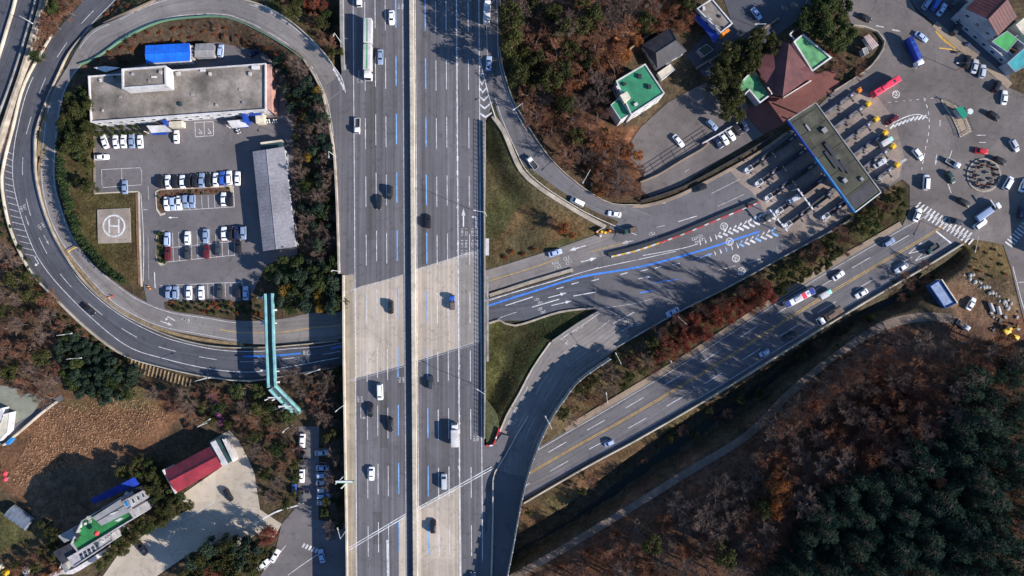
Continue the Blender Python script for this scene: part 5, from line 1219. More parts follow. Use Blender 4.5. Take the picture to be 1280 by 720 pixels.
block('long_shed', 'narrow pale roofed shed on the greenish yard at left edge', 'shed', [(4, 518), (12, 516), (9, 540), (-2, 552), (-4, 540)], 3.0, 'white_wall', 'cream', par=0.1, pw=.2, win=False)
barrier('yard_wall', 'low pale wall between the shaded lane and ploughed field', [(6, 556), (30, 536), (52, 517), (72, 502)], 1.1, 0.5, M['concrete_pale'], None, 0.9, 'wall')
mb = MB(); p = P(14, 551, .7); mb.box((p.x, p.y, 0.9), (2.6, 0.9, 1.3), rz=R(48)); mb.box((p.x, p.y, 1.6), (2.7, 1.0, 0.12), rz=R(48)); tag(mb.build('crate', M['azure']), 'bright blue covered crate beside the shaded lane', 'crate')
# works site, right
wc = root('site_container', 'large blue open-topped container on the works yard by the stream', 'container', G(1179, 367)); wc['_w'] = 1
q = [(1163, 358), (1176, 350), (1195.5, 379), (1182, 385.5)]
pts = ccw([tuple(P(x, y, 3)[:2]) for x, y in q]); zc_ = wc.location.z
for i in range(4):
    a, b = Vector((*pts[i], 0)), Vector((*pts[(i+1) % 4], 0)); c = (a+b)/2; mb = MB(); mb.box((c.x, c.y, zc_+1.4), ((b-a).length, 0.18, 2.8), rz=math.atan2((b-a).y, (b-a).x)); mb.build('side_panel', mat('container_blue', (0.03, 0.10, 0.28), 0.5, 0.3, 1), wc)
mb = MB(); mb.prism(inset(pts, 0.25), zc_-.4, zc_+2.3, 0); mb.build('tarp_cover', mat('pale_blue_tarp', (0.20, 0.28, 0.46), 0.5, 0.2, 1.0), wc)
mb = MB(); a, b = P(1176.5, 349.5, 3), P(1196, 378.5, 3); c = (a+b)/2; d = b-a; mb.box((c.x, c.y, zc_+1.5), (d.length+.2, 0.35, 3.2), rz=math.atan2(d.y, d.x)); mb.build('edge_rail', M['cream'], wc)
# ------------------------------------------------------------------ toll gate
D2 = Vector((0.811, 0.585, 0)); N2 = Vector((-0.585, 0.811, 0))    # lane direction in world axes
tc_ = root('toll_canopy', 'long dark olive flat canopy over the toll booths with blue edge', 'canopy', P(1043, 198, 0)); tc_['_w'] = 1
cq = [(985, 150.5), (1019.5, 128.5), (1101, 240.5), (1068.5, 265.5)]
pts = ccw([tuple(P(x, y, 9.2)[:2]) for x, y in cq])
mb = MB(); mb.prism(pts, 8.2, 9.2, 0, bottom=True); mb.build('roof', M['roof_olive'], tc_)
a, b = P(985, 150.5, 9.2), P(1068.5, 265.5, 9.2)
def edge(a, b, nm, m, z0, z1, w=0.35, off=0):
    d = (b-a); c = (a+b)/2; mb = MB(); mb.box((c.x, c.y, (z0+z1)/2), (d.length, w, z1-z0), rz=math.atan2(d.y, d.x)); return mb.build(nm, M[m], tc_)
edge(a, b, 'blue_fascia', 'blue', 8.1, 9.35, 0.28); edge(P(1019.5, 128.5, 9.2), P(1101, 240.5, 9.2), 'fascia', 'concrete_grey', 8.1, 9.45)
edge(b, P(1101, 240.5, 9.2), 'white_fascia', 'pale_metal', 8.1, 9.45, .3); edge(a, P(1019.5, 128.5, 9.2), 'fascia', 'concrete_grey', 8.1, 9.45)
lo = a.lerp(b, 0.40); edge(lo, b, 'azure_sign', 'azure', 8.5, 9.6, 0.3)
def cpt(u, v): # u along the canopy, v across (0..1)
    p = a.lerp(b, u); q_ = P(1019.5, 128.5, 9.2).lerp(P(1101, 240.5, 9.2), u); return p.lerp(q_, v)
for u0, u1, v0, v1, m_ in ((0.07, 0.30, 0.12, 0.62, 'concrete_grey'), (0.33, 0.47, 0.10, 0.55, 'roof_dark'), (0.86, 0.96, 0.08, 0.92, 'roof_dark'), (0.5, 0.55, 0.2, 0.9, 'concrete_grey')):
    pass
mb = MB()
for u in (0.04, 0.18, 0.33, 0.43, 0.62, 0.845):
    p, q_ = cpt(u, 0.06), cpt(u, 0.94); mb.tube((p.x, p.y, 9.25), (q_.x, q_.y, 9.25), 0.06, n=4)
mb.build('roof_seam', M['dark_metal'], tc_)
for u0, u1, v0, v1 in ((0.05, .2, .3, .9), (0.22, 0.42, 0.2, 0.8), (0.45, 0.7, 0.35, 0.9), (.86, .97, .1, .9)):
    pts_ = [cpt(u0, v0), cpt(u1, v0), cpt(u1, v1), cpt(u0, v1)]; mb = MB(); mb.prism([p[:2] for p in pts_], 9.1, 9.23+0.01*u0, 0); mb.build('roof_panel', M['roof_dark'] if u0 > .8 else mat('roof_felt', (0.060+u0*.02, 0.058+u0*.02, 0.040+u0*.02), 0.9, 0.45, 0.3), tc_)
M['island_concrete'] = mat('island_concrete', (0.15, 0.135, 0.125), 0.9, 0.35, 0.6)
for u_, v_, d_ in ((.42, .5, (5, 1.2, .5)), (.5, .35, (6.5, 1.0, .4)), (.56, .45, (6.5, 1.0, .4)), (.62, .55, (5, .8, .4)), (.25, .7, (1.6, 1.6, .8)), (.72, .3, (1.4, 1.2, .9)), (.15, .35, (2.5, .6, .4)), (.8, .75, (1.2, 1, .6))):
    p = cpt(u_, v_); mb = MB(); mb.box((p.x, p.y, 9.2+d_[2]/2), d_, rz=R(-54)); mb.build('roof_duct', M['dark_metal' if d_[0] > 4 else 'tarp_grey'], tc_)
NOSES = [(932, 214), (945, 231), (957, 249), (970, 266), (981, 283), (1028, 273)]
EXITS = [(1078, 110), (1089, 127), (1099, 146), (1110, 163), (1120, 180), (1125, 203)]
ordn = ['first', 'second', 'third', 'fourth', 'fifth', 'sixth']
for i, (n0, e0) in enumerate(zip(NOSES, EXITS)):
    A, E = P(*n0, .2), P(*e0, .2); d = (E-A); L = d.length; rz = math.atan2(d.y, d.x); dd = d.normalized(); nn = Vector((-dd.y, dd.x, 0))
    r = root('toll_island', f'{ordn[i]} toll island from the top, with white nose and blue rails', 'toll island', A, 'toll islands under the canopy'); r['_w'] = 1
    def bar(nm, s0, s1, w, z0, z1, m_, off=0.0):
        c = A+dd*((s0+s1)/2)+nn*off; mb = MB(); mb.box((c.x, c.y, (z0+z1)/2), (s1-s0, w, z1-z0), rz=rz); return mb.build(nm, m_ if not isinstance(m_, str) else M[m_], r)
    bar('island_base', 0.5, L-1.0, 1.5, 0, 0.34, 'island_concrete')
    bar('railing', 2.2, L*0.42, 0.22, 0.3, 1.3, 'navy_metal', 0.72); bar('railing', 2.2, L*0.42, 0.12, 0.3, 1.0, 'navy_metal', -0.72)
    bar('railing', L*0.6, L-3.2, 0.22, 0.3, 1.3, 'navy_metal', 0.72)
    bar('planting_bed', 3.0, L*0.36, 0.9, 0.3, 0.5, mat('island_bed', (0.10, 0.095, 0.035) if i in (0, 2, 4) else (0.12, 0.09, 0.06), 0.95, 0.4, 1.5))
    bth = bar('booth', L*0.47, L*0.47+3.4, 1.5, 0.34, 3.0, 'white_wall'); bar('booth_roof', L*0.47-.3, L*0.47+3.7, 1.9, 3.0, 3.2, 'blue'); bar('booth_window', L*0.47+.3, L*0.47+3.1, 1.54, 1.3, 2.3, 'glass_blue')
    mb = MB(); c = A+dd*0.2; mb.lathe((c.x, c.y, 0.1), [(1.0, 0), (1.0, 1.0), (0.82, 1.35), (0.78, 1.35), (0.6, 1.1)], 14); mb.box((*(A+dd*1.3)[:2], 0.7), (2.0, 1.7, 1.2), rz=rz); mb.build('crash_cushion', M['paint_white'], r)
    mb = MB(); c = A+dd*1.5; mb.box((c.x, c.y, 1.4), (1.2, 0.9, 0.25), rz=rz); mb.build('cushion_cover', M['dark_metal'], r)
    mb = MB(); c = E-dd*1.6; mb.box((c.x, c.y, 0.75), (1.6, 1.5, 0.9), rz=rz); mb.box((c.x, c.y, 1.25), (1.2, 0.7, 0.25), rz=rz); mb.build('yellow_cushion', M['yellow' if i != 0 else 'orange'], r)
    for s_ in (L*0.46, L*0.60):
        c = A+dd*s_; mb = MB(); mb.tube((c.x, c.y, .3), (c.x, c.y, 8.2), 0.28, n=10); mb.build('canopy_column', M['concrete_grey'], r)
    for s_, sz_ in ((6.5, .7), (L*.36+1, .9), (L-9.5, .8), (L-5.0, .6)):
        c = A+dd*s_; mb = MB(); mb.box((c.x, c.y, .3+sz_), (sz_*1.2, sz_*.8, sz_*2), rz=rz); mb.build('equipment_cabinet', M['concrete_grey' if sz_ > .65 else 'white_wall'], r)
    c = A+dd*(L*.44)-nn*.9; mb = MB(); mb.tube((c.x, c.y, 1.1), (c.x-nn.x*2.6, c.y-nn.y*2.6, 1.2), .05, n=5); mb.build('barrier_arm', M['paint_white'], r)
    for s_ in (4.5, 9.5, L-7.0):
        c = A+dd*s_; mb = MB(); mb.tube((c.x, c.y, .3), (c.x, c.y, 3.6), 0.09, n=6); mb.box((c.x-nn.x*.8, c.y-nn.y*.8, 3.5), (0.25, 1.8, 0.35), rz=rz); mb.box((c.x-nn.x*1.5, c.y-nn.y*1.5, 3.6), (0.5, 0.6, 0.5), rz=rz); mb.build('lane_signal', M['dark_metal'], r)
for px, py, qx, qy, lab in ((997, 236, 1016, 262, 'overhead sensor gantry with pale beam across the lower toll lanes'), (962, 262, 984, 289, 'thin overhead gantry above the noses of the middle toll islands')):
    r = root('toll_gantry', lab, 'gantry', P(px, py, 0)); r['_w'] = 1; A, E = P(px, py, 4.8), P(qx, qy, 4.8)
    for c in (A, E): mb = MB(); mb.tube((c.x, c.y, 0), c, 0.14, n=8); mb.build('post', M['pale_metal'], r)
    d = E-A; c = (A+E)/2; mb = MB(); mb.box((c.x, c.y, 4.85), (d.length, .4, .3), rz=math.atan2(d.y, d.x)); mb.build('beam', M['pale_metal'], r)
    for f in (.2, .45, .7, .9): c = A.lerp(E, f); mb = MB(); mb.box((c.x, c.y, 5.1), (0.6, 0.6, 0.3), rz=.6); mb.build('sensor', M['white_wall'], r)
# ------------------------------------------------------------------ footbridge
fb = root('footbridge', 'teal steel footbridge crossing both left roads, with stairs', 'footbridge', P(338, 430, 0)); fb['_w'] = 1
FBP = [(336.5, 367, 5.6), (337, 380, 5.8), (338.2, 430, 5.8), (340.5, 484, 5.8)]; ST = [(341.5, 484, 5.8), (350, 493, 4.6), (357, 500, 3.4), (374, 517, 0.3)]
def walkway(path, w, nm):
    fl, r1, r2 = MB(), MB(), MB(); ps = MB()
    for a, b in zip(path[:-1], path[1:]):
        A, C = P(*a), P(*b); d = (C-A); dh_ = Vector((d.x, d.y, 0)).normalized(); n = Vector((-dh_.y, dh_.x, 0)); up = Vector((0, 0, 1.25)); dn = Vector((0, 0, -.35)); ex = dh_*0.05
        fl.add([A-n*w/2+dn-ex, C-n*w/2+dn+ex, C+n*w/2+dn+ex, A+n*w/2+dn-ex, A-n*w/2-ex, C-n*w/2+ex, C+n*w/2+ex, A+n*w/2-ex], [(3, 2, 1, 0), (4, 5, 6, 7), (0, 1, 5, 4), (2, 3, 7, 6), (1, 2, 6, 5), (3, 0, 4, 7)])
        for s_, rb in ((-1, r1), (1, r2)):
            o = n*s_*(w/2+.38)
            rb.add([A+o-n*.36-dn*0-up*.3, C+o-n*.36-up*.3, C+o+n*.36-up*.3, A+o+n*.36-up*.3, A+o-n*.36+up*.88, C+o-n*.36+up*.88, C+o+n*.36+up*.88, A+o+n*.36+up*.88], [(3, 2, 1, 0), (4, 5, 6, 7), (0, 1, 5, 4), (2, 3, 7, 6), (1, 2, 6, 5), (3, 0, 4, 7)])
            rb.tube(A+o+up, C+o+up, 0.07, n=6)
            k = max(1, int(d.length/2.2))
            for j in range(k+1): c = A.lerp(C, j/k)+o; ps.tube(c+up*.5, c+up*1.02, 0.06, n=5)
    fl.build(nm+'_floor', M['teal_dark'], fb); r1.build('railing', M['teal_metal'], fb); r2.build('railing', M['teal_metal'], fb); ps.build('railing_post', M['pale_metal'], fb)
walkway(FBP, 1.5, 'deck'); walkway(ST, 1.5, 'stair')
mb = MB()
for j in range(26):
    f = j/25; a, b = (ST[0], ST[3]); c = P(a[0]+(b[0]-a[0])*f, a[1]+(b[1]-a[1])*f, 5.6-5.3*f); mb.box((c.x, c.y, c.z+.1), (0.16, 1.5, 0.12), rz=R(-45))
mb.build('stair_tread', M['pale_metal'], fb)
for x, y, w in ((334, 372, 1), (338, 404, 3), (341, 464, 3), (343, 497, 1), (356, 508, 1)):
    for s_ in (-1, 1):
        p = P(x+s_*4.6, y, 0); mb = MB(); mb.tube((p.x, p.y, -.2), (p.x, p.y, 5.4), 0.22, n=8); mb.build('column', M['white_wall'], fb)
    p = P(x, y, 5.2); mb = MB(); mb.box((p.x, p.y, 5.2), (4.2, .4, .4)); mb.build('cross_beam', M['white_wall'], fb)
for x, y in ((331, 371), (343.5, 387.5), (330.5, 404), (328.5, 463), (347, 477.5)):
    p = P(x, y, 5.6); mb = MB(); mb.box((p.x, p.y, 5.8), (1.4, 0.6, 0.7)); mb.build('lamp_box', M['white_wall'], fb)

# ------------------------------------------------------------------ street lamps, signs
def lamp(px, py, hx, hy, label, h=10.0, z=None, m='pale_metal', cat='street lamp', nm='street_lamp'):
    b = surf(px, py) if z is None else P(px, py, z); top = b+Vector((0, 0, h)); hd = P(hx, hy, b.z+h+.5)
    r = root(nm, label, cat, b); r['_w'] = 1
    mb = MB(); mb.tube(b-Vector((0, 0, .6)), top, 0.11, 0.06, n=8); mb.build('pole', M[m], r)
    d = hd-top; d.z = 0; L = d.length
    if L > 5: hd = top+d*(5/L)+Vector((0, 0, .5))
    mb = MB(); mb.tube(top, hd, 0.06, 0.05, n=6); mb.build('arm', M[m], r)
    dn = (hd-top); rz = math.atan2(dn.y, dn.x); mb = MB(); mb.box((hd.x, hd.y, hd.z), (0.85, 0.32, 0.16), rz=rz, taper=.8); mb.build('lamp_head', M['white_wall'], r)
    return r
lamp(608, 270, 593, 263, 'street lamp on the right highway edge above the painted arrows', 11, DZ)
lamp(607.5, 487, 597, 487, 'street lamp on the right highway edge beside the dark grass gore', 10, DZ)
lamp(625.5, 7, 612, 7, 'street lamp beside the shaded truck on the top ramp', 10, 6)
lamp(653, 139, 642, 137, 'street lamp where the wood meets the ramp bend', 10, 3)
lamp(427, 54, 417, 44, 'lamp at highway edge beside the small triangular wood', 9, DZ)
lamp(420, 196, 411, 196, 'lamp on the ramp parapet left of the two black cars', 9, DZ)
lamp(425.5, 339, 415, 338.5, 'lamp at highway edge where the concrete span starts', 9, DZ)
lamp(432, 505, 420, 514, 'lamp at highway edge left of the white van', 9, DZ)
lamp(434, 661, 422, 661, 'lamp at highway edge over the dark blue underpass shade', 9, DZ)
lamp(734, 218, 729, 228, 'lamp leaning over the loop ramp beside orange trees', 9)
lamp(259, 472, 272, 470, 'lamp outside the loop road near its striped slope', 9)
lamp(391, 464, 399, 462, 'lamp beside outer road right of the footbridge', 9)
lamp(93, 417, 117, 413, 'lamp above the dense green trees outside the loop', 9)
lamp(102, 446, 128, 445, 'pale pole lamp among the dense green trees', 8, None)
lamp(48, 33, 62, 42, 'lamp between the corner expressway and loop road', 9)
lamp(772, 452, 770, 442, 'white lamp beside the slip road start', 8)
lamp(688, 530, 682, 521, 'white lamp behind the noise wall', 8)
lamp(756, 500, 758, 492, 'short lamp on the embankment above the national road', 7)
lamp(851, 404, 848, 396, 'lamp on the red tree embankment beside the toll road', 8)
lamp(838, 463, 839, 452, 'dark lamp on the pavement of the national road', 8, None, 'dark_metal')
lamp(1138, 258, 1146, 262, 'lamp at the pedestrian crossing corner', 8, None, 'dark_metal')
lamp(1203, 298, 1216, 326, 'long dark lamp by the end of the flood wall', 8, None)
lamp(1195, 88, 1178, 80, 'dark lamp standing in the upper plaza', 8, None, 'dark_metal')
lamp(951, 37, 945, 30, 'white globe lamp on the lane behind blue-edged building', 5)
lamp(260, 528, 272, 518, 'pale pole above the red-roofed restaurant', 8)
lamp(366, 531, 354, 540, 'pale street lamp beside the side street entrance', 8)
for px, py, hx, hy, lab in ((416, 603, 441, 603, 'green overhead road sign on a bracket at the highway edge'),):
    r = root('road_sign', lab, 'road sign', P(433, 603, DZ)); r['_w'] = 1
    a, b = P(420, 603, DZ+6), P(441, 603, DZ+6); c = P(433, 603, DZ)
    mb = MB(); mb.tube((c.x, c.y, 3), (c.x, c.y, DZ+6.4), 0.25, n=8); mb.build('post', M['pale_metal'], r)
    mb = MB(); c2 = (a+b)/2; mb.box((c2.x, c2.y, DZ+5.2), (b.x-a.x, 0.25, 2.6)); mb.build('sign_panel', M['green_sign'], r)
    mb = MB(); mb.box((c2.x, c2.y+.35, DZ+6.5), (b.x-a.x, 0.6, 0.2)); mb.tube(P(419, 605.5, DZ+6.2), P(429, 596, DZ+6.2), .12); mb.build('bracket', M['pale_metal'], r)
# arrow hazard board where the loop ramp meets inner road
r = root('hazard_drums', 'orange and white hazard drums at the ramp nose', 'hazard marker', G(757, 291)); r['_w'] = 1
for x, y, m_ in ((746, 290, 'orange'), (750, 295, 'paint_white'), (756, 291, 'yellow'), (762, 289, 'orange'), (752, 290, 'yellow')):
    p = G(x, y); mb = MB(); mb.lathe((p.x, p.y, p.z), [(.45, 0), (.45, .9), (.3, 1.1)], 10); mb.build('drum', M[m_], r)
mb = MB(); p = G(749, 288); mb.box((p.x, p.y, p.z+1.2), (2.6, .15, 1.2), rz=.5); mb.build('board', M['pale_metal'], r)
def cone(px, py, label, c='orange', h=.9):
    p = surf(px, py); r = root('traffic_cone', label, 'traffic cone', p); mb = MB(); mb.box((0, 0, .04), (.6, .6, .08)); mb.build('foot', M['dark_metal'], r)
    mb = MB(); mb.lathe((0, 0, .08), [(.3, 0), (.06, h)], 10); mb.build('cone_body', M[c], r)
for x, y, l in ((186, 358, 'orange traffic cone at the car park entrance'), (188, 361, 'orange traffic cone closest to the inner road kerb'), (137, 372, 'orange cone by the inner loop barrier'), (141, 370, 'red cone leaning by the inner loop barrier')): cone(x, y, l, 'orange' if 'red' not in l else 'paint_red')
mb = MB(); p, q_ = P(85, 314, 1.2), P(95, 309, 1.2); mb.tube(p, q_, 0.12); 
for c in (p, q_): mb.tube((c.x, c.y, 0), c, .1)
tag(mb.build('height_bar', M['yellow']), 'yellow bar gate across the narrow shaded service road', 'gate')
# parasols
def parasol(px, py, z, label, m_, R_=1.5):
    p = P(px, py, z); r = root('parasol', label, 'parasol', p); mb = MB(); mb.tube((0, 0, 0), (0, 0, 2.3), .04); mb.build('pole', M['pale_metal'], r)
    mb = MB(); mb.lathe((0, 0, 1.9), [(R_, 0), (R_*.55, .4), (.05, .7)], 8); mb.build('canopy', M[m_], r)
parasol(125, 664, 13.35, 'red parasol on the green roof terrace', 'paint_red', 0.9); parasol(11, 590, 0, 'red parasol beside the ploughed field', 'paint_red', 1.0); parasol(12, 597, 0, 'small pink parasol below the red one by the field', 'p_pink red', 0.8)
for i, (x, y, m_, l) in enumerate(((36, 712, 'white_wall', 'white plastic tank at the bottom left edge'), (37, 720, 'paint_worn', 'pale plastic tank below the white one at bottom left'), (8, 716, 'yellow', 'yellow-green plastic tank at the bottom left corner'), (1, 708, 'cream', 'cream plastic tank at the left edge corner'))):
    p = G(x, y); r = root('storage_tank', l, 'tank', p); mb = MB(); mb.lathe((0, 0, 0), [(1.2, 0), (1.2, 1.4), (.9, 1.7), (.3, 1.8)], 14); mb.build('tank_body', M[m_], r); mb = MB(); mb.lathe((0, 0, 1.75), [(.35, 0), (.35, .2)], 10); mb.build('lid', M['dark_metal'], r)
# roundabout ring
rb = root('roundabout', 'round paved traffic island ringed by dark stones in the plaza', 'traffic island', P(1230, 219, 0.1)); rb['_w'] = 1
c = P(1230, 219, .2); mb = MB(); mb.lathe((c.x, c.y, 0), [(5.75, 0), (5.75, .26), (5.3, .26)], 40); mb.build('kerb_edge', M['concrete'], rb)
mb = MB(); mb.lathe((c.x, c.y, 0), [(5.2, 0.1), (5.2, .30)], 40); mb.build('paving', M['asphalt_plaza'], rb)
for i in range(15):
    t = 2*math.pi*i/15; q_ = c+Vector((4.4*math.cos(t), 4.4*math.sin(t), 0)); p = (q_.x, q_.y, .3)
    r = root('stone_bollard', 'dark squat stone post on the edge of the round island', 'bollard', p, 'stone posts round the traffic island'); mb = MB(); mb.lathe((0, 0, 0), [(.32, 0), (.42, .5), (.36, 1.0), (.15, 1.15)], 9); mb.build('stone', M['dark_metal'], r); mb = MB(); mb.lathe((0, 0, -.02), [(.5, 0), (.5, .1)], 9); mb.build('footing', M['concrete_grey'], r)
for x, y in ((1226, 210), (1233, 216), (1222, 220), (1238, 224), (1228, 226)):
    p = P(x, y, .3); r = root('flower_tub', 'low square planter tub inside the round traffic island', 'planter', p, 'planters inside the round island'); mb = MB(); mb.box((0, 0, .3), (1.3, .7, .6), taper=1.1); mb.build('tub', M['concrete_grey'], r); mb = MB(); mb.box((0, 0, .7), (1.1, .55, .3), taper=.5); mb.build('plants', M['leaf_hedge'], r)
# triangular island with the green guard booth
ti = root('traffic_island', 'long kerbed traffic island with brick surface near the blue truck', 'traffic island', P(1196, 148, 0)); ti['_w'] = 1
q = [(1176, 125), (1179, 124), (1195, 133), (1208, 149), (1214, 164), (1200, 172), (1197.5, 163), (1191, 149)]
mb = MB(); mb.prism([P(x, y, .2)[:2] for x, y in q], -.2, .27, 0); mb.build('kerb_edge', M['concrete_pale'], ti)
mb = MB(); mb.prism(inset(ccw([tuple(P(x, y, .2)[:2]) for x, y in q]), .25), -.2, .30, 0); mb.build('paving', M['sidewalk'], ti)
pb = MB()
for a_, b_ in zip(q, q[1:]+q[:1]):
    A, E = P(*a_, 0), P(*b_, 0)
    for f in np.arange(0, 1, 0.25): c = A.lerp(E, f); pb.tube((c.x, c.y, .3), (c.x, c.y, 1.3), .06, n=5)
    pb.tube((A.x, A.y, 1.2), (E.x, E.y, 1.2), .05, n=5)
pb.build('railing', M['dark_metal'], ti)
gb = root('guard_booth', 'small booth with flat dark green roof on the traffic island', 'booth', P(1202, 141, .2)); gb['_w'] = 1
mb = MB(); q = ccw([tuple(P(x, y, 3)[:2]) for x, y in ((1194.5, 135), (1203.5, 133), (1210.5, 143.5), (1204, 149))]); mb.prism(inset(q, .4), .25, 2.7, 0); mb.build('wall', M['white_wall'], gb)
mb = MB(); mb.prism(q, 2.7, 3.0, 0, bottom=True); mb.build('roof', M['green_sign'], gb)
door(gb, 1204, 142, .3, R(30), 1.0, 2.0, z=.3)
r = root('round_table', 'white round slab beside the green guard booth', 'table', P(1211, 140, .3)); mb = MB(); mb.tube((0, 0, 0), (0, 0, .7), .12); mb.build('leg', M['steel'], r); mb = MB(); mb.lathe((0, 0, .7), [(1.0, 0), (1.0, .1)], 16); mb.build('table_top', M['pale_metal'], r)
# kiosk in the planted island
kq = root('market_kiosk', 'small kiosk with white and red striped roof in the planted corner', 'kiosk', G(1089, 53)); kq['_w'] = 1
q = ccw([tuple(P(x, y, 2.8)[:2]) for x, y in ((1080, 46), (1086.5, 42.5), (1098.5, 56.5), (1091, 62))]); mb = MB(); mb.prism(inset(q, .3), -.2, 2.5, 0); mb.build('wall', M['white_wall'], kq)
mb = MB(); mb.prism(q, 2.5, 2.75, 0, bottom=True); mb.build('roof', M['white_wall'], kq)
for f in (.2, .5, .8):
    A = Vector((*q[0], 0)).lerp(Vector((*q[1], 0)), f); E = Vector((*q[3], 0)).lerp(Vector((*q[2], 0)), f); c = (A+E)/2; d = E-A; mb = MB(); mb.box((c.x, c.y, 2.79), (d.length, .35, .06), rz=math.atan2(d.y, d.x)); mb.build('roof_stripe', M['pink_wall'], kq)
block('tool_shed', 'tiny grey-white shed below the striped kiosk', 'shed', [(1078, 61), (1083, 59), (1086, 66), (1081, 69)], 2.2, 'white_wall', 'tarp_grey', par=.1, pw=.1, win=False)
barrier('site_fence', 'yellowish kerb wall curving round the planted corner', [(1042, 114), (1066, 99), (1088, 83), (1103, 62), (1105, 52), (1096, 40), (1080, 34), (1066, 32)], 0.8, 0.5, M['concrete'], 0.1, .8, 'wall')
barrier('boundary_wall', 'thin pale wall along the row of cars by the red terrace', [(877, 180), (895, 170), (915, 158), (930, 148)], 1.2, .4, M['white_wall'], 0.0, .9, 'wall')
barrier('boundary_wall', 'long dark railing wall separating yard and toll approach', [(800, 252), (850, 235), (905, 206), (940, 186), (962, 172)], 1.4, .5, M['dark_metal'], 0.0, .8, 'wall')
barrier('boundary_wall', 'pale stone wall between the soil slope and the house yard', [(800, 228), (822, 219), (850, 202), (878, 186), (885, 180)], 1.0, .5, M['sidewalk'], 0.0, .9, 'wall')
barrier('boundary_wall', 'old brownish wall on the orange slope above black house', [(786, 63), (806, 48), (820, 38), (843, 20)], 1.6, .4, M['sidewalk'], None, .9, 'wall')
barrier('boundary_wall', 'brown stone wall below the dark lane behind pine trees', [(870, 86), (905, 66), (940, 46), (972, 24)], 1.2, .6, M['sidewalk'], 0, .9, 'wall')
# soil-retaining grid of beams on the red slope
rg = root('slope_grid', 'dark lattice of retaining beams on the reddish slope', 'retaining grid', G(855, 190)); rg['_w'] = 1; mb = MB()
for i in range(7):
    a_ = (806+i*13, 224-i*8.4); mb.tube(G(*a_, .06), G(a_[0]-7, a_[1]-12, .06), .16, n=4)
for j in range(4):
    mb.tube(G(806-j*2.4, 222-j*4, .07), G(886-j*2.4, 170-j*4, .07), .16, n=4)
mb.build('beam', M['dark_metal'], rg)
mb = MB()
for i in range(17): a_ = (165+i*4.6, 449+i*1.55); mb.tube(G(*a_, .15), G(a_[0]-3.5+i*.1, a_[1]+14-i*.25, .15), .22, n=4)
o = mb.build('slope_ribs', mat('slope_rib', (0.30, 0.22, 0.13), 0.9, 0.3, 1)); tag(o, 'ribbed retaining slope outside the dark loop road', 'retaining grid')
# ------------------------------------------------------------------ vehicles
def loft(mb, secs, mi=0):
    """secs: (x, half width, z bottom, z side, z top, top width factor)"""
    k = 8; V = []
    for x, w, zb, zs, zt, tf in secs:
        V += [(x, -w*.9, zb), (x, -w, zb+(zs-zb)*.35), (x, -w*.985, zs), (x, -w*tf, zt), (x, w*tf, zt), (x, w*.985, zs), (x, w, zb+(zs-zb)*.35), (x, w*.9, zb)]
    F = []
    for i in range(len(secs)-1):
        for j in range(k): F.append((i*k+j, i*k+(j+1) % k, (i+1)*k+(j+1) % k, (i+1)*k+j))
    F += [tuple(range(k-1, -1, -1)), tuple((len(secs)-1)*k+j for j in range(k))]
    F = [f[::-1] for f in F[:-2]]+[F[-2][::-1], F[-1][::-1]]
    mb.add(V, F, mi)
def frust(mb, b, t, z0, z1, mi=0):      # b,t: (x0,x1,halfw)
    V = [(b[0], -b[2], z0), (b[1], -b[2], z0), (b[1], b[2], z0), (b[0], b[2], z0), (t[0], -t[2], z1), (t[1], -t[2], z1), (t[1], t[2], z1), (t[0], t[2], z1)]
    mb.add(V, [(4, 5, 6, 7), (0, 1, 5, 4), (1, 2, 6, 5), (2, 3, 7, 6), (3, 0, 4, 7)], mi); return V
def fix(me):
    bm = bmesh.new(); bm.from_mesh(me); bmesh.ops.recalc_face_normals(bm, faces=bm.faces); bm.to_mesh(me); bm.free()
def bev(me, w=0.05, seg=2):
    bm = bmesh.new(); bm.from_mesh(me); bmesh.ops.remove_doubles(bm, verts=bm.verts, dist=.001); bmesh.ops.recalc_face_normals(bm, faces=bm.faces)
    bmesh.ops.bevel(bm, geom=[e for e in bm.edges if len(e.link_faces) == 2 and e.calc_face_angle(0) > .35], offset=w, segments=seg, affect='EDGES', profile=.6); bm.to_mesh(me); bm.free()
    me.polygons.foreach_set('use_smooth', [True]*len(me.polygons))
def wheel_mesh(r=.33, w=.22):
    mb = MB(); n = 14; prof = [(r*.62, -w/2), (r*.93, -w/2), (r, -w*.3), (r, w*.3), (r*.93, w/2), (r*.62, w/2)]; V = []
    for rr2, y in prof:
        for i in range(n): t = 2*math.pi*i/n; V.append((rr2*math.cos(t), y, rr2*math.sin(t)))
    F = [(k*n+i, k*n+(i+1) % n, (k+1)*n+(i+1) % n, (k+1)*n+i) for k in range(5) for i in range(n)]; mb.add(V, F, 0)
    mb.add([V[i] for i in range(n)]+[V[5*n+i] for i in range(n)], [tuple(range(n)), tuple(range(2*n-1, n-1, -1))], 1)
    me = mb.mesh('wheel', [M['rubber'], M['rim']]); fix(me); return me
WH = wheel_mesh(); WHL = wheel_mesh(.5, .3)
_cache = {}
def mesh_of(key, fn):
    if key not in _cache: _cache[key] = fn()
    return _cache[key]
def simple(nm, boxes, m, bv=0.0):
    mb = MB()
    for c, d, *t in boxes: mb.box(c, d, taper=t[0] if t else 1.0)
    me = mb.mesh(nm, [M[m]])
    if bv: bev(me, bv)
    return me
CARS = {  # length, width, height, greenhouse base x0,x1, roof x0,x1, belt z
 'sedan': (4.75, 1.84, 1.45, -1.75, 1.05, -1.05, 0.35, .93), 'suv': (4.65, 1.9, 1.70, -2.15, 1.05, -1.9, 0.40, 1.05), 'hatch': (3.65, 1.62, 1.50, -1.70, 1.0, -1.45, .42, .98), 'van': (5.1, 1.95, 1.95, -2.42, 1.75, -2.25, 1.05, 1.10)}
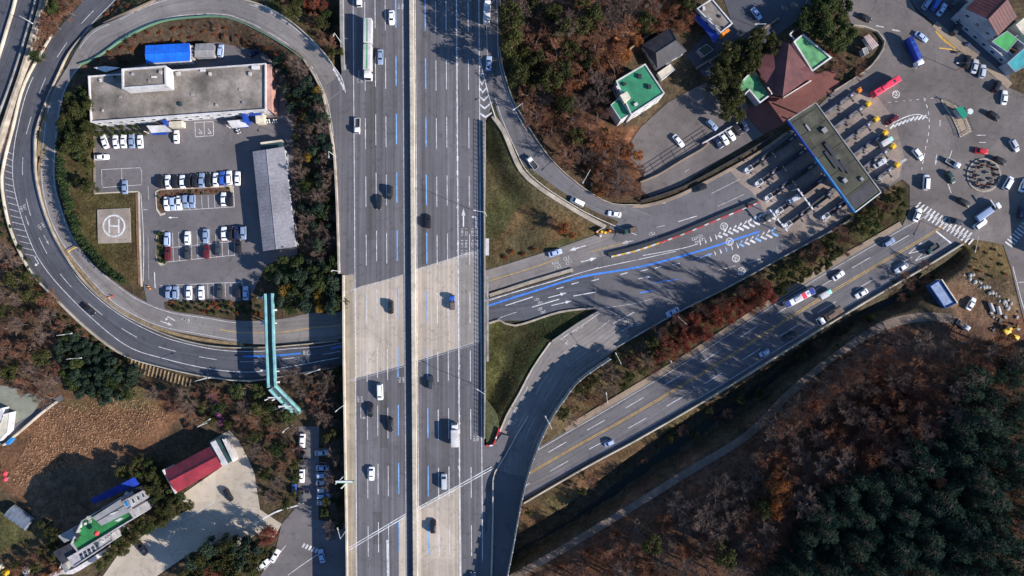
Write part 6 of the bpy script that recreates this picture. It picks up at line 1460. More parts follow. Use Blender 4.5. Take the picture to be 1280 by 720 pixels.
def car_parts(kind, paint):
    L, w, h, g0, g1, r0, r1, zb = CARS[kind]; hw = w/2; mp = 'p_'+paint
    def body():
        mb = MB(); hl = L/2; tz_ = zb
        loft(mb, [(-hl, hw*.80, .36, .62, .72, .9), (-hl+.10, hw*.93, .26, .70, zb-.06, .86), (-hl+.55, hw, .22, .74, zb, .88), (g0+.2, hw, .2, .76, zb+.01, .9), (0, hw, .2, .76, zb+.01, .92), (g1, hw, .2, .74, zb-.02, .9), (hl-.62, hw*.98, .22, .66, zb-.13 if kind != 'van' else zb-.08, .86), (hl-.18, hw*.90, .26, .58, zb-.22, .84), (hl, hw*.68, .36, .52, .62, .85)])
        frust(mb, (g0, g1, hw*.88), (r0, r1, hw*.70), zb-.02, h)
        me = mb.mesh('body', [M[mp]]); bev(me, .045); return me
    zs0, zs1 = zb+.06, h-.09
    def lerp(z): return (z-zb)/(h-zb)
    def glass(side):
        def q(z, xs): return xs
        t0, t1 = lerp(zs0), lerp(zs1); x0a, x0b = g0+(r0-g0)*t0, g0+(r0-g0)*t1; x1a, x1b = g1+(r1-g1)*t0, g1+(r1-g1)*t1
        ya, yb = hw*(.88+(.70-.88)*t0), hw*(.88+(.70-.88)*t1); e = .022; mb = MB(); i = .10
        if side == 'f': V = [(x1a+e, -ya+i, zs0), (x1a+e, ya-i, zs0), (x1b+e, yb-i, zs1), (x1b+e, -yb+i, zs1)]
        elif side == 'r': V = [(x0a-e, ya-i, zs0), (x0a-e, -ya+i, zs0), (x0b-e, -yb+i, zs1), (x0b-e, yb-i, zs1)]
        else:
            s_ = 1 if side == 'L' else -1; V = [(x0a+.25, s_*(ya+e), zs0), (x1a-.25, s_*(ya+e), zs0), (x1b-.12, s_*(yb+e), zs1), (x0b+.15, s_*(yb+e), zs1)]
        dn = Vector((-.05 if side == 'f' else .05 if side == 'r' else 0, 0 if side in 'fr' else (-.05 if side == 'L' else .05), -.01))
        V += [tuple(Vector(v)+dn) for v in V[:4]]
        mb.add(V, [(0, 1, 2, 3), (7, 6, 5, 4), (0, 4, 5, 1), (1, 5, 6, 2), (2, 6, 7, 3), (3, 7, 4, 0)]); me = mb.mesh('glass', [M['glass']]); fix(me); return me
    out = [('body', mesh_of((kind, paint, 'b'), body), (0, 0, 0))]
    for nm, s_ in (('windshield', 'f'), ('rear_window', 'r'), ('side_window', 'L'), ('side_window', 'R')): out.append((nm, mesh_of((kind, s_), lambda: glass(s_)), (0, 0, 0)))
    for sx in (L*.30, -L*.29):
        for sy in (hw-.12, -hw+.12): out.append(('wheel', WH, (sx, sy, .33)))
    hm = mesh_of('hl', lambda: simple('headlight', [((0, 0, 0), (.16, .34, .14))], 'lamp_clear', .03)); tm = mesh_of('tl', lambda: simple('tail_light', [((0, 0, 0), (.12, .36, .16))], 'lamp_red', .03))
    for sy in (1, -1): out.append(('headlight', hm, (L/2-.16, sy*hw*.66, .63))); out.append(('tail_light', tm, (-L/2+.06, sy*hw*.70, .76)))
    mm = mesh_of(('mir', paint), lambda: simple('mirror', [((0, 0, 0), (.12, .2, .12))], mp, .03))
    for sy in (1, -1): out.append(('mirror', mm, (g1-.45, sy*(hw+.06), zb+.06)))
    return out
def truck_parts(kind, paint):
    """kind: pickup, boxtruck, blue box lorry, flatbed, tipper, bus, articulated lorry"""
    out = []; mp = 'p_'+paint
    def cab(x0, L, w, h, z0=.45, m_=None):
        mb = MB(); loft(mb, [(x0, w/2, z0, z0+.5, h-.1, .86), (x0+L*.55, w/2, z0, z0+.5, h, .86), (x0+L*.80, w/2, z0, z0+.5, h-.25, .86), (x0+L, w/2*.97, z0, z0+.45, z0+.75, .95)]); me = mb.mesh('cab', [M[m_ or mp]]); bev(me, .04); out.append(('cab', me, (0, 0, 0)))
        mb = MB(); zA, zB = z0+.72, h-.30; V = [(x0+L+.0, -w*.40, zA), (x0+L+.0, w*.40, zA), (x0+L*.81, w*.38, zB), (x0+L*.81, -w*.38, zB)]; V = [(x+.03, y, z+.03) for x, y, z in V]+[(x-.12, y, z-.08) for x, y, z in V]
        mb.add(V, [(0, 1, 2, 3), (0, 4, 5, 1), (1, 5, 6, 2), (2, 6, 7, 3), (3, 7, 4, 0)]); me = mb.mesh('windshield', [M['glass']]); fix(me); out.append(('windshield', me, (0, 0, 0)))
        for sy in (1, -1): out.append(('headlight', simple('headlight', [((0, 0, 0), (.1, .3, .16))], 'lamp_clear'), (x0+L, sy*w*.36, z0+.25)))
        for sy in (1, -1): out.append(('mirror', simple('mirror', [((0, 0, 0), (.1, .22, .35))], 'dark_metal'), (x0+L-.2, sy*(w/2+.13), h-.6)))
    def wheels(xs, y, big=False):
        for x in xs:
            for sy in (1, -1): out.append(('wheel', WHL if big else WH, (x, sy*y, .5 if big else .33)))
    def bx(nm, c, d, m_, bv=0.0): out.append((nm, simple(nm, [(c, d)], m_, bv), (0, 0, 0)))
    if kind in ('pickup', 'pickup box', 'pickup load'):
        cab(.75, 1.75, 1.7, 1.95, .35); bx('chassis', (-.4, 0, .55), (4.2, 1.2, .25), 'dark_metal'); wheels((1.6, -1.5), .75)
        if kind == 'pickup box': bx('cargo_box', (-.95, 0, 1.65), (3.1, 1.85, 2.0), 'white_wall', .04)
        else:
            bx('bed', (-.95, 0, .80), (3.0, 1.7, .14), 'dark_metal' if kind == 'pickup' else 'grey_wall')
            for sy in (1, -1): bx('bed_side', (-.95, sy*.84, 1.02), (3.0, .06, .38), mp)
            bx('tailgate', (-2.45, 0, 1.02), (.06, 1.7, .38), mp); bx('bed_front', (.55, 0, 1.2), (.06, 1.7, .7), mp)
            if kind == 'pickup load': bx('load', (-1.1, 0, 1.2), (2.3, 1.5, .8), 'brown_load', .1)
    elif kind == 'boxtruck':
        cab(2.0, 1.7, 2.1, 2.5, .5); bx('chassis', (-.5, 0, .7), (6.2, 1.4, .3), 'dark_metal'); bx('cargo_box', (-1.05, 0, 2.05), (5.7, 2.25, 2.5), 'white_wall', .05); bx('box_rear', (-3.92, 0, 2.0), (.06, 2.1, 2.3), 'grey_wall'); wheels((2.7, -2.3), .9, True)
    elif kind == 'blue lorry':
        cab(3.2, 1.9, 2.4, 2.9, .55, 'p_white'); bx('chassis', (-.2, 0, .8), (8.2, 1.5, .35), 'dark_metal')
        mb = MB(); loft(mb, [(-5, 1.2, 1.1, 2.8, 3.55, .6), (3.0, 1.2, 1.1, 2.8, 3.55, .6)]); me = mb.mesh('tarpaulin', [M['roof_navy']]); bev(me, .08); out.append(('tarpaulin', me, (0, 0, 0)))
        for x in (-3, -1, 1): bx('tarp_strap', (x, 0, 3.57), (.12, 1.35, .04), 'azure')
        wheels((4.0, -1.8, -3.2), 1.0, True)
    elif kind in ('flatbed', 'crane truck', 'load truck'):
        cab(2.9, 1.7, 2.3, 2.6, .5, 'p_white'); bx('chassis', (-.5, 0, .75), (7.2, 1.5, .3), 'dark_metal')
        bx('bed', (-1.15, 0, 1.1), (6.3, 2.3, .2), 'p_blue grey' if kind != 'load truck' else 'dark_metal')
        for sy in (1, -1): bx('bed_side', (-1.15, sy*1.13, 1.4), (6.3, .07, .5), mp)
        bx('tailgate', (-4.28, 0, 1.4), (.07, 2.2, .5), mp)
        if kind == 'crane truck': bx('crane_base', (2.35, 0, 1.7), (.7, 1.6, 1.4), 'dark_metal'); bx('tarp_cover', (-1.2, 0, 1.7), (6.0, 2.1, .5), 'p_blue grey', .1); bx('crane_arm', (2.35, 1.6, 2.4), (.35, 3.0, .35), 'white_wall')
        if kind == 'load truck': bx('load', (-1.2, 0, 1.75), (6.0, 2.1, .9), 'brown_load', .12); bx('load', (-.2, .2, 2.3), (3.0, 1.4, .4), 'brown_load', .12)
        wheels((3.6, -1.6, -2.9), .95, True)
    elif kind == 'bus':
        mb = MB(); loft(mb, [(-5.4, 1.15, .5, 1.4, 2.9, .86), (-5.1, 1.22, .35, 1.4, 3.1, .88), (5.0, 1.22, .35, 1.4, 3.1, .88), (5.4, 1.16, .5, 1.3, 2.8, .86)]); me = mb.mesh('body', [M[mp]]); bev(me, .09); out.append(('body', me, (0, 0, 0)))
        for sy in (1, -1): bx('side_window', (0, sy*1.13, 2.1), (9.6, .16, .75), 'glass')
        bx('windshield', (5.33, 0, 1.95), (.2, 2.0, 1.2), 'glass', .04); bx('rear_window', (-5.3, 0, 2.2), (.2, 1.7, .7), 'glass')
        bx('roof_unit', (-.9, 0, 3.2), (2.6, 1.5, .28), 'white_wall' if paint == 'white' else mp, .08); bx('roof_hatch', (3.0, 0, 3.13), (.8, .8, .12), 'dark_metal' if paint != 'white' else 'grey_wall')
        if paint == 'white': bx('roof_band', (-4.6, 0, 3.13), (1.3, 2.0, .05), 'roof_navy'); bx('roof_band', (4.4, 0, 3.13), (1.6, 2.0, .05), 'roof_navy'); bx('roof_band', (1.4, 0, 3.12), (1.5, 2.0, .05), 'p_pink red')
        else: bx('roof_lettering', (-3.6, 0, 3.14), (1.5, .35, .04), 'roof_maroon')
        wheels((3.4, -3.0), 1.08, True)
    elif kind == 'lorry':
        cab(7.4, 2.1, 2.45, 3.1, .6, 'p_white'); bx('tractor_chassis', (6.6, 0, .8), (5.0, 1.2, .3), 'dark_metal')
        bx('trailer_box', (-5.45, 0, 2.45), (7.6, 2.5, 2.8), 'white_wall', .06); bx('trailer_box', (2.8, 0, 2.45), (7.9, 2.5, 2.8), 'white_wall', .06)
        bx('roof_stripe', (2.8, -.05, 3.87), (7.7, .5, .03), 'roof_mint'); bx('roof_stripe', (-5.45, -.05, 3.87), (7.4, .4, .03), 'roof_mint'); bx('drawbar', (-1.4, 0, 1.0), (1.2, .5, .3), 'dark_metal'); bx('wind_deflector', (7.5, 0, 3.2), (1.1, 2.0, .7), 'white_wall', .1)
        wheels((8.6, 5.6, 4.4, -4.5, -6.5, -7.7), 1.05, True)
    return out
def spawn(kind, paint, px, py, head, label, group=None, lift=0.03, z=None):
    parts = mesh_of(('parts', kind, paint), lambda: car_parts(kind, paint) if kind in CARS else truck_parts(kind, paint))
    p = surf(px, py, lift) if z is None else P(px, py, z)
    p = P(px, py, p.z+0.0)
    # the roof is what the photo shows: shift the foot toward the middle by half the lean
    hh = 0.7 if kind in CARS else 1.3; f = (H-p.z-hh)/(H-p.z); p.x *= f; p.y *= f
    nm = {'sedan': 'saloon_car', 'suv': 'sport_utility_car', 'hatch': 'hatchback_car', 'van': 'van', 'pickup': 'pickup_truck', 'pickup box': 'small_box_truck', 'pickup load': 'pickup_truck', 'boxtruck': 'box_truck', 'blue lorry': 'tarpaulin_lorry', 'flatbed': 'flatbed_truck', 'crane truck': 'crane_truck', 'load truck': 'loaded_truck', 'bus': 'bus', 'lorry': 'articulated_lorry'}[kind]
    cat = {'sedan': 'car', 'suv': 'car', 'hatch': 'car', 'van': 'van', 'bus': 'bus'}.get(kind, 'truck')
    e = surf(px+3*math.cos(R(head)), py-3*math.sin(R(head))).z-surf(px-3*math.cos(R(head)), py+3*math.sin(R(head))).z
    jr = random.Random(int(px*31+py*17)); r = root(nm, label, cat, p, group, R(head+jr.gauss(0, 1.3)))
    r.scale = (jr.uniform(.94, 1.05), jr.uniform(.96, 1.03), jr.uniform(.95, 1.06))
    if not on_deck(px, py) and abs(e) < 1: r.rotation_euler = (0, -math.atan2(e, 6*S), r.rotation_euler[2])
    for pn, me, loc in parts:
        o = link(pn, me, r); o.location = loc
    return r
HL, HR_ = 'vehicles driving down the left carriageway', 'vehicles driving up the right carriageway'
for a in (
 ('pickup box', 'white', 448.8, -2, -90, 'white small truck cut by the top edge above long lorry', HL),
 ('sedan', 'white', 489.5, 22, -90, 'white saloon near the top edge beside the beige median', HL),
 ('lorry', 'white', 461, 63, -90, 'long white articulated lorry with pale green roof stripes', HL),
 ('sedan', 'blue grey', 475.5, 71, -90, 'blue-grey car passing beside the long white lorry', HL),
 ('pickup', 'white', 446.5, 157, -90, 'white-cabbed empty pickup in the outermost left lane', HL),
 ('sedan', 'black', 473.8, 253, -90, 'black car half a length behind another black one, outer of the two', HL),
 ('suv', 'black', 487.3, 241, -90, 'black car level with its twin, nearer the median', HL),
 ('suv', 'black', 488.3, 384, -90, 'black car alone on the left pale concrete span', HL),
 ('van', 'white', 475, 490, -90, 'white van just below the left concrete span', HL),
 ('sedan', 'black', 463.5, 513, -90, 'black car in the lane left of the white van', HL),
 ('suv', 'black', 488, 531, -90, 'black car by the median, below the white van', HL),
 ('sedan', 'white', 464.3, 592, -90, 'white saloon, lowest car on the left carriageway', HL),
 ('suv', 'black', 535, 277, 90, 'black car above the right concrete span in the innermost lanes', HR_),
 ('pickup load', 'blue', 565, 378, 90, 'small truck with white and blue load on the pale span', HR_),
 ('suv', 'dark grey', 538.7, 478, 90, 'dark grey car just below the right concrete span', HR_),
 ('boxtruck', 'white', 568.6, 543, 90, 'white box truck in the lower half of right carriageway', HR_),
 ('van', 'silver', 555, 602, 90, 'silver van below the white box truck', HR_),
 ('suv', 'black', 541.5, 658, 90, 'black car on the lower concrete strip', HR_),
 ('sedan', 'dark blue', 591, 724, 90, 'dark blue car cut by the bottom edge in the outer lanes', HR_),
 ('boxtruck', 'white', 609, 15, 88, 'white box truck in tree shade on the top ramp', None),
 ('sedan', 'pale blue', 611, 79, 88, 'pale car in tree shade below the box truck on the ramp', None),
 ('pickup', 'white', 665, 203, 128, 'white-cabbed pickup with dark bed climbing the loop ramp', None),
 ('van', 'white', 721.5, 252, 155, 'white van on the loop ramp bend', None),
 ('sedan', 'white', 768, 267.5, 172, 'white car with dark roof glass entering the loop ramp', None),
 ('pickup load', 'dark green', 787, 288, 195, 'dark green small truck at the ramp nose markings', None),
 ('sedan', 'pale blue', 694, 316, 17, 'pale car on the inner road beside the grass wedge', None),
 ('suv', 'black', 875, 235, 198, 'black car alone on the toll exit bend', None),
 ('sedan', 'pale blue', 841, 390, 207, 'pale blue car in tree shade by the slip road start', None),
 ('sedan', 'black', 111, 387, 318, 'black car alone on the dark loop road', None),
 ('van', 'silver', 992, 249, 30, 'silver van passing the fourth toll island', None), ('sedan', 'dark grey', 960, 272, 30, 'dark grey car just reaching the toll lanes', None),
 ('bus', 'pink red', 1106, 109, 30, 'pink-red bus leaving the toll gate', None),
 ('blue lorry', 'blue', 1141, 66, -65, 'lorry with blue tarpaulin and white cab crossing the plaza', None),
 ('sedan', 'pale blue', 1152, 46, -35, 'pale blue car beside the blue tarpaulin lorry', None),
 ('sedan', 'black', 1081, 22, -25, 'black car at the top of the road by the green tree', None),
 ('sedan', 'dark red', 1116, 150, 30, 'dark red car leaving toll lanes by the hatched curve', None),
 ('pickup box', 'mint', 1108, 177, 30, 'small truck with mint cab leaving the lower toll lanes', None),
 ('sedan', 'silver', 1100, 204, 30, 'silver car at the lowest toll exit', None),
 ('sedan', 'silver', 1218.5, 83, 75, 'white car parked at the upper plaza kerb', None), ('suv', 'silver', 1228, 89, 80, 'silver car parked right of the white one at kerb', None), ('suv', 'black', 1209, 77, 72, 'black car parked left of the white one at kerb', None),
 ('sedan', 'white', 1255.5, 122, 85, 'white car parked where the pavement ends at right', None), ('suv', 'black', 1242.5, 145, -30, 'black car below the white parked car at right', None), ('suv', 'black', 1246, 108, 60, 'black car in shade left of the kerb end', None),
 ('suv', 'white', 1147.5, 193, -50, 'white car heading into the plaza from the tolls', None), ('van', 'white', 1157.5, 228, 88, 'white van facing up beside the planted corner', None),
 ('pickup', 'white', 1192, 204, -30, 'small white-cabbed truck left of the round island', None), ('suv', 'dark green', 1188, 222, -55, 'dark green car left of and below the small truck', None),
 ('sedan', 'red', 1227, 189, -5, 'bright red car above the round island', None), ('suv', 'black', 1250.5, 201, -25, 'black car touching the top right of round island', None), ('van', 'white', 1260, 229, 62, 'white van right of the round island', None),
 ('sedan', 'white', 1279, 232, 70, 'white car cut by the right edge beside the white van', None), ('suv', 'black', 1205, 253, -30, 'black car above the zebra crossing', None), ('crane truck', 'blue grey', 1234, 265, 33, 'blue-bedded crane truck with white cab', None),
 ('van', 'white', 1225.5, 280, 35, 'white van beside the crane truck', None), ('suv', 'dark grey', 1194, 277, 170, 'dark grey car beside the zebra crossing', None), ('suv', 'dark blue', 1277, 265, 80, 'dark blue car in shade at the right edge', None), ('suv', 'silver', 1268, 182, -60, 'silver car above right of the round island', None),
 ('sedan', 'white', 1147, 269, 65, 'white car stopped on the zebra crossing', None),
 ('suv', 'blue grey', 1111, 303, 32, 'blue-grey car at the embankment kerb of national road', None), ('sedan', 'white', 1127, 335, 212, 'white car near the flood wall approaching lower', None), ('sedan', 'white', 1048, 344.5, 32, 'white car following behind the striped bus', None), ('pickup', 'dark green', 1166, 311, 212, 'dark green truck on the hatched arrow markings', None),
 ('bus', 'white', 998, 372, 28, 'white bus with blue and red roof bands', None), ('pickup box', 'mint', 1032, 367.5, 30, 'small mint-cabbed truck ahead of the striped bus', None), ('load truck', 'grey', 1038, 394, 210, 'truck with brown load along the flood wall', None),
 ('suv', 'black', 987, 420, 210, 'black car behind the loaded truck', None), ('hatch', 'pale blue', 955.5, 441, 208, 'pale blue hatchback near the flood wall', None), ('sedan', 'white', 1077, 367, 210, 'white car ahead of the loaded truck', None), ('hatch', 'pale blue', 761.5, 554, 205, 'pale blue car low on the national road', None),
 ('sedan', 'white', 1214, 380, 58, 'white car parked on the works yard', None), ('pickup load', 'white', 1205, 407, -38, 'small white truck by the end of the path', None),
 ('suv', 'black', 285.5, 619, -62, 'black car alone on the pale restaurant yard', None), ('sedan', 'black', 178, 687, -65, 'black car below the terrace house', None), ('sedan', 'white', 343.5, 695, 60, 'white car at the side street mouth', None), ('sedan', 'white', 329, 706, 40, 'white car lowest at the side street mouth', None),
 ('sedan', 'white', 378, 551, -92, 'white car highest on the left side of the side street', None), ('suv', 'black', 378, 573, -92, 'black car between two white cars on the side street', None), ('sedan', 'white', 377.3, 595, -92, 'white car below a black one on the side street', None), ('sedan', 'dark grey', 377, 621, -92, 'dark grey car lowest on the left side of street', None),
 ('sedan', 'silver', 402, 566, 3, 'silver car alone at the top of the roadside bays', 'cars in the roadside bays under the highway'), ('sedan', 'pale blue', 402, 695, 100, 'pale blue car in deep shade beneath the highway edge', None), ('hatch', 'blue', 367.5, 612, 90, 'small blue car tucked at the kerb of the side street', None),
 ('sedan', 'pale blue', 945.5, 17, -52, 'pale car in the shaded lane at top', None), ('sedan', 'white', 848, 176, -48, 'white car parked on the soil slope yard', None), ('suv', 'blue grey', 890, 156, -45, 'blue-grey car in shade above the parked row', None),
 ('sedan', 'white', 905, 173, -55, 'white car in the row by the red terrace, left one', None), ('sedan', 'white', 913, 167.5, -55, 'white car in the row by the red terrace, right one', None), ('suv', 'black', 922, 162, -55, 'black car next to the white pair by the red terrace', None), ('suv', 'dark blue', 930, 157, -55, 'dark blue car touching the red terrace edge', None), ('sedan', 'dark blue', 897, 178, -55, 'dark blue car leftmost in the row by red terrace', None),
 ('suv', 'dark grey', 1016, 5, 160, 'dark grey car in the lane left of the tall green tree', None),
 ('suv', 'blue grey', 1159, 4, 55, 'blue-grey car cut by the top edge in the shaded shop parking', None), ('suv', 'blue', 1170, 5, 55, 'blue car second in the shaded shop parking', None), ('sedan', 'pale blue', 1177.5, 12, 55, 'pale blue car third in the shaded shop parking', None), ('suv', 'dark grey', 1193, 2, 55, 'dark grey car deepest in the shaded shop parking', None),
 ('van', 'dark grey', 1196, 36, 50, 'dark grey van in shade beside the shop annex', None),
 ('sedan', 'white', 220.5, 171, 92, 'white car beside the left entrance canopy of the office', None), ('sedan', 'white', 127, 196.5, 3, 'white car parked crosswise at the left kerb', None), ('sedan', 'blue grey', 156, 234, 95, 'blue-grey car on the marked rectangle above the helipad', None),
 ('suv', 'pale blue', 276, 63.5, 88, 'pale blue car beside the tarpaulin shelter', None), ('sedan', 'dark blue', 317, 66, 30, 'dark blue car behind the office near the ramp slope', None), ('pickup load', 'dark grey', 392, 511, -70, 'rusty loaded small truck beside the footbridge stairs', None), ('pickup load', 'silver', 297, 491, 0, 'grey small truck on the scrubland left of the stairs', None)):
    spawn(*a)
OR = ['first', 'second', 'third', 'fourth', 'fifth', 'sixth', 'seventh', 'eighth', 'ninth', 'tenth', 'eleventh', 'twelfth', 'thirteenth']
def row(desc, group, items):
    for i, (kind, paint, x, y, hd) in enumerate(items): spawn(kind, paint, x, y, hd, f'{paint} car, {OR[i]} from the left {desc}', group)
row('in the row below the office hedge', 'cars parked by the office hedge', [('sedan', 'white', 130.5, 177, 110), ('sedan', 'white', 144.5, 177, 93), ('sedan', 'white', 154.5, 176.5, 93), ('sedan', 'blue grey', 164.7, 176.5, 93), ('sedan', 'white', 175, 177, 93)])
row('in the row above the planted island', 'cars parked above the planted island', [('suv', 'black', 201, 227, 91), ('sedan', 'white', 210, 227.5, 91), ('suv', 'black', 219, 227, 91), ('sedan', 'white', 228, 227, 91), ('suv', 'black', 236, 226.5, 91), ('suv', 'black', 244, 226, 91), ('sedan', 'blue grey', 252, 225.5, 91), ('sedan', 'black', 260.5, 225, 91), ('sedan', 'white', 269.5, 224.5, 91), ('suv', 'blue', 278, 223, 91), ('suv', 'white', 286.5, 222, 91), ('sedan', 'white', 297, 223, 88)])
row('in the row under the planted island', 'cars parked below the planted island', [('sedan', 'white', 208.3, 254.5, -90), ('suv', 'pale blue', 216.2, 254.5, -90), ('sedan', 'white', 224, 253.5, -90), ('suv', 'blue grey', 232.3, 251.5, -90), ('suv', 'blue grey', 240.5, 251.5, -90), ('sedan', 'white', 279.5, 249, 90), ('suv', 'black', 287.2, 249, 90)])
row('in the upper half of the middle double row', 'cars in the upper half of the double row', [('suv', 'pale blue', 209, 299, 90), ('sedan', 'white', 234.2, 297.5, 90), ('sedan', 'blue grey', 257, 295, -88), ('sedan', 'white', 280, 292, 90), ('suv', 'black', 288.3, 291.5, 90), ('suv', 'dark blue', 296.3, 291, 90), ('suv', 'blue grey', 304.3, 291, -90)])
row('in the lower half of the middle double row', 'cars in the lower half of the double row', [('suv', 'dark red', 210, 317, 90), ('suv', 'dark grey', 235, 316.5, 90), ('suv', 'dark red', 258, 314.5, 90), ('sedan', 'dark grey', 272.5, 311.5, 90), ('suv', 'black', 298, 309, 90)])
row('in the bottom parking row by the hedge', 'cars in the bottom parking row', [('suv', 'blue grey', 211, 366, 90), ('suv', 'blue grey', 219.5, 366, 90), ('sedan', 'white', 236.3, 366, 90), ('sedan', 'white', 251.5, 366, 90), ('suv', 'dark grey', 275, 364.5, 90), ('suv', 'black', 298.5, 364.5, 90), ('sedan', 'pale blue', 307, 366.5, 90)])
for i, y in enumerate((585, 594, 603, 612.3, 620, 628.5)):
    spawn(('sedan', 'suv', 'sedan', 'suv', 'suv', 'sedan')[i], ('pale blue', 'pale blue', 'silver', 'silver', 'pale blue', 'silver')[i], 403+i*.4, y, 2, f'{("pale blue","pale blue","silver","silver","pale blue","silver")[i]} car, {OR[i]} down the close row of six roadside bays', 'cars in the roadside bays under the highway')
# parked motorcycles, blue excavator etc.
def motorbike(px, py, head, label, m_='p_white', group=None):
    r = root('motorcycle', label, 'motorcycle', surf(px, py, .02), group, R(head))
    for x in (.68, -.68): o = link('wheel', mesh_of('mw', lambda: wheel_mesh(.31, .14)), r); o.location = (x, 0, .31)
    mb = MB(); loft(mb, [(-.6, .16, .5, .7, .8, .8), (0, .24, .35, .7, .9, .7), (.45, .2, .45, .75, 1.0, .6)]); me_ = mb.mesh('body', [M[m_]]); bev(me_, .04); link('body', me_, r)
    link('seat', simple('seat', [((-.3, 0, .88), (.8, .3, .12))], 'dark_metal', .03), r); link('handlebar', simple('handlebar', [((.42, 0, 1.05), (.08, .75, .06))], 'dark_metal'), r); link('pannier', simple('pannier', [((-.6, .33, .7), (.45, .2, .35)), ((-.6, -.33, .7), (.45, .2, .35))], m_, .03), r)
for i, (x, y) in enumerate(((334, 151.5), (337, 151.5), (343, 151.5), (346, 151.5), (299, 162.5), (300.5, 166))):
    motorbike(x, y, 88 if i < 4 else 5, f'white motorcycle, {OR[i]} of four in the row at the office corner' if i < 4 else ('white motorcycle crosswise by right entrance canopy, upper one' if i == 4 else 'white motorcycle crosswise by right entrance canopy, lower one'), group='white motorcycles by the office')
motorbike(1196, 66, 10, 'dark motorcycle on the pavement left of the kerbside cars', 'p_black'); motorbike(1209, 56, 40, 'blue motorcycle in shade behind the pavement', 'p_blue')
def excavator(px, py, head, label, k=1.0):
    r = root('excavator', label, 'excavator', surf(px, py), None, R(head)); r.scale = (k, k, k)
    for sy in (1, -1): link('track', simple('track', [((0, sy*1.05, .4), (3.4, .55, .75))], 'dark_metal', .12), r)
    link('body', simple('body', [((-.5, 0, 1.4), (2.6, 2.3, 1.1))], 'yellow', .1), r); cb = link('cab', simple('cab', [((.6, .6, 2.0), (1.3, 1.0, 1.5))], 'yellow', .08), r); link('window', simple('window', [((1.27, .6, 2.2), (.06, .8, .9))], 'glass'), cb)
    mb = MB(); mb.tube((.8, -.2, 1.6), (3.0, -.2, 3.4), .24, .2, n=6); link('boom', mb.mesh('boom', [M['yellow']]), r)
    mb = MB(); mb.tube((3.0, -.2, 3.4), (4.6, -.2, 1.4), .2, .15, n=6); link('arm', mb.mesh('arm', [M['yellow']]), r)
    link('bucket', simple('bucket', [((4.7, -.2, .9), (.8, 1.0, .8), .7)], 'dark_metal', .06), r)
excavator(1257, 413, 30, 'yellow excavator on the works yard', .8); excavator(1268, 421, 150, 'smaller yellow excavator at the right of works yard', .55)
for x, y, rz, l in ((1238, 384, -68, 'white cylindrical tank lying left on the works yard'), (1247, 388, -75, 'white cylindrical tank lying right on the works yard')):
    p = surf(x, y); r = root('storage_tank', l, 'tank', p, None, R(rz)); mb = MB(); mb.tube((-1.5, 0, .6), (1.5, 0, .6), .6, n=14); link('tank_body', mb.mesh('tank_body', [M['white_wall']]), r); link('stand', simple('stand', [((-.9, 0, .1), (.2, 1.2, .3)), ((.9, 0, .1), (.2, 1.2, .3))], 'dark_metal'), r)
rr = random.Random(9)
for i in range(34):
    t = rr.random(); x = 1208+t*55+rr.uniform(-4, 4); y = 343+t*40+rr.uniform(-4, 4); s_ = rr.uniform(.35, .8); p = G(x, y)
    mb = MB(); mb.lathe((0, 0, -.1), [(s_*.8, 0), (s_, s_*.4), (s_*.7, s_*.8), (s_*.2, s_*.95)], 7); o = mb.build('boulder', M['stone_pale']); o.location = p; o.rotation_euler = (rr.uniform(-.3, .3), rr.uniform(-.3, .3), rr.uniform(0, 6)); tag(o, 'pale boulder in the rubble line above the works yard', 'boulder', 'boulders above the works yard')
for i in range(14):
    x = 1238+rr.uniform(0, 38); y = 395+rr.uniform(-6, 18); p = surf(x, y); s_ = rr.uniform(.4, .9); mb = MB(); mb.box((0, 0, s_*.3), (s_*1.5, s_, s_*.6), taper=.85); o = mb.build('timber_stack', M[rr.choice(['stone_pale', 'brown_load', 'paint_worn', 'dark_metal'])]); o.location = p; o.rotation_euler[2] = rr.uniform(0, 3); tag(o, 'small heap of building material scattered on the works yard', 'building material', 'building material on the works yard')
# ------------------------------------------------------------------ trees
def cards(mb, rng, centre, rad, n, size, flat=0.0):
    """leaf-sized quads spread through an ellipsoid, denser to the outside"""
    for _ in range(n):
        d = Vector((rng.gauss(0, 1), rng.gauss(0, 1), rng.gauss(0, 1))).normalized()*(rng.random()**0.45)
        p = Vector(centre)+Vector((d.x*rad[0], d.y*rad[1], d.z*rad[2]))
        nrm = (d+Vector((rng.gauss(0, .6), rng.gauss(0, .6), rng.gauss(0.3, .6)))).normalized(); u = nrm.orthogonal().normalized(); a = rng.uniform(0, 6.28)
        v = nrm.cross(u); u, v = u*math.cos(a)+v*math.sin(a), v*math.cos(a)-u*math.sin(a); s = size*rng.uniform(.6, 1.35)
        mb.add([p-u*s-v*s*.35, p+u*s*.2-v*s*.55, p+u*s+v*s*.2, p-u*s*.1+v*s*.6], [(0, 1, 2, 3)])
def trunk_mesh(rng, h, r, limbs, spread, z0=.35):
    mb = MB(); p = Vector((0, 0, -.5)); pts = [p]
    for i in range(5): p = p+Vector((rng.gauss(0, .12), rng.gauss(0, .12), (h+.5)/5)); pts.append(p)
    for i in range(5): mb.tube(pts[i], pts[i+1], r*(1-i*.17), r*(1-(i+1)*.17), n=7, caps=(i in (0, 4)))
    tips = []
    for k in range(limbs):
        f = z0+(1-z0)*rng.random(); q = pts[min(4, int(f*5))].lerp(pts[min(5, int(f*5)+1)], f*5%1); a = 6.283*k/limbs+rng.gauss(0, .3)
        e = q+Vector((math.cos(a)*spread*(1.1-f*.5), math.sin(a)*spread*(1.1-f*.5), spread*rng.uniform(.25, .9))); mb.tube(q, e, r*.38, r*.12, n=5); tips.append((q, e))
    return mb, tips
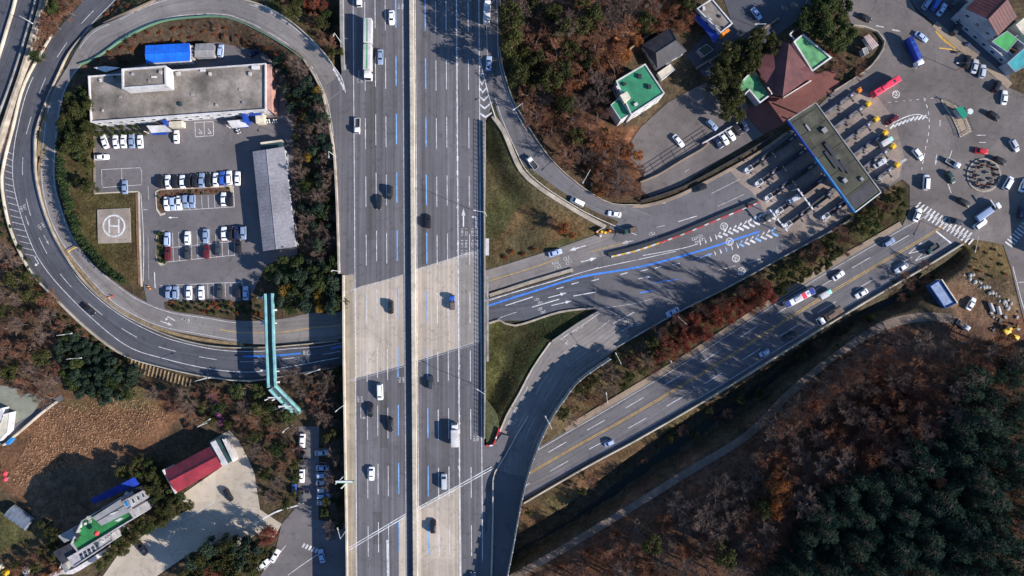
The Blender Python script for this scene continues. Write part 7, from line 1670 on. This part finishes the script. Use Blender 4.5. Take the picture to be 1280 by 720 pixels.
def mk_broad(seed, h, R_, leaf, n=1500, size=.26, tall=1.0):
    rng = random.Random(seed); tb, tips = trunk_mesh(rng, h*.7, .06*R_+.1, 7, R_*.75); mb = MB()
    for q, e in tips:
        r = R_*rng.uniform(.30, .46); cards(mb, rng, e, (r, r, r*.75*tall), n//12, size)
    for _ in range(9):
        a = rng.uniform(0, 6.28); rr2 = R_*rng.uniform(.1, .68); c = Vector((math.cos(a)*rr2, math.sin(a)*rr2, h*(.88-.35*(rr2/R_)**2)*rng.uniform(.85, 1.08))); r = R_*rng.uniform(.26, .44); cards(mb, rng, c, (r, r, r*.7*tall), n//15, size)
    return tb.mesh('trunk', [M['bark']]), mb.mesh('crown', [M[leaf]])
def mk_conifer(seed, h, R_, leaf):
    """plantation conifer: domed crown of drooping sprays, uneven from side to side"""
    rng = random.Random(seed); tb = MB(); tb.tube((0, 0, -.5), (0, 0, h*.95), .2, .04, n=7); mb = MB(); lob = [rng.uniform(.6, 1.25) for _ in range(7)]; z = h*.22
    while z < h*1.0:
        f = min(1, max(0, (z/h-.22)/.78)); rad = R_*max(0, 1-f**1.8)**.8+.25; k = int(6+rad*1.6); a0 = rng.uniform(0, 6.28)
        for i in range(k):
            a = a0+6.283*i/k+rng.gauss(0, .25); L = rad*rng.uniform(.7, 1.12)*lob[int(a/6.283*7) % 7]; d = Vector((math.cos(a), math.sin(a), 0)); tip = Vector((0, 0, z+rng.gauss(0, .3)))+d*L*.8+Vector((0, 0, -.10*L)); q = .30*R_*rng.uniform(.6, 1.1)*(1-.45*f)
            tb.tube((0, 0, z-.2), tip, .05, .02, n=4, caps=False)
            for _ in range(22):
                o = Vector((rng.gauss(0, q*.62), rng.gauss(0, q*.62), rng.gauss(0, q*.35))); dirv = (d+o*.5+Vector((rng.gauss(0, .5), rng.gauss(0, .5), rng.gauss(.15, .4)))).normalized(); sd_ = dirv.cross(Vector((rng.gauss(0, .5), rng.gauss(0, .5), 1))).normalized(); s_ = rng.uniform(.12, .27); b = tip+o
                mb.add([b-dirv*s_, b+sd_*s_*.5, b+dirv*s_*1.5, b-sd_*s_*.5], [(0, 1, 2, 3)])
        z += h*.105
    return tb.mesh('trunk', [M['bark']]), mb.mesh('crown', [M[leaf]])
def mk_bare(seed, h, R_, twig, leaf=None, nl=0):
    rng = random.Random(seed); tb, tips = trunk_mesh(rng, h*.6, .05*R_+.10, 9, R_*.62, .3); mb = MB()
    for q, e in list(tips):      # forked limbs
        for _ in range(2):
            b = q.lerp(e, rng.uniform(.4, .9)); d = (e-q).normalized()+Vector((rng.gauss(0, .5), rng.gauss(0, .5), rng.gauss(.3, .3))); e2 = b+d.normalized()*R_*rng.uniform(.25, .45); tb.tube(b, e2, .055, .02, n=5); tips.append((b, e2))
    def tri(a, b, w):
        d = (b-a); u = d.orthogonal().normalized()*w; v = d.normalized().cross(u); mb.add([a+u, a-u*.5+v*.87, a-u*.5-v*.87, b], [(0, 1, 3), (1, 2, 3), (2, 0, 3)])
    for q, e in tips:
        for _ in range(3):
            t = rng.uniform(.35, 1.0); b = q.lerp(e, t); d = (e-q).normalized()+Vector((rng.gauss(0, .55), rng.gauss(0, .55), rng.gauss(.35, .4))); e2 = b+d.normalized()*R_*rng.uniform(.22, .5); tri(b, e2, .055)
            for _ in range(8):
                t2 = rng.uniform(.2, 1); b2 = b.lerp(e2, t2); d2 = (d.normalized()+Vector((rng.gauss(0, .7), rng.gauss(0, .7), rng.gauss(.25, .5)))).normalized(); e3 = b2+d2*R_*rng.uniform(.12, .3); tri(b2, e3, .034)
                for _ in range(3):
                    b4 = b2.lerp(e3, rng.uniform(.3, .9)); d4 = (d2+Vector((rng.gauss(0, .7), rng.gauss(0, .7), rng.gauss(.1, .5)))).normalized(); tri(b4, b4+d4*R_*rng.uniform(.07, .19), .023)
    mats = [M[twig]]
    if leaf:
        k = len(mb.f); 
        for q, e in tips: cards(mb, rng, e, (R_*.42, R_*.42, R_*.35), nl//len(tips), .17)
        for i in range(k, len(mb.f)): mb.m[i] = 1
        mats.append(M[leaf])
    return tb.mesh('trunk', [M['bark_pale' if not leaf else 'bark']]), mb.mesh('crown', mats)
def mk_shrub(seed, R_, leaf, n=420, size=.2, tall=.8):
    rng = random.Random(seed); tb = MB(); mb = MB()
    for _ in range(6):
        a = rng.uniform(0, 6.28); r = R_*rng.uniform(0, .55); c = Vector((math.cos(a)*r, math.sin(a)*r, R_*tall*rng.uniform(.6, 1.1))); tb.tube((0, 0, -.3), c, .05, .02, n=5); q = R_*rng.uniform(.35, .55); cards(mb, rng, c, (q, q, q*tall), n//6, size)
    return tb.mesh('stem', [M['bark']]), mb.mesh('foliage', [M[leaf]])
PROTO = {
 'pine': [mk_broad(10+i, 9, 3.3, 'leaf_pine', 1500, .24) for i in range(4)],
 'green': [mk_broad(20+i, 8, 3.1, 'leaf_green', 1600, .24) for i in range(4)],
 'dark': [mk_broad(30+i, 9, 2.9, 'leaf_dark', 1500, .24) for i in range(3)],
 'red': [mk_bare(40+i, 8, 3.0, 'twig_rust', 'leaf_red', 2000) for i in range(3)],
 'rust': [mk_bare(50+i, 8, 3.2, 'twig_rust', 'leaf_rust', 700) for i in range(3)],
 'orange': [mk_bare(55+i, 7, 3.0, 'twig_rust', 'leaf_orange', 1700) for i in range(2)],
 'yellow': [mk_broad(60+i, 7, 2.6, 'leaf_yellow', 800, .22) for i in range(2)],
 'bare': [mk_bare(70+i, 9, 3.6, 'twig_grey') for i in range(4)],
 'bare_rust': [mk_bare(80+i, 9, 3.5, 'twig_rust') for i in range(3)],
 'conifer': [mk_conifer(90+i, 8.5+i*.5, 2.9+.25*(i%3), 'leaf_conifer') for i in range(6)],
 'hedge': [mk_shrub(100+i, 1.5, 'leaf_hedge', 520, .19, 1.3) for i in range(3)],
 'shrub': [mk_shrub(110+i, 1.1, 'leaf_green', 300, .16) for i in range(3)],
 'dry': [mk_shrub(120+i, 1.2, 'leaf_rust', 230, .15, .6) for i in range(2)],
}
TN = {'pine': ('pine_tree', 'tree'), 'green': ('leafy_tree', 'tree'), 'dark': ('evergreen_tree', 'tree'), 'red': ('red_tree', 'tree'), 'rust': ('rust_tree', 'tree'), 'orange': ('orange_tree', 'tree'), 'yellow': ('yellow_tree', 'tree'), 'bare': ('bare_tree', 'tree'), 'bare_rust': ('bare_tree', 'tree'), 'conifer': ('conifer_tree', 'tree'), 'hedge': ('hedge_shrub', 'shrub'), 'shrub': ('shrub', 'shrub'), 'dry': ('dry_shrub', 'shrub')}
TR = random.Random(77)
def tree(kind, px, py, s, label, group=None, sz=None):
    # px,py: where the crown shows; the foot stands under it
    hh = {'conifer': 8, 'hedge': 1.5, 'shrub': 1, 'dry': .7}.get(kind, 6)*(sz or s); z = 0
    for _ in range(3): p = P(px, py, z+hh); z = tz(p.x, p.y)
    p = Vector((p.x, p.y, z-.05)); r = root(TN[kind][0], label, TN[kind][1], p, group, TR.uniform(0, 6.28)); r.scale = (s, s, sz or s)
    a, b = TR.choice(PROTO[kind])
    link(a.name.split('.')[0], a, r); link(b.name.split('.')[0], b, r); return r
def scatter(poly, dist, mix, srange, name, seed, jit=1.0, tall=1.0, maxn=400):
    rng = random.Random(seed); xs = [p[0] for p in poly]; ys = [p[1] for p in poly]; pts = []; tries = 0
    while tries < 6000 and len(pts) < maxn:
        tries += 1; x = rng.uniform(min(xs), max(xs)); y = rng.uniform(min(ys), max(ys))
        if not in_poly(poly, np.array([x]), np.array([y]))[0]: continue
        if all((x-a)**2+(y-b)**2 > dist*dist for a, b in pts): pts.append((x, y))
    kinds = list(mix); wts = [mix[k][0] for k in kinds]
    for x, y in pts:
        k = rng.choices(kinds, wts)[0]; lab = mix[k][1]; s = rng.uniform(*srange)*(mix[k][2] if len(mix[k]) > 2 else 1)
        tree(k, x, y, s, lab+' '+name, (lab+' '+name).replace('tree', 'trees', 1).replace('shrub', 'shrubs', 1), s*tall*rng.uniform(.85, 1.15))
    return pts
# wood between the top ramp and the houses
WOOD = [(640, -8), (800, -8), (862, 2), (808, 26), (775, 44), (768, 92), (752, 125), (752, 165), (788, 190), (782, 228), (758, 226), (722, 205), (692, 180), (668, 140), (650, 95), (640, 40)]
scatter(WOOD, 18, {'bare': (5, 'bare grey tree'), 'bare_rust': (6, 'bare brown tree'), 'pine': (2.0, 'olive green pine tree'), 'rust': (1.2, 'rust-leaved tree')}, (1.0, 1.4), 'in the wood inside the loop ramp', 1)
for x, y, s, l in ((638, 20, 1.45, 'tall pine tree at the top edge of the shaded ramp'), (640, 52, 1.4, 'tall pine tree beside the pale car on the shaded ramp'), (646, 88, 1.3, 'tall dark pine tree nearest the ramp gore')): tree('pine', x, y, s, l, None, s*1.5)
for x, y, s in ((668, 8, 1.2), (690, 14, 1.2), (704, 36, 1.3), (688, 100, 1.3), (694, 88, 1.2), (735, 75, 1.1), (712, 62, 1.1)): tree('pine', x, y, s, 'broad olive pine tree standing over the bare trees of the loop wood', 'broad pines standing over the loop wood')
scatter([(735, 195), (770, 165), (800, 190), (805, 240), (770, 250), (742, 236)], 11, {'orange': (1.2, 'orange-leaved small tree'), 'bare_rust': (2.4, 'bare russet small tree')}, (.5, .85), 'on the orange slope by the lattice', 2)
scatter([(768, 32), (800, 28), (806, 55), (782, 70)], 15, {'orange': (1, 'orange-leaved tree')}, (.6, .8), 'above the black hipped house', 3)
scatter([(808, 0), (862, -6), (868, 12), (850, 40), (815, 30)], 13, {'rust': (2, 'rust-brown tree'), 'bare_rust': (1, 'bare brown tree')}, (.8, 1.1), 'at the top edge left of blue-edged building', 31)
# trees around the houses
scatter([(905, 62), (955, 40), (972, 56), (940, 84), (922, 104), (930, 122), (925, 148), (908, 140), (898, 112), (895, 92)], 10.5, {'pine': (1, 'dense olive tree')}, (.75, 1.05), 'left of the maroon hall', 4)
scatter([(1003, 14), (1030, 0), (1062, 6), (1062, 40), (1045, 62), (1020, 45), (1004, 30)], 13, {'green': (1, 'large dark green tree')}, (1.0, 1.3), 'above the maroon hall', 5)
tree('red', 1042, 62, .75, 'small red-leaved tree beside the right mint wing')
scatter([(1060, 62), (1090, 75), (1075, 92), (1050, 105), (1040, 92)], 12, {'bare_rust': (1, 'bare brown tree'), 'shrub': (1, 'green shrub')}, (.5, .9), 'in the planted corner by toll exit', 6)
# grass wedge and triangle by the left ramp
tree('red', 398, 6, 1.25, 'bright red maple tree at the top edge beside highway', None, .9); tree('red', 385, 2, .9, 'smaller red tree left of the bright red maple'); tree('green', 408, 17, .85, 'yellow-green tree beside the red maple')
scatter([(345, -8), (380, -8), (426, 40), (427, 80), (408, 60), (380, 32)], 12, {'pine': (2, 'small olive tree'), 'shrub': (2, 'green shrub'), 'bare_rust': (1, 'bare brown tree')}, (.5, .85), 'in the triangular wood by the ramp top', 7)
# belt between shed and highway
scatter([(345, 75), (372, 78), (398, 115), (412, 190), (420, 300), (400, 318), (378, 305), (372, 200), (362, 130)], 10.5, {'dark': (5, 'dark evergreen tree'), 'bare': (4, 'bare grey tree'), 'yellow': (.7, 'yellow-orange tree'), 'green': (1, 'green tree')}, (.55, .95), 'in the belt between shed and highway', 8)
for x, y, s in ((384, 195, .8), (375, 122, .75), (378, 145, .7), (392, 230, .7), (385, 248, .65), (396, 300, .6), (400, 318, .6)): tree('yellow', x, y, s, 'bright yellow-orange tree standing out in the dark belt beside shed', 'bright yellow trees of the belt beside the shed')
scatter([(330, 335), (372, 322), (425, 330), (428, 380), (395, 388), (352, 384), (345, 360)], 12, {'green': (4, 'leafy green tree'), 'dark': (2, 'dark evergreen tree'), 'yellow': (1, 'yellowing tree')}, (.8, 1.15), 'right of the footbridge head', 9)
scatter([(208, 376), (310, 378), (330, 386), (325, 394), (260, 392), (215, 386)], 6.5, {'shrub': (3, 'green shrub'), 'dry': (1.4, 'reddish dry shrub')}, (.75, 1.1), 'in the hedge below the bottom parking row', 10)
scatter([(196, 291), (204, 290), (206, 328), (198, 328)], 6.5, {'shrub': (1, 'round green shrub')}, (.8, 1.1), 'in the planter left of the parking bays', 11)
scatter([(196, 241), (288, 234), (289, 238), (204, 246), (202, 266), (197, 262)], 6, {'dry': (3, 'reddish dry shrub'), 'shrub': (1, 'green shrub')}, (.5, .75), 'on the long planted island', 12)
scatter([(118, 158), (172, 156), (180, 166), (120, 170)], 6.5, {'shrub': (1, 'clipped round shrub')}, (.9, 1.2), 'below the office wall', 13)
# hedge round the inside of the loop and trees beside the office
hd = catmull([(78, 178, 0), (77, 215, 0), (86, 255, 0), (97, 290, 0), (112, 312, 0), (132, 335, 0), (152, 352, 0)], 5)
for i, p in enumerate(hd[::1]): tree('hedge', p[0]+TR.uniform(-1.5, 1.5), p[1]+TR.uniform(-1.5, 1.5), TR.uniform(.85, 1.25), 'tall dark hedge shrub in the curve of hedging left of the helipad', 'hedge shrubs curving round the helipad', 1.7)
scatter([(82, 125), (100, 112), (112, 125), (112, 165), (95, 190), (80, 185), (76, 155)], 9.5, {'green': (3, 'dense green tree'), 'pine': (2, 'olive tree')}, (.7, 1.0), 'left of the office building', 14)
scatter([(88, 185), (112, 180), (112, 235), (92, 225)], 11, {'pine': (1, 'low olive bush tree'), 'shrub': (1, 'green shrub')}, (.5, .8), 'on the grass above the helipad', 15)
scatter([(120, 74), (175, 42), (250, 30), (320, 42), (360, 80), (335, 62), (270, 46), (180, 55), (130, 80)], 10, {'dry': (3, 'dry brown shrub'), 'bare_rust': (1, 'thin bare tree', .5)}, (.6, 1.0), 'on the brown slope behind the blue shed', 16)
scatter([(66, -6), (98, -6), (60, 40), (44, 70), (52, 30)], 10, {'green': (2, 'green bushy tree'), 'bare_rust': (2, 'bare brown tree')}, (.6, .9), 'between expressway and loop road', 17)
scatter([(128, 22), (145, 5), (192, -6), (160, 12)], 8, {'shrub': (1, 'green shrub'), 'dry': (1, 'dry shrub')}, (.7, 1.0), 'in the gap where the two loop roads part', 18)
# left outside the loop
scatter([(-8, 300), (10, 300), (52, 365), (80, 405), (60, 430), (72, 470), (58, 488), (-8, 474)], 19, {'bare_rust': (4, 'bare russet tree'), 'bare': (3, 'bare grey tree'), 'pine': (.8, 'dull olive tree')}, (.7, 1.1), 'on the brown bank outside the loop', 19)
scatter([(0, 250), (10, 270), (20, 300), (45, 345), (30, 345), (-5, 300)], 10, {'shrub': (1, 'green shrub')}, (.8, 1.2), 'along the outside of the loop barrier', 20)
scatter([(72, 418), (98, 418), (150, 455), (168, 462), (166, 492), (128, 502), (92, 492), (78, 470)], 9, {'dark': (3, 'dense dark green tree'), 'green': (1.4, 'dense green tree')}, (.6, .85), 'in the clump above the ploughed field', 21)
scatter([(42, 352), (62, 380), (110, 415), (160, 448), (140, 446), (95, 420), (52, 385)], 8, {'shrub': (2, 'green shrub'), 'dry': (1, 'dry shrub')}, (.7, 1.1), 'along the bank outside the dark road', 22)
scatter([(185, 490), (270, 492), (330, 478), (345, 500), (372, 530), (368, 640), (340, 632), (322, 575), (300, 545), (280, 530), (255, 525), (235, 535)], 16, {'green': (2.5, 'olive-green tree'), 'bare_rust': (3.4, 'bare brown tree'), 'pine': (2, 'dull olive tree'), 'bare': (2, 'bare grey tree')}, (.5, 1.0), 'between the scrubland and side street', 23)
for x, y in ((268, 505), (272, 520), (266, 495), (275, 528)):
    r = tree('rust', x, y, .45, 'pinkish flowering bush above the red-roofed restaurant', 'pinkish bushes above the restaurant')
    for c in r.children:
        if c.name.startswith('crown'): c.data = c.data.copy(); c.data.materials.clear(); c.data.materials.append(M['magenta'])
scatter([(405, 470), (428, 460), (430, 560), (426, 655), (412, 680), (406, 640), (410, 560)], 10, {'bare': (3, 'bare grey tree'), 'pine': (2, 'olive tree'), 'green': (1, 'green tree')}, (.5, .75), 'between side street and highway wall', 24)
scatter([(350, 470), (425, 458), (425, 520), (400, 530), (385, 500)], 12, {'bare': (3, 'bare grey tree'), 'bare_rust': (2, 'bare brown tree')}, (.55, .85), 'beside the footbridge stairs', 25)
scatter([(150, 590), (175, 570), (205, 585), (220, 620), (240, 632), (205, 650), (196, 645), (192, 618), (180, 605)], 10.5, {'pine': (3, 'rounded olive tree'), 'green': (2, 'rounded green tree')}, (.55, .9), 'between terrace house and restaurant', 26)
scatter([(145, 672), (190, 645), (205, 655), (150, 690), (120, 712)], 10, {'green': (1, 'green garden tree'), 'pine': (1, 'olive garden tree')}, (.6, .85), 'below the terrace house wall', 27)
scatter([(238, 692), (295, 675), (330, 672), (342, 690), (312, 715), (250, 735), (225, 735)], 11, {'dark': (2, 'tall dark tree'), 'pine': (2, 'tall olive tree'), 'red': (.6, 'reddish tree')}, (.75, 1.1), 'below the restaurant yard', 28, tall=1.25)
scatter([(40, 695), (62, 680), (80, 690), (60, 735), (-10, 735), (-10, 722)], 11, {'pine': (1, 'olive shrub tree'), 'rust': (.6, 'russet shrub tree'), 'bare_rust': (.6, 'bare brown tree')}, (.4, .7), 'at the bottom left corner', 29)
tree('bare', 28, 490, .7, 'bare grey tree on the greenish yard, left one'); tree('bare', 52, 500, 1.0, 'wide bare grey tree on the greenish yard by the wall')
tree('red', 196, 650, .5, 'small dark red tree by the pale restaurant yard'); tree('green', 331, 595, .55, 'round green tree at yard edge', None, .7)
for x, y in ((55, 655), (62, 665), (70, 672)): tree('pine', x, y, .7, 'olive tree in the shadow beside the greenhouse', 'olive trees beside the greenhouse')
# embankment with the red trees, and its green end
scatter([(838, 414), (905, 381), (968, 352), (970, 368), (905, 407), (862, 432), (838, 450), (822, 444)], 10, {'red': (5, 'deep red tree'), 'rust': (1.2, 'rust-leaved tree')}, (.7, 1.05), 'on the bank between toll and national road', 32, tall=1.2)
scatter([(775, 442), (830, 420), (832, 452), (740, 510), (712, 530), (700, 515), (726, 482)], 12, {'bare_rust': (2, 'bare brown tree'), 'bare': (2, 'bare grey tree'), 'pine': (1.3, 'dull olive tree')}, (.5, .85), 'on the bank behind the noise wall', 33)
scatter([(975, 335), (1040, 292), (1075, 270), (1128, 236), (1132, 262), (1080, 300), (1015, 345), (975, 368)], 10, {'pine': (4, 'olive bush tree'), 'green': (1.5, 'green bush tree'), 'bare_rust': (2, 'bare brown tree')}, (.45, .75), 'on the bank below the toll canopy', 34)
for x, y, s in ((850, 402, .8), (880, 388, .8), (905, 377, .8), (930, 366, .75), (828, 418, .8), (955, 352, .7)): tree('bare_rust', x, y, s, 'tall thin bare tree on the toll road edge of red bank', 'tall thin trees along the toll road', s*2.5)
tree('orange', 704, 286, .85, 'orange-leaved small tree alone on the grass wedge'); tree('orange', 716, 294, .5, 'low orange bush beside the orange tree on grass'); tree('bare_rust', 690, 275, .6, 'bare brown small tree beside the orange one on grass')
for x, y in ((640, 315), (655, 318), (632, 322), (668, 312)): tree('dry', x, y, 1.0, 'dry brown bush on the lower tip of the grass wedge', 'dry bushes at the foot of the grass wedge')
for i in range(11):
    t_ = 6.283*i/11; tree('dry', 1230+12.5*math.cos(t_), 219+12.5*math.sin(t_), .75, 'reddish brown shrub planted on the round traffic island', 'shrubs on the round traffic island')
# stream banks and hill
scatter([(660, 640), (740, 598), (800, 562), (905, 502), (1000, 445), (1100, 385), (1100, 396), (985, 470), (880, 540), (780, 590), (700, 640), (650, 668)], 14, {'pine': (2, 'dull olive shrub tree'), 'bare_rust': (3, 'thin bare brown tree'), 'shrub': (2, 'green shrub'), 'dry': (2, 'dry shrub')}, (.4, .75), 'on the stream bank below the flood wall', 35)
scatter([(1110, 355), (1160, 328), (1175, 345), (1130, 375)], 9, {'bare_rust': (1, 'bare brown tree'), 'shrub': (1, 'green shrub')}, (.5, .8), 'above the blue container', 36)
scatter([(1205, 308), (1250, 312), (1262, 345), (1232, 352), (1210, 330)], 11, {'dry': (2, 'dry golden shrub'), 'shrub': (1, 'dull green shrub')}, (.5, .9), 'on the corner lot below zebra crossing', 37)
scatter([(1012, 500), (1070, 452), (1115, 430), (1185, 424), (1260, 428), (1272, 450), (1215, 470), (1190, 520), (1160, 560), (1090, 590), (1045, 600), (1000, 640), (960, 610), (945, 560)], 20, {'bare': (6, 'bare grey tree'), 'bare_rust': (4, 'bare brown tree'), 'rust': (2, 'rust-leaved tree')}, (1.05, 1.5), 'on the upper wooded hillside', 38, maxn=90)
scatter([(665, 745), (735, 706), (815, 655), (885, 612), (950, 565), (965, 615), (960, 690), (900, 735)], 19.5, {'bare': (5, 'bare grey tree'), 'bare_rust': (3, 'bare brown tree'), 'rust': (1.6, 'rust-leaved tree'), 'pine': (.5, 'dull olive tree')}, (.95, 1.4), 'on the lower hillside along the path', 39, maxn=90)
scatter([(1080, 505), (1145, 490), (1150, 545), (1085, 575)], 14, {'rust': (2, 'reddish rust tree'), 'red': (1, 'dull red tree')}, (.9, 1.2), 'among the bare trees of the hill', 40)
for x, y, s in ((974, 606, 1.25), (986, 618, 1.3), (982, 632, 1.2), (972, 644, 1.1)): tree('orange', x, y, s, 'big orange-leaved tree catching sun where conifers begin', 'orange trees where the conifers begin', s*1.7)
scatter([(1282, 450), (1300, 470), (1300, 735), (965, 740), (985, 705), (1000, 665), (1010, 640), (1060, 600), (1100, 600), (1165, 562), (1195, 530), (1215, 478)], 14.5, {'conifer': (9, 'dark green conifer tree'), 'rust': (.3, 'rust-leaved tree', .8), 'bare': (.5, 'bare grey tree', .8)}, (.75, 1.4), 'of the plantation on the hill', 41, maxn=190)
# tall trees beyond the path that shade the national road
for i, (x, y) in enumerate(((1022, 494), (1036, 482), (1050, 474), (1066, 462), (1082, 452), (1002, 508), (985, 520), (1100, 446), (968, 535))): tree('bare', x, y, 1.25, 'tall bare tree standing close above the path bend', 'tall bare trees above the path', 2.1); tree('bare_rust', x+9, y+1, 1.15, 'tall bare brown tree just behind the tall ones above the path', 'tall bare brown trees above the path', 2.3)
for i, (x, y) in enumerate(((700, 705), (735, 690), (770, 668))): tree('dry', x, y, 1.2, 'pale dry grass clump on the slope below the path', 'dry clumps below the path')

# ------------------------------------------------------------------ ground cover that nobody could count
def cover(name, polys, n, size, m_, seed, h=.3, label='low growth'):
    rng = random.Random(seed); mb = MB()
    for poly in polys:
        xs = [p[0] for p in poly]; ys = [p[1] for p in poly]
        X = np.array([rng.uniform(min(xs), max(xs)) for _ in range(n)]); Y = np.array([rng.uniform(min(ys), max(ys)) for _ in range(n)]); ok = in_poly(poly, X, Y)
        dens = np.sin(X*.19+seed)+np.sin(Y*.23+2*seed)+np.sin((X+Y)*.11)+np.sin((X-Y)*.31)
        for x, y, d in zip(X[ok], Y[ok], dens[ok]):
            if d < rng.uniform(-2, 1.5): continue
            g = G(x, y); s = size*rng.uniform(.5, 1.4); a = rng.uniform(0, 6.28); u = Vector((math.cos(a), math.sin(a), rng.uniform(-.3, .6)))*s; v = Vector((-math.sin(a), math.cos(a), rng.uniform(-.3, .6)))*s*.5; c = g+Vector((0, 0, h*rng.random()))
            mb.add([c-u, c-v, c+u, c+v], [(0, 1, 2, 3)])
    o = mb.build(name, M[m_]); o['kind'] = 'stuff'; o['label'] = label; return o
GR = [(608, 160), (638, 185), (700, 252), (756, 287), (690, 305), (612, 332)]
cover('grass', [GR, [(612, 412), (735, 394), (690, 424), (625, 540), (610, 550)], [(80, 200), (112, 200), (118, 245), (172, 245), (173, 355), (100, 300)]], 5200, .16, 'leaf_pine', 5, .2, 'short rough grass on the road wedges')
cover('leaf_litter', [[(130, 70), (330, 22), (395, 90), (330, 60)], [(0, 300), (60, 370), (190, 465), (75, 500), (0, 480)], WOOD], 4200, .17, 'leaf_brown', 6, .15, 'fallen leaves under the bare trees')
cover('bank_scrub', [[(640, 640), (780, 560), (1110, 352), (1112, 398), (985, 480), (880, 560), (760, 630), (650, 690)]], 4200, .24, 'leaf_rust', 17, .3, 'rusty brown scrub on the stream bank')
cover('undergrowth', [[(640, 640), (780, 565), (1100, 365), (1110, 395), (900, 525), (650, 680)], [(700, 540), (775, 440), (1130, 230), (1132, 284), (960, 383)]], 5200, .2, 'leaf_pine', 7, .25, 'rough growth on the stream and road banks')
cover('dead_leaves', [[(640, 735), (1000, 500), (1110, 412), (1270, 430), (1230, 520), (1000, 650), (900, 735)]], 6500, .2, 'leaf_brown', 8, .2, 'dead leaves on the wooded hill')
cover('scrub', [[(160, 470), (330, 475), (375, 530), (370, 640), (330, 640), (300, 545), (240, 520), (190, 490)], [(1110, 350), (1205, 305), (1265, 340), (1280, 400), (1170, 345)], [(0, 650), (60, 660), (90, 690), (40, 735), (0, 735)]], 2600, .2, 'leaf_pine', 9, .25, 'low scrub between yards')
cover('dry_grass', [GR, [(612, 412), (735, 394), (690, 424), (625, 540), (610, 550)], [(80, 200), (112, 200), (118, 245), (172, 245), (173, 355), (100, 300)], [(640, 640), (780, 565), (1100, 365), (1110, 395), (900, 525), (650, 680)]], 3400, .2, 'leaf_brown', 15, .2, 'dry brown grass tufts on the verges')
# clods on the ploughed field
rng = random.Random(12); mb = MB(); fp = [(60, 508), (175, 496), (212, 520), (150, 566), (110, 566), (40, 610), (15, 605), (18, 585)]
X = np.array([rng.uniform(10, 215) for _ in range(3600)]); Y = np.array([rng.uniform(495, 612) for _ in range(3600)]); ok = in_poly(fp, X, Y)
for x, y in zip(X[ok], Y[ok]):
    g = G(x, y); s = rng.uniform(.14, .34); mb.box((g.x, g.y, g.z+s*.3), (s*1.5, s*1.1, s), rz=rng.uniform(0, 3), taper=.55)
o = mb.build('clods', M['soil']); o['kind'] = 'stuff'; o['label'] = 'lumps of turned earth on the ploughed field'
# roots of things built in world coordinates sit at their base; drop the helper mark
for r in ROOTS:
    if '_w' in r: del r['_w']
for o in COL.objects:
    if '_w' in o: del o['_w']
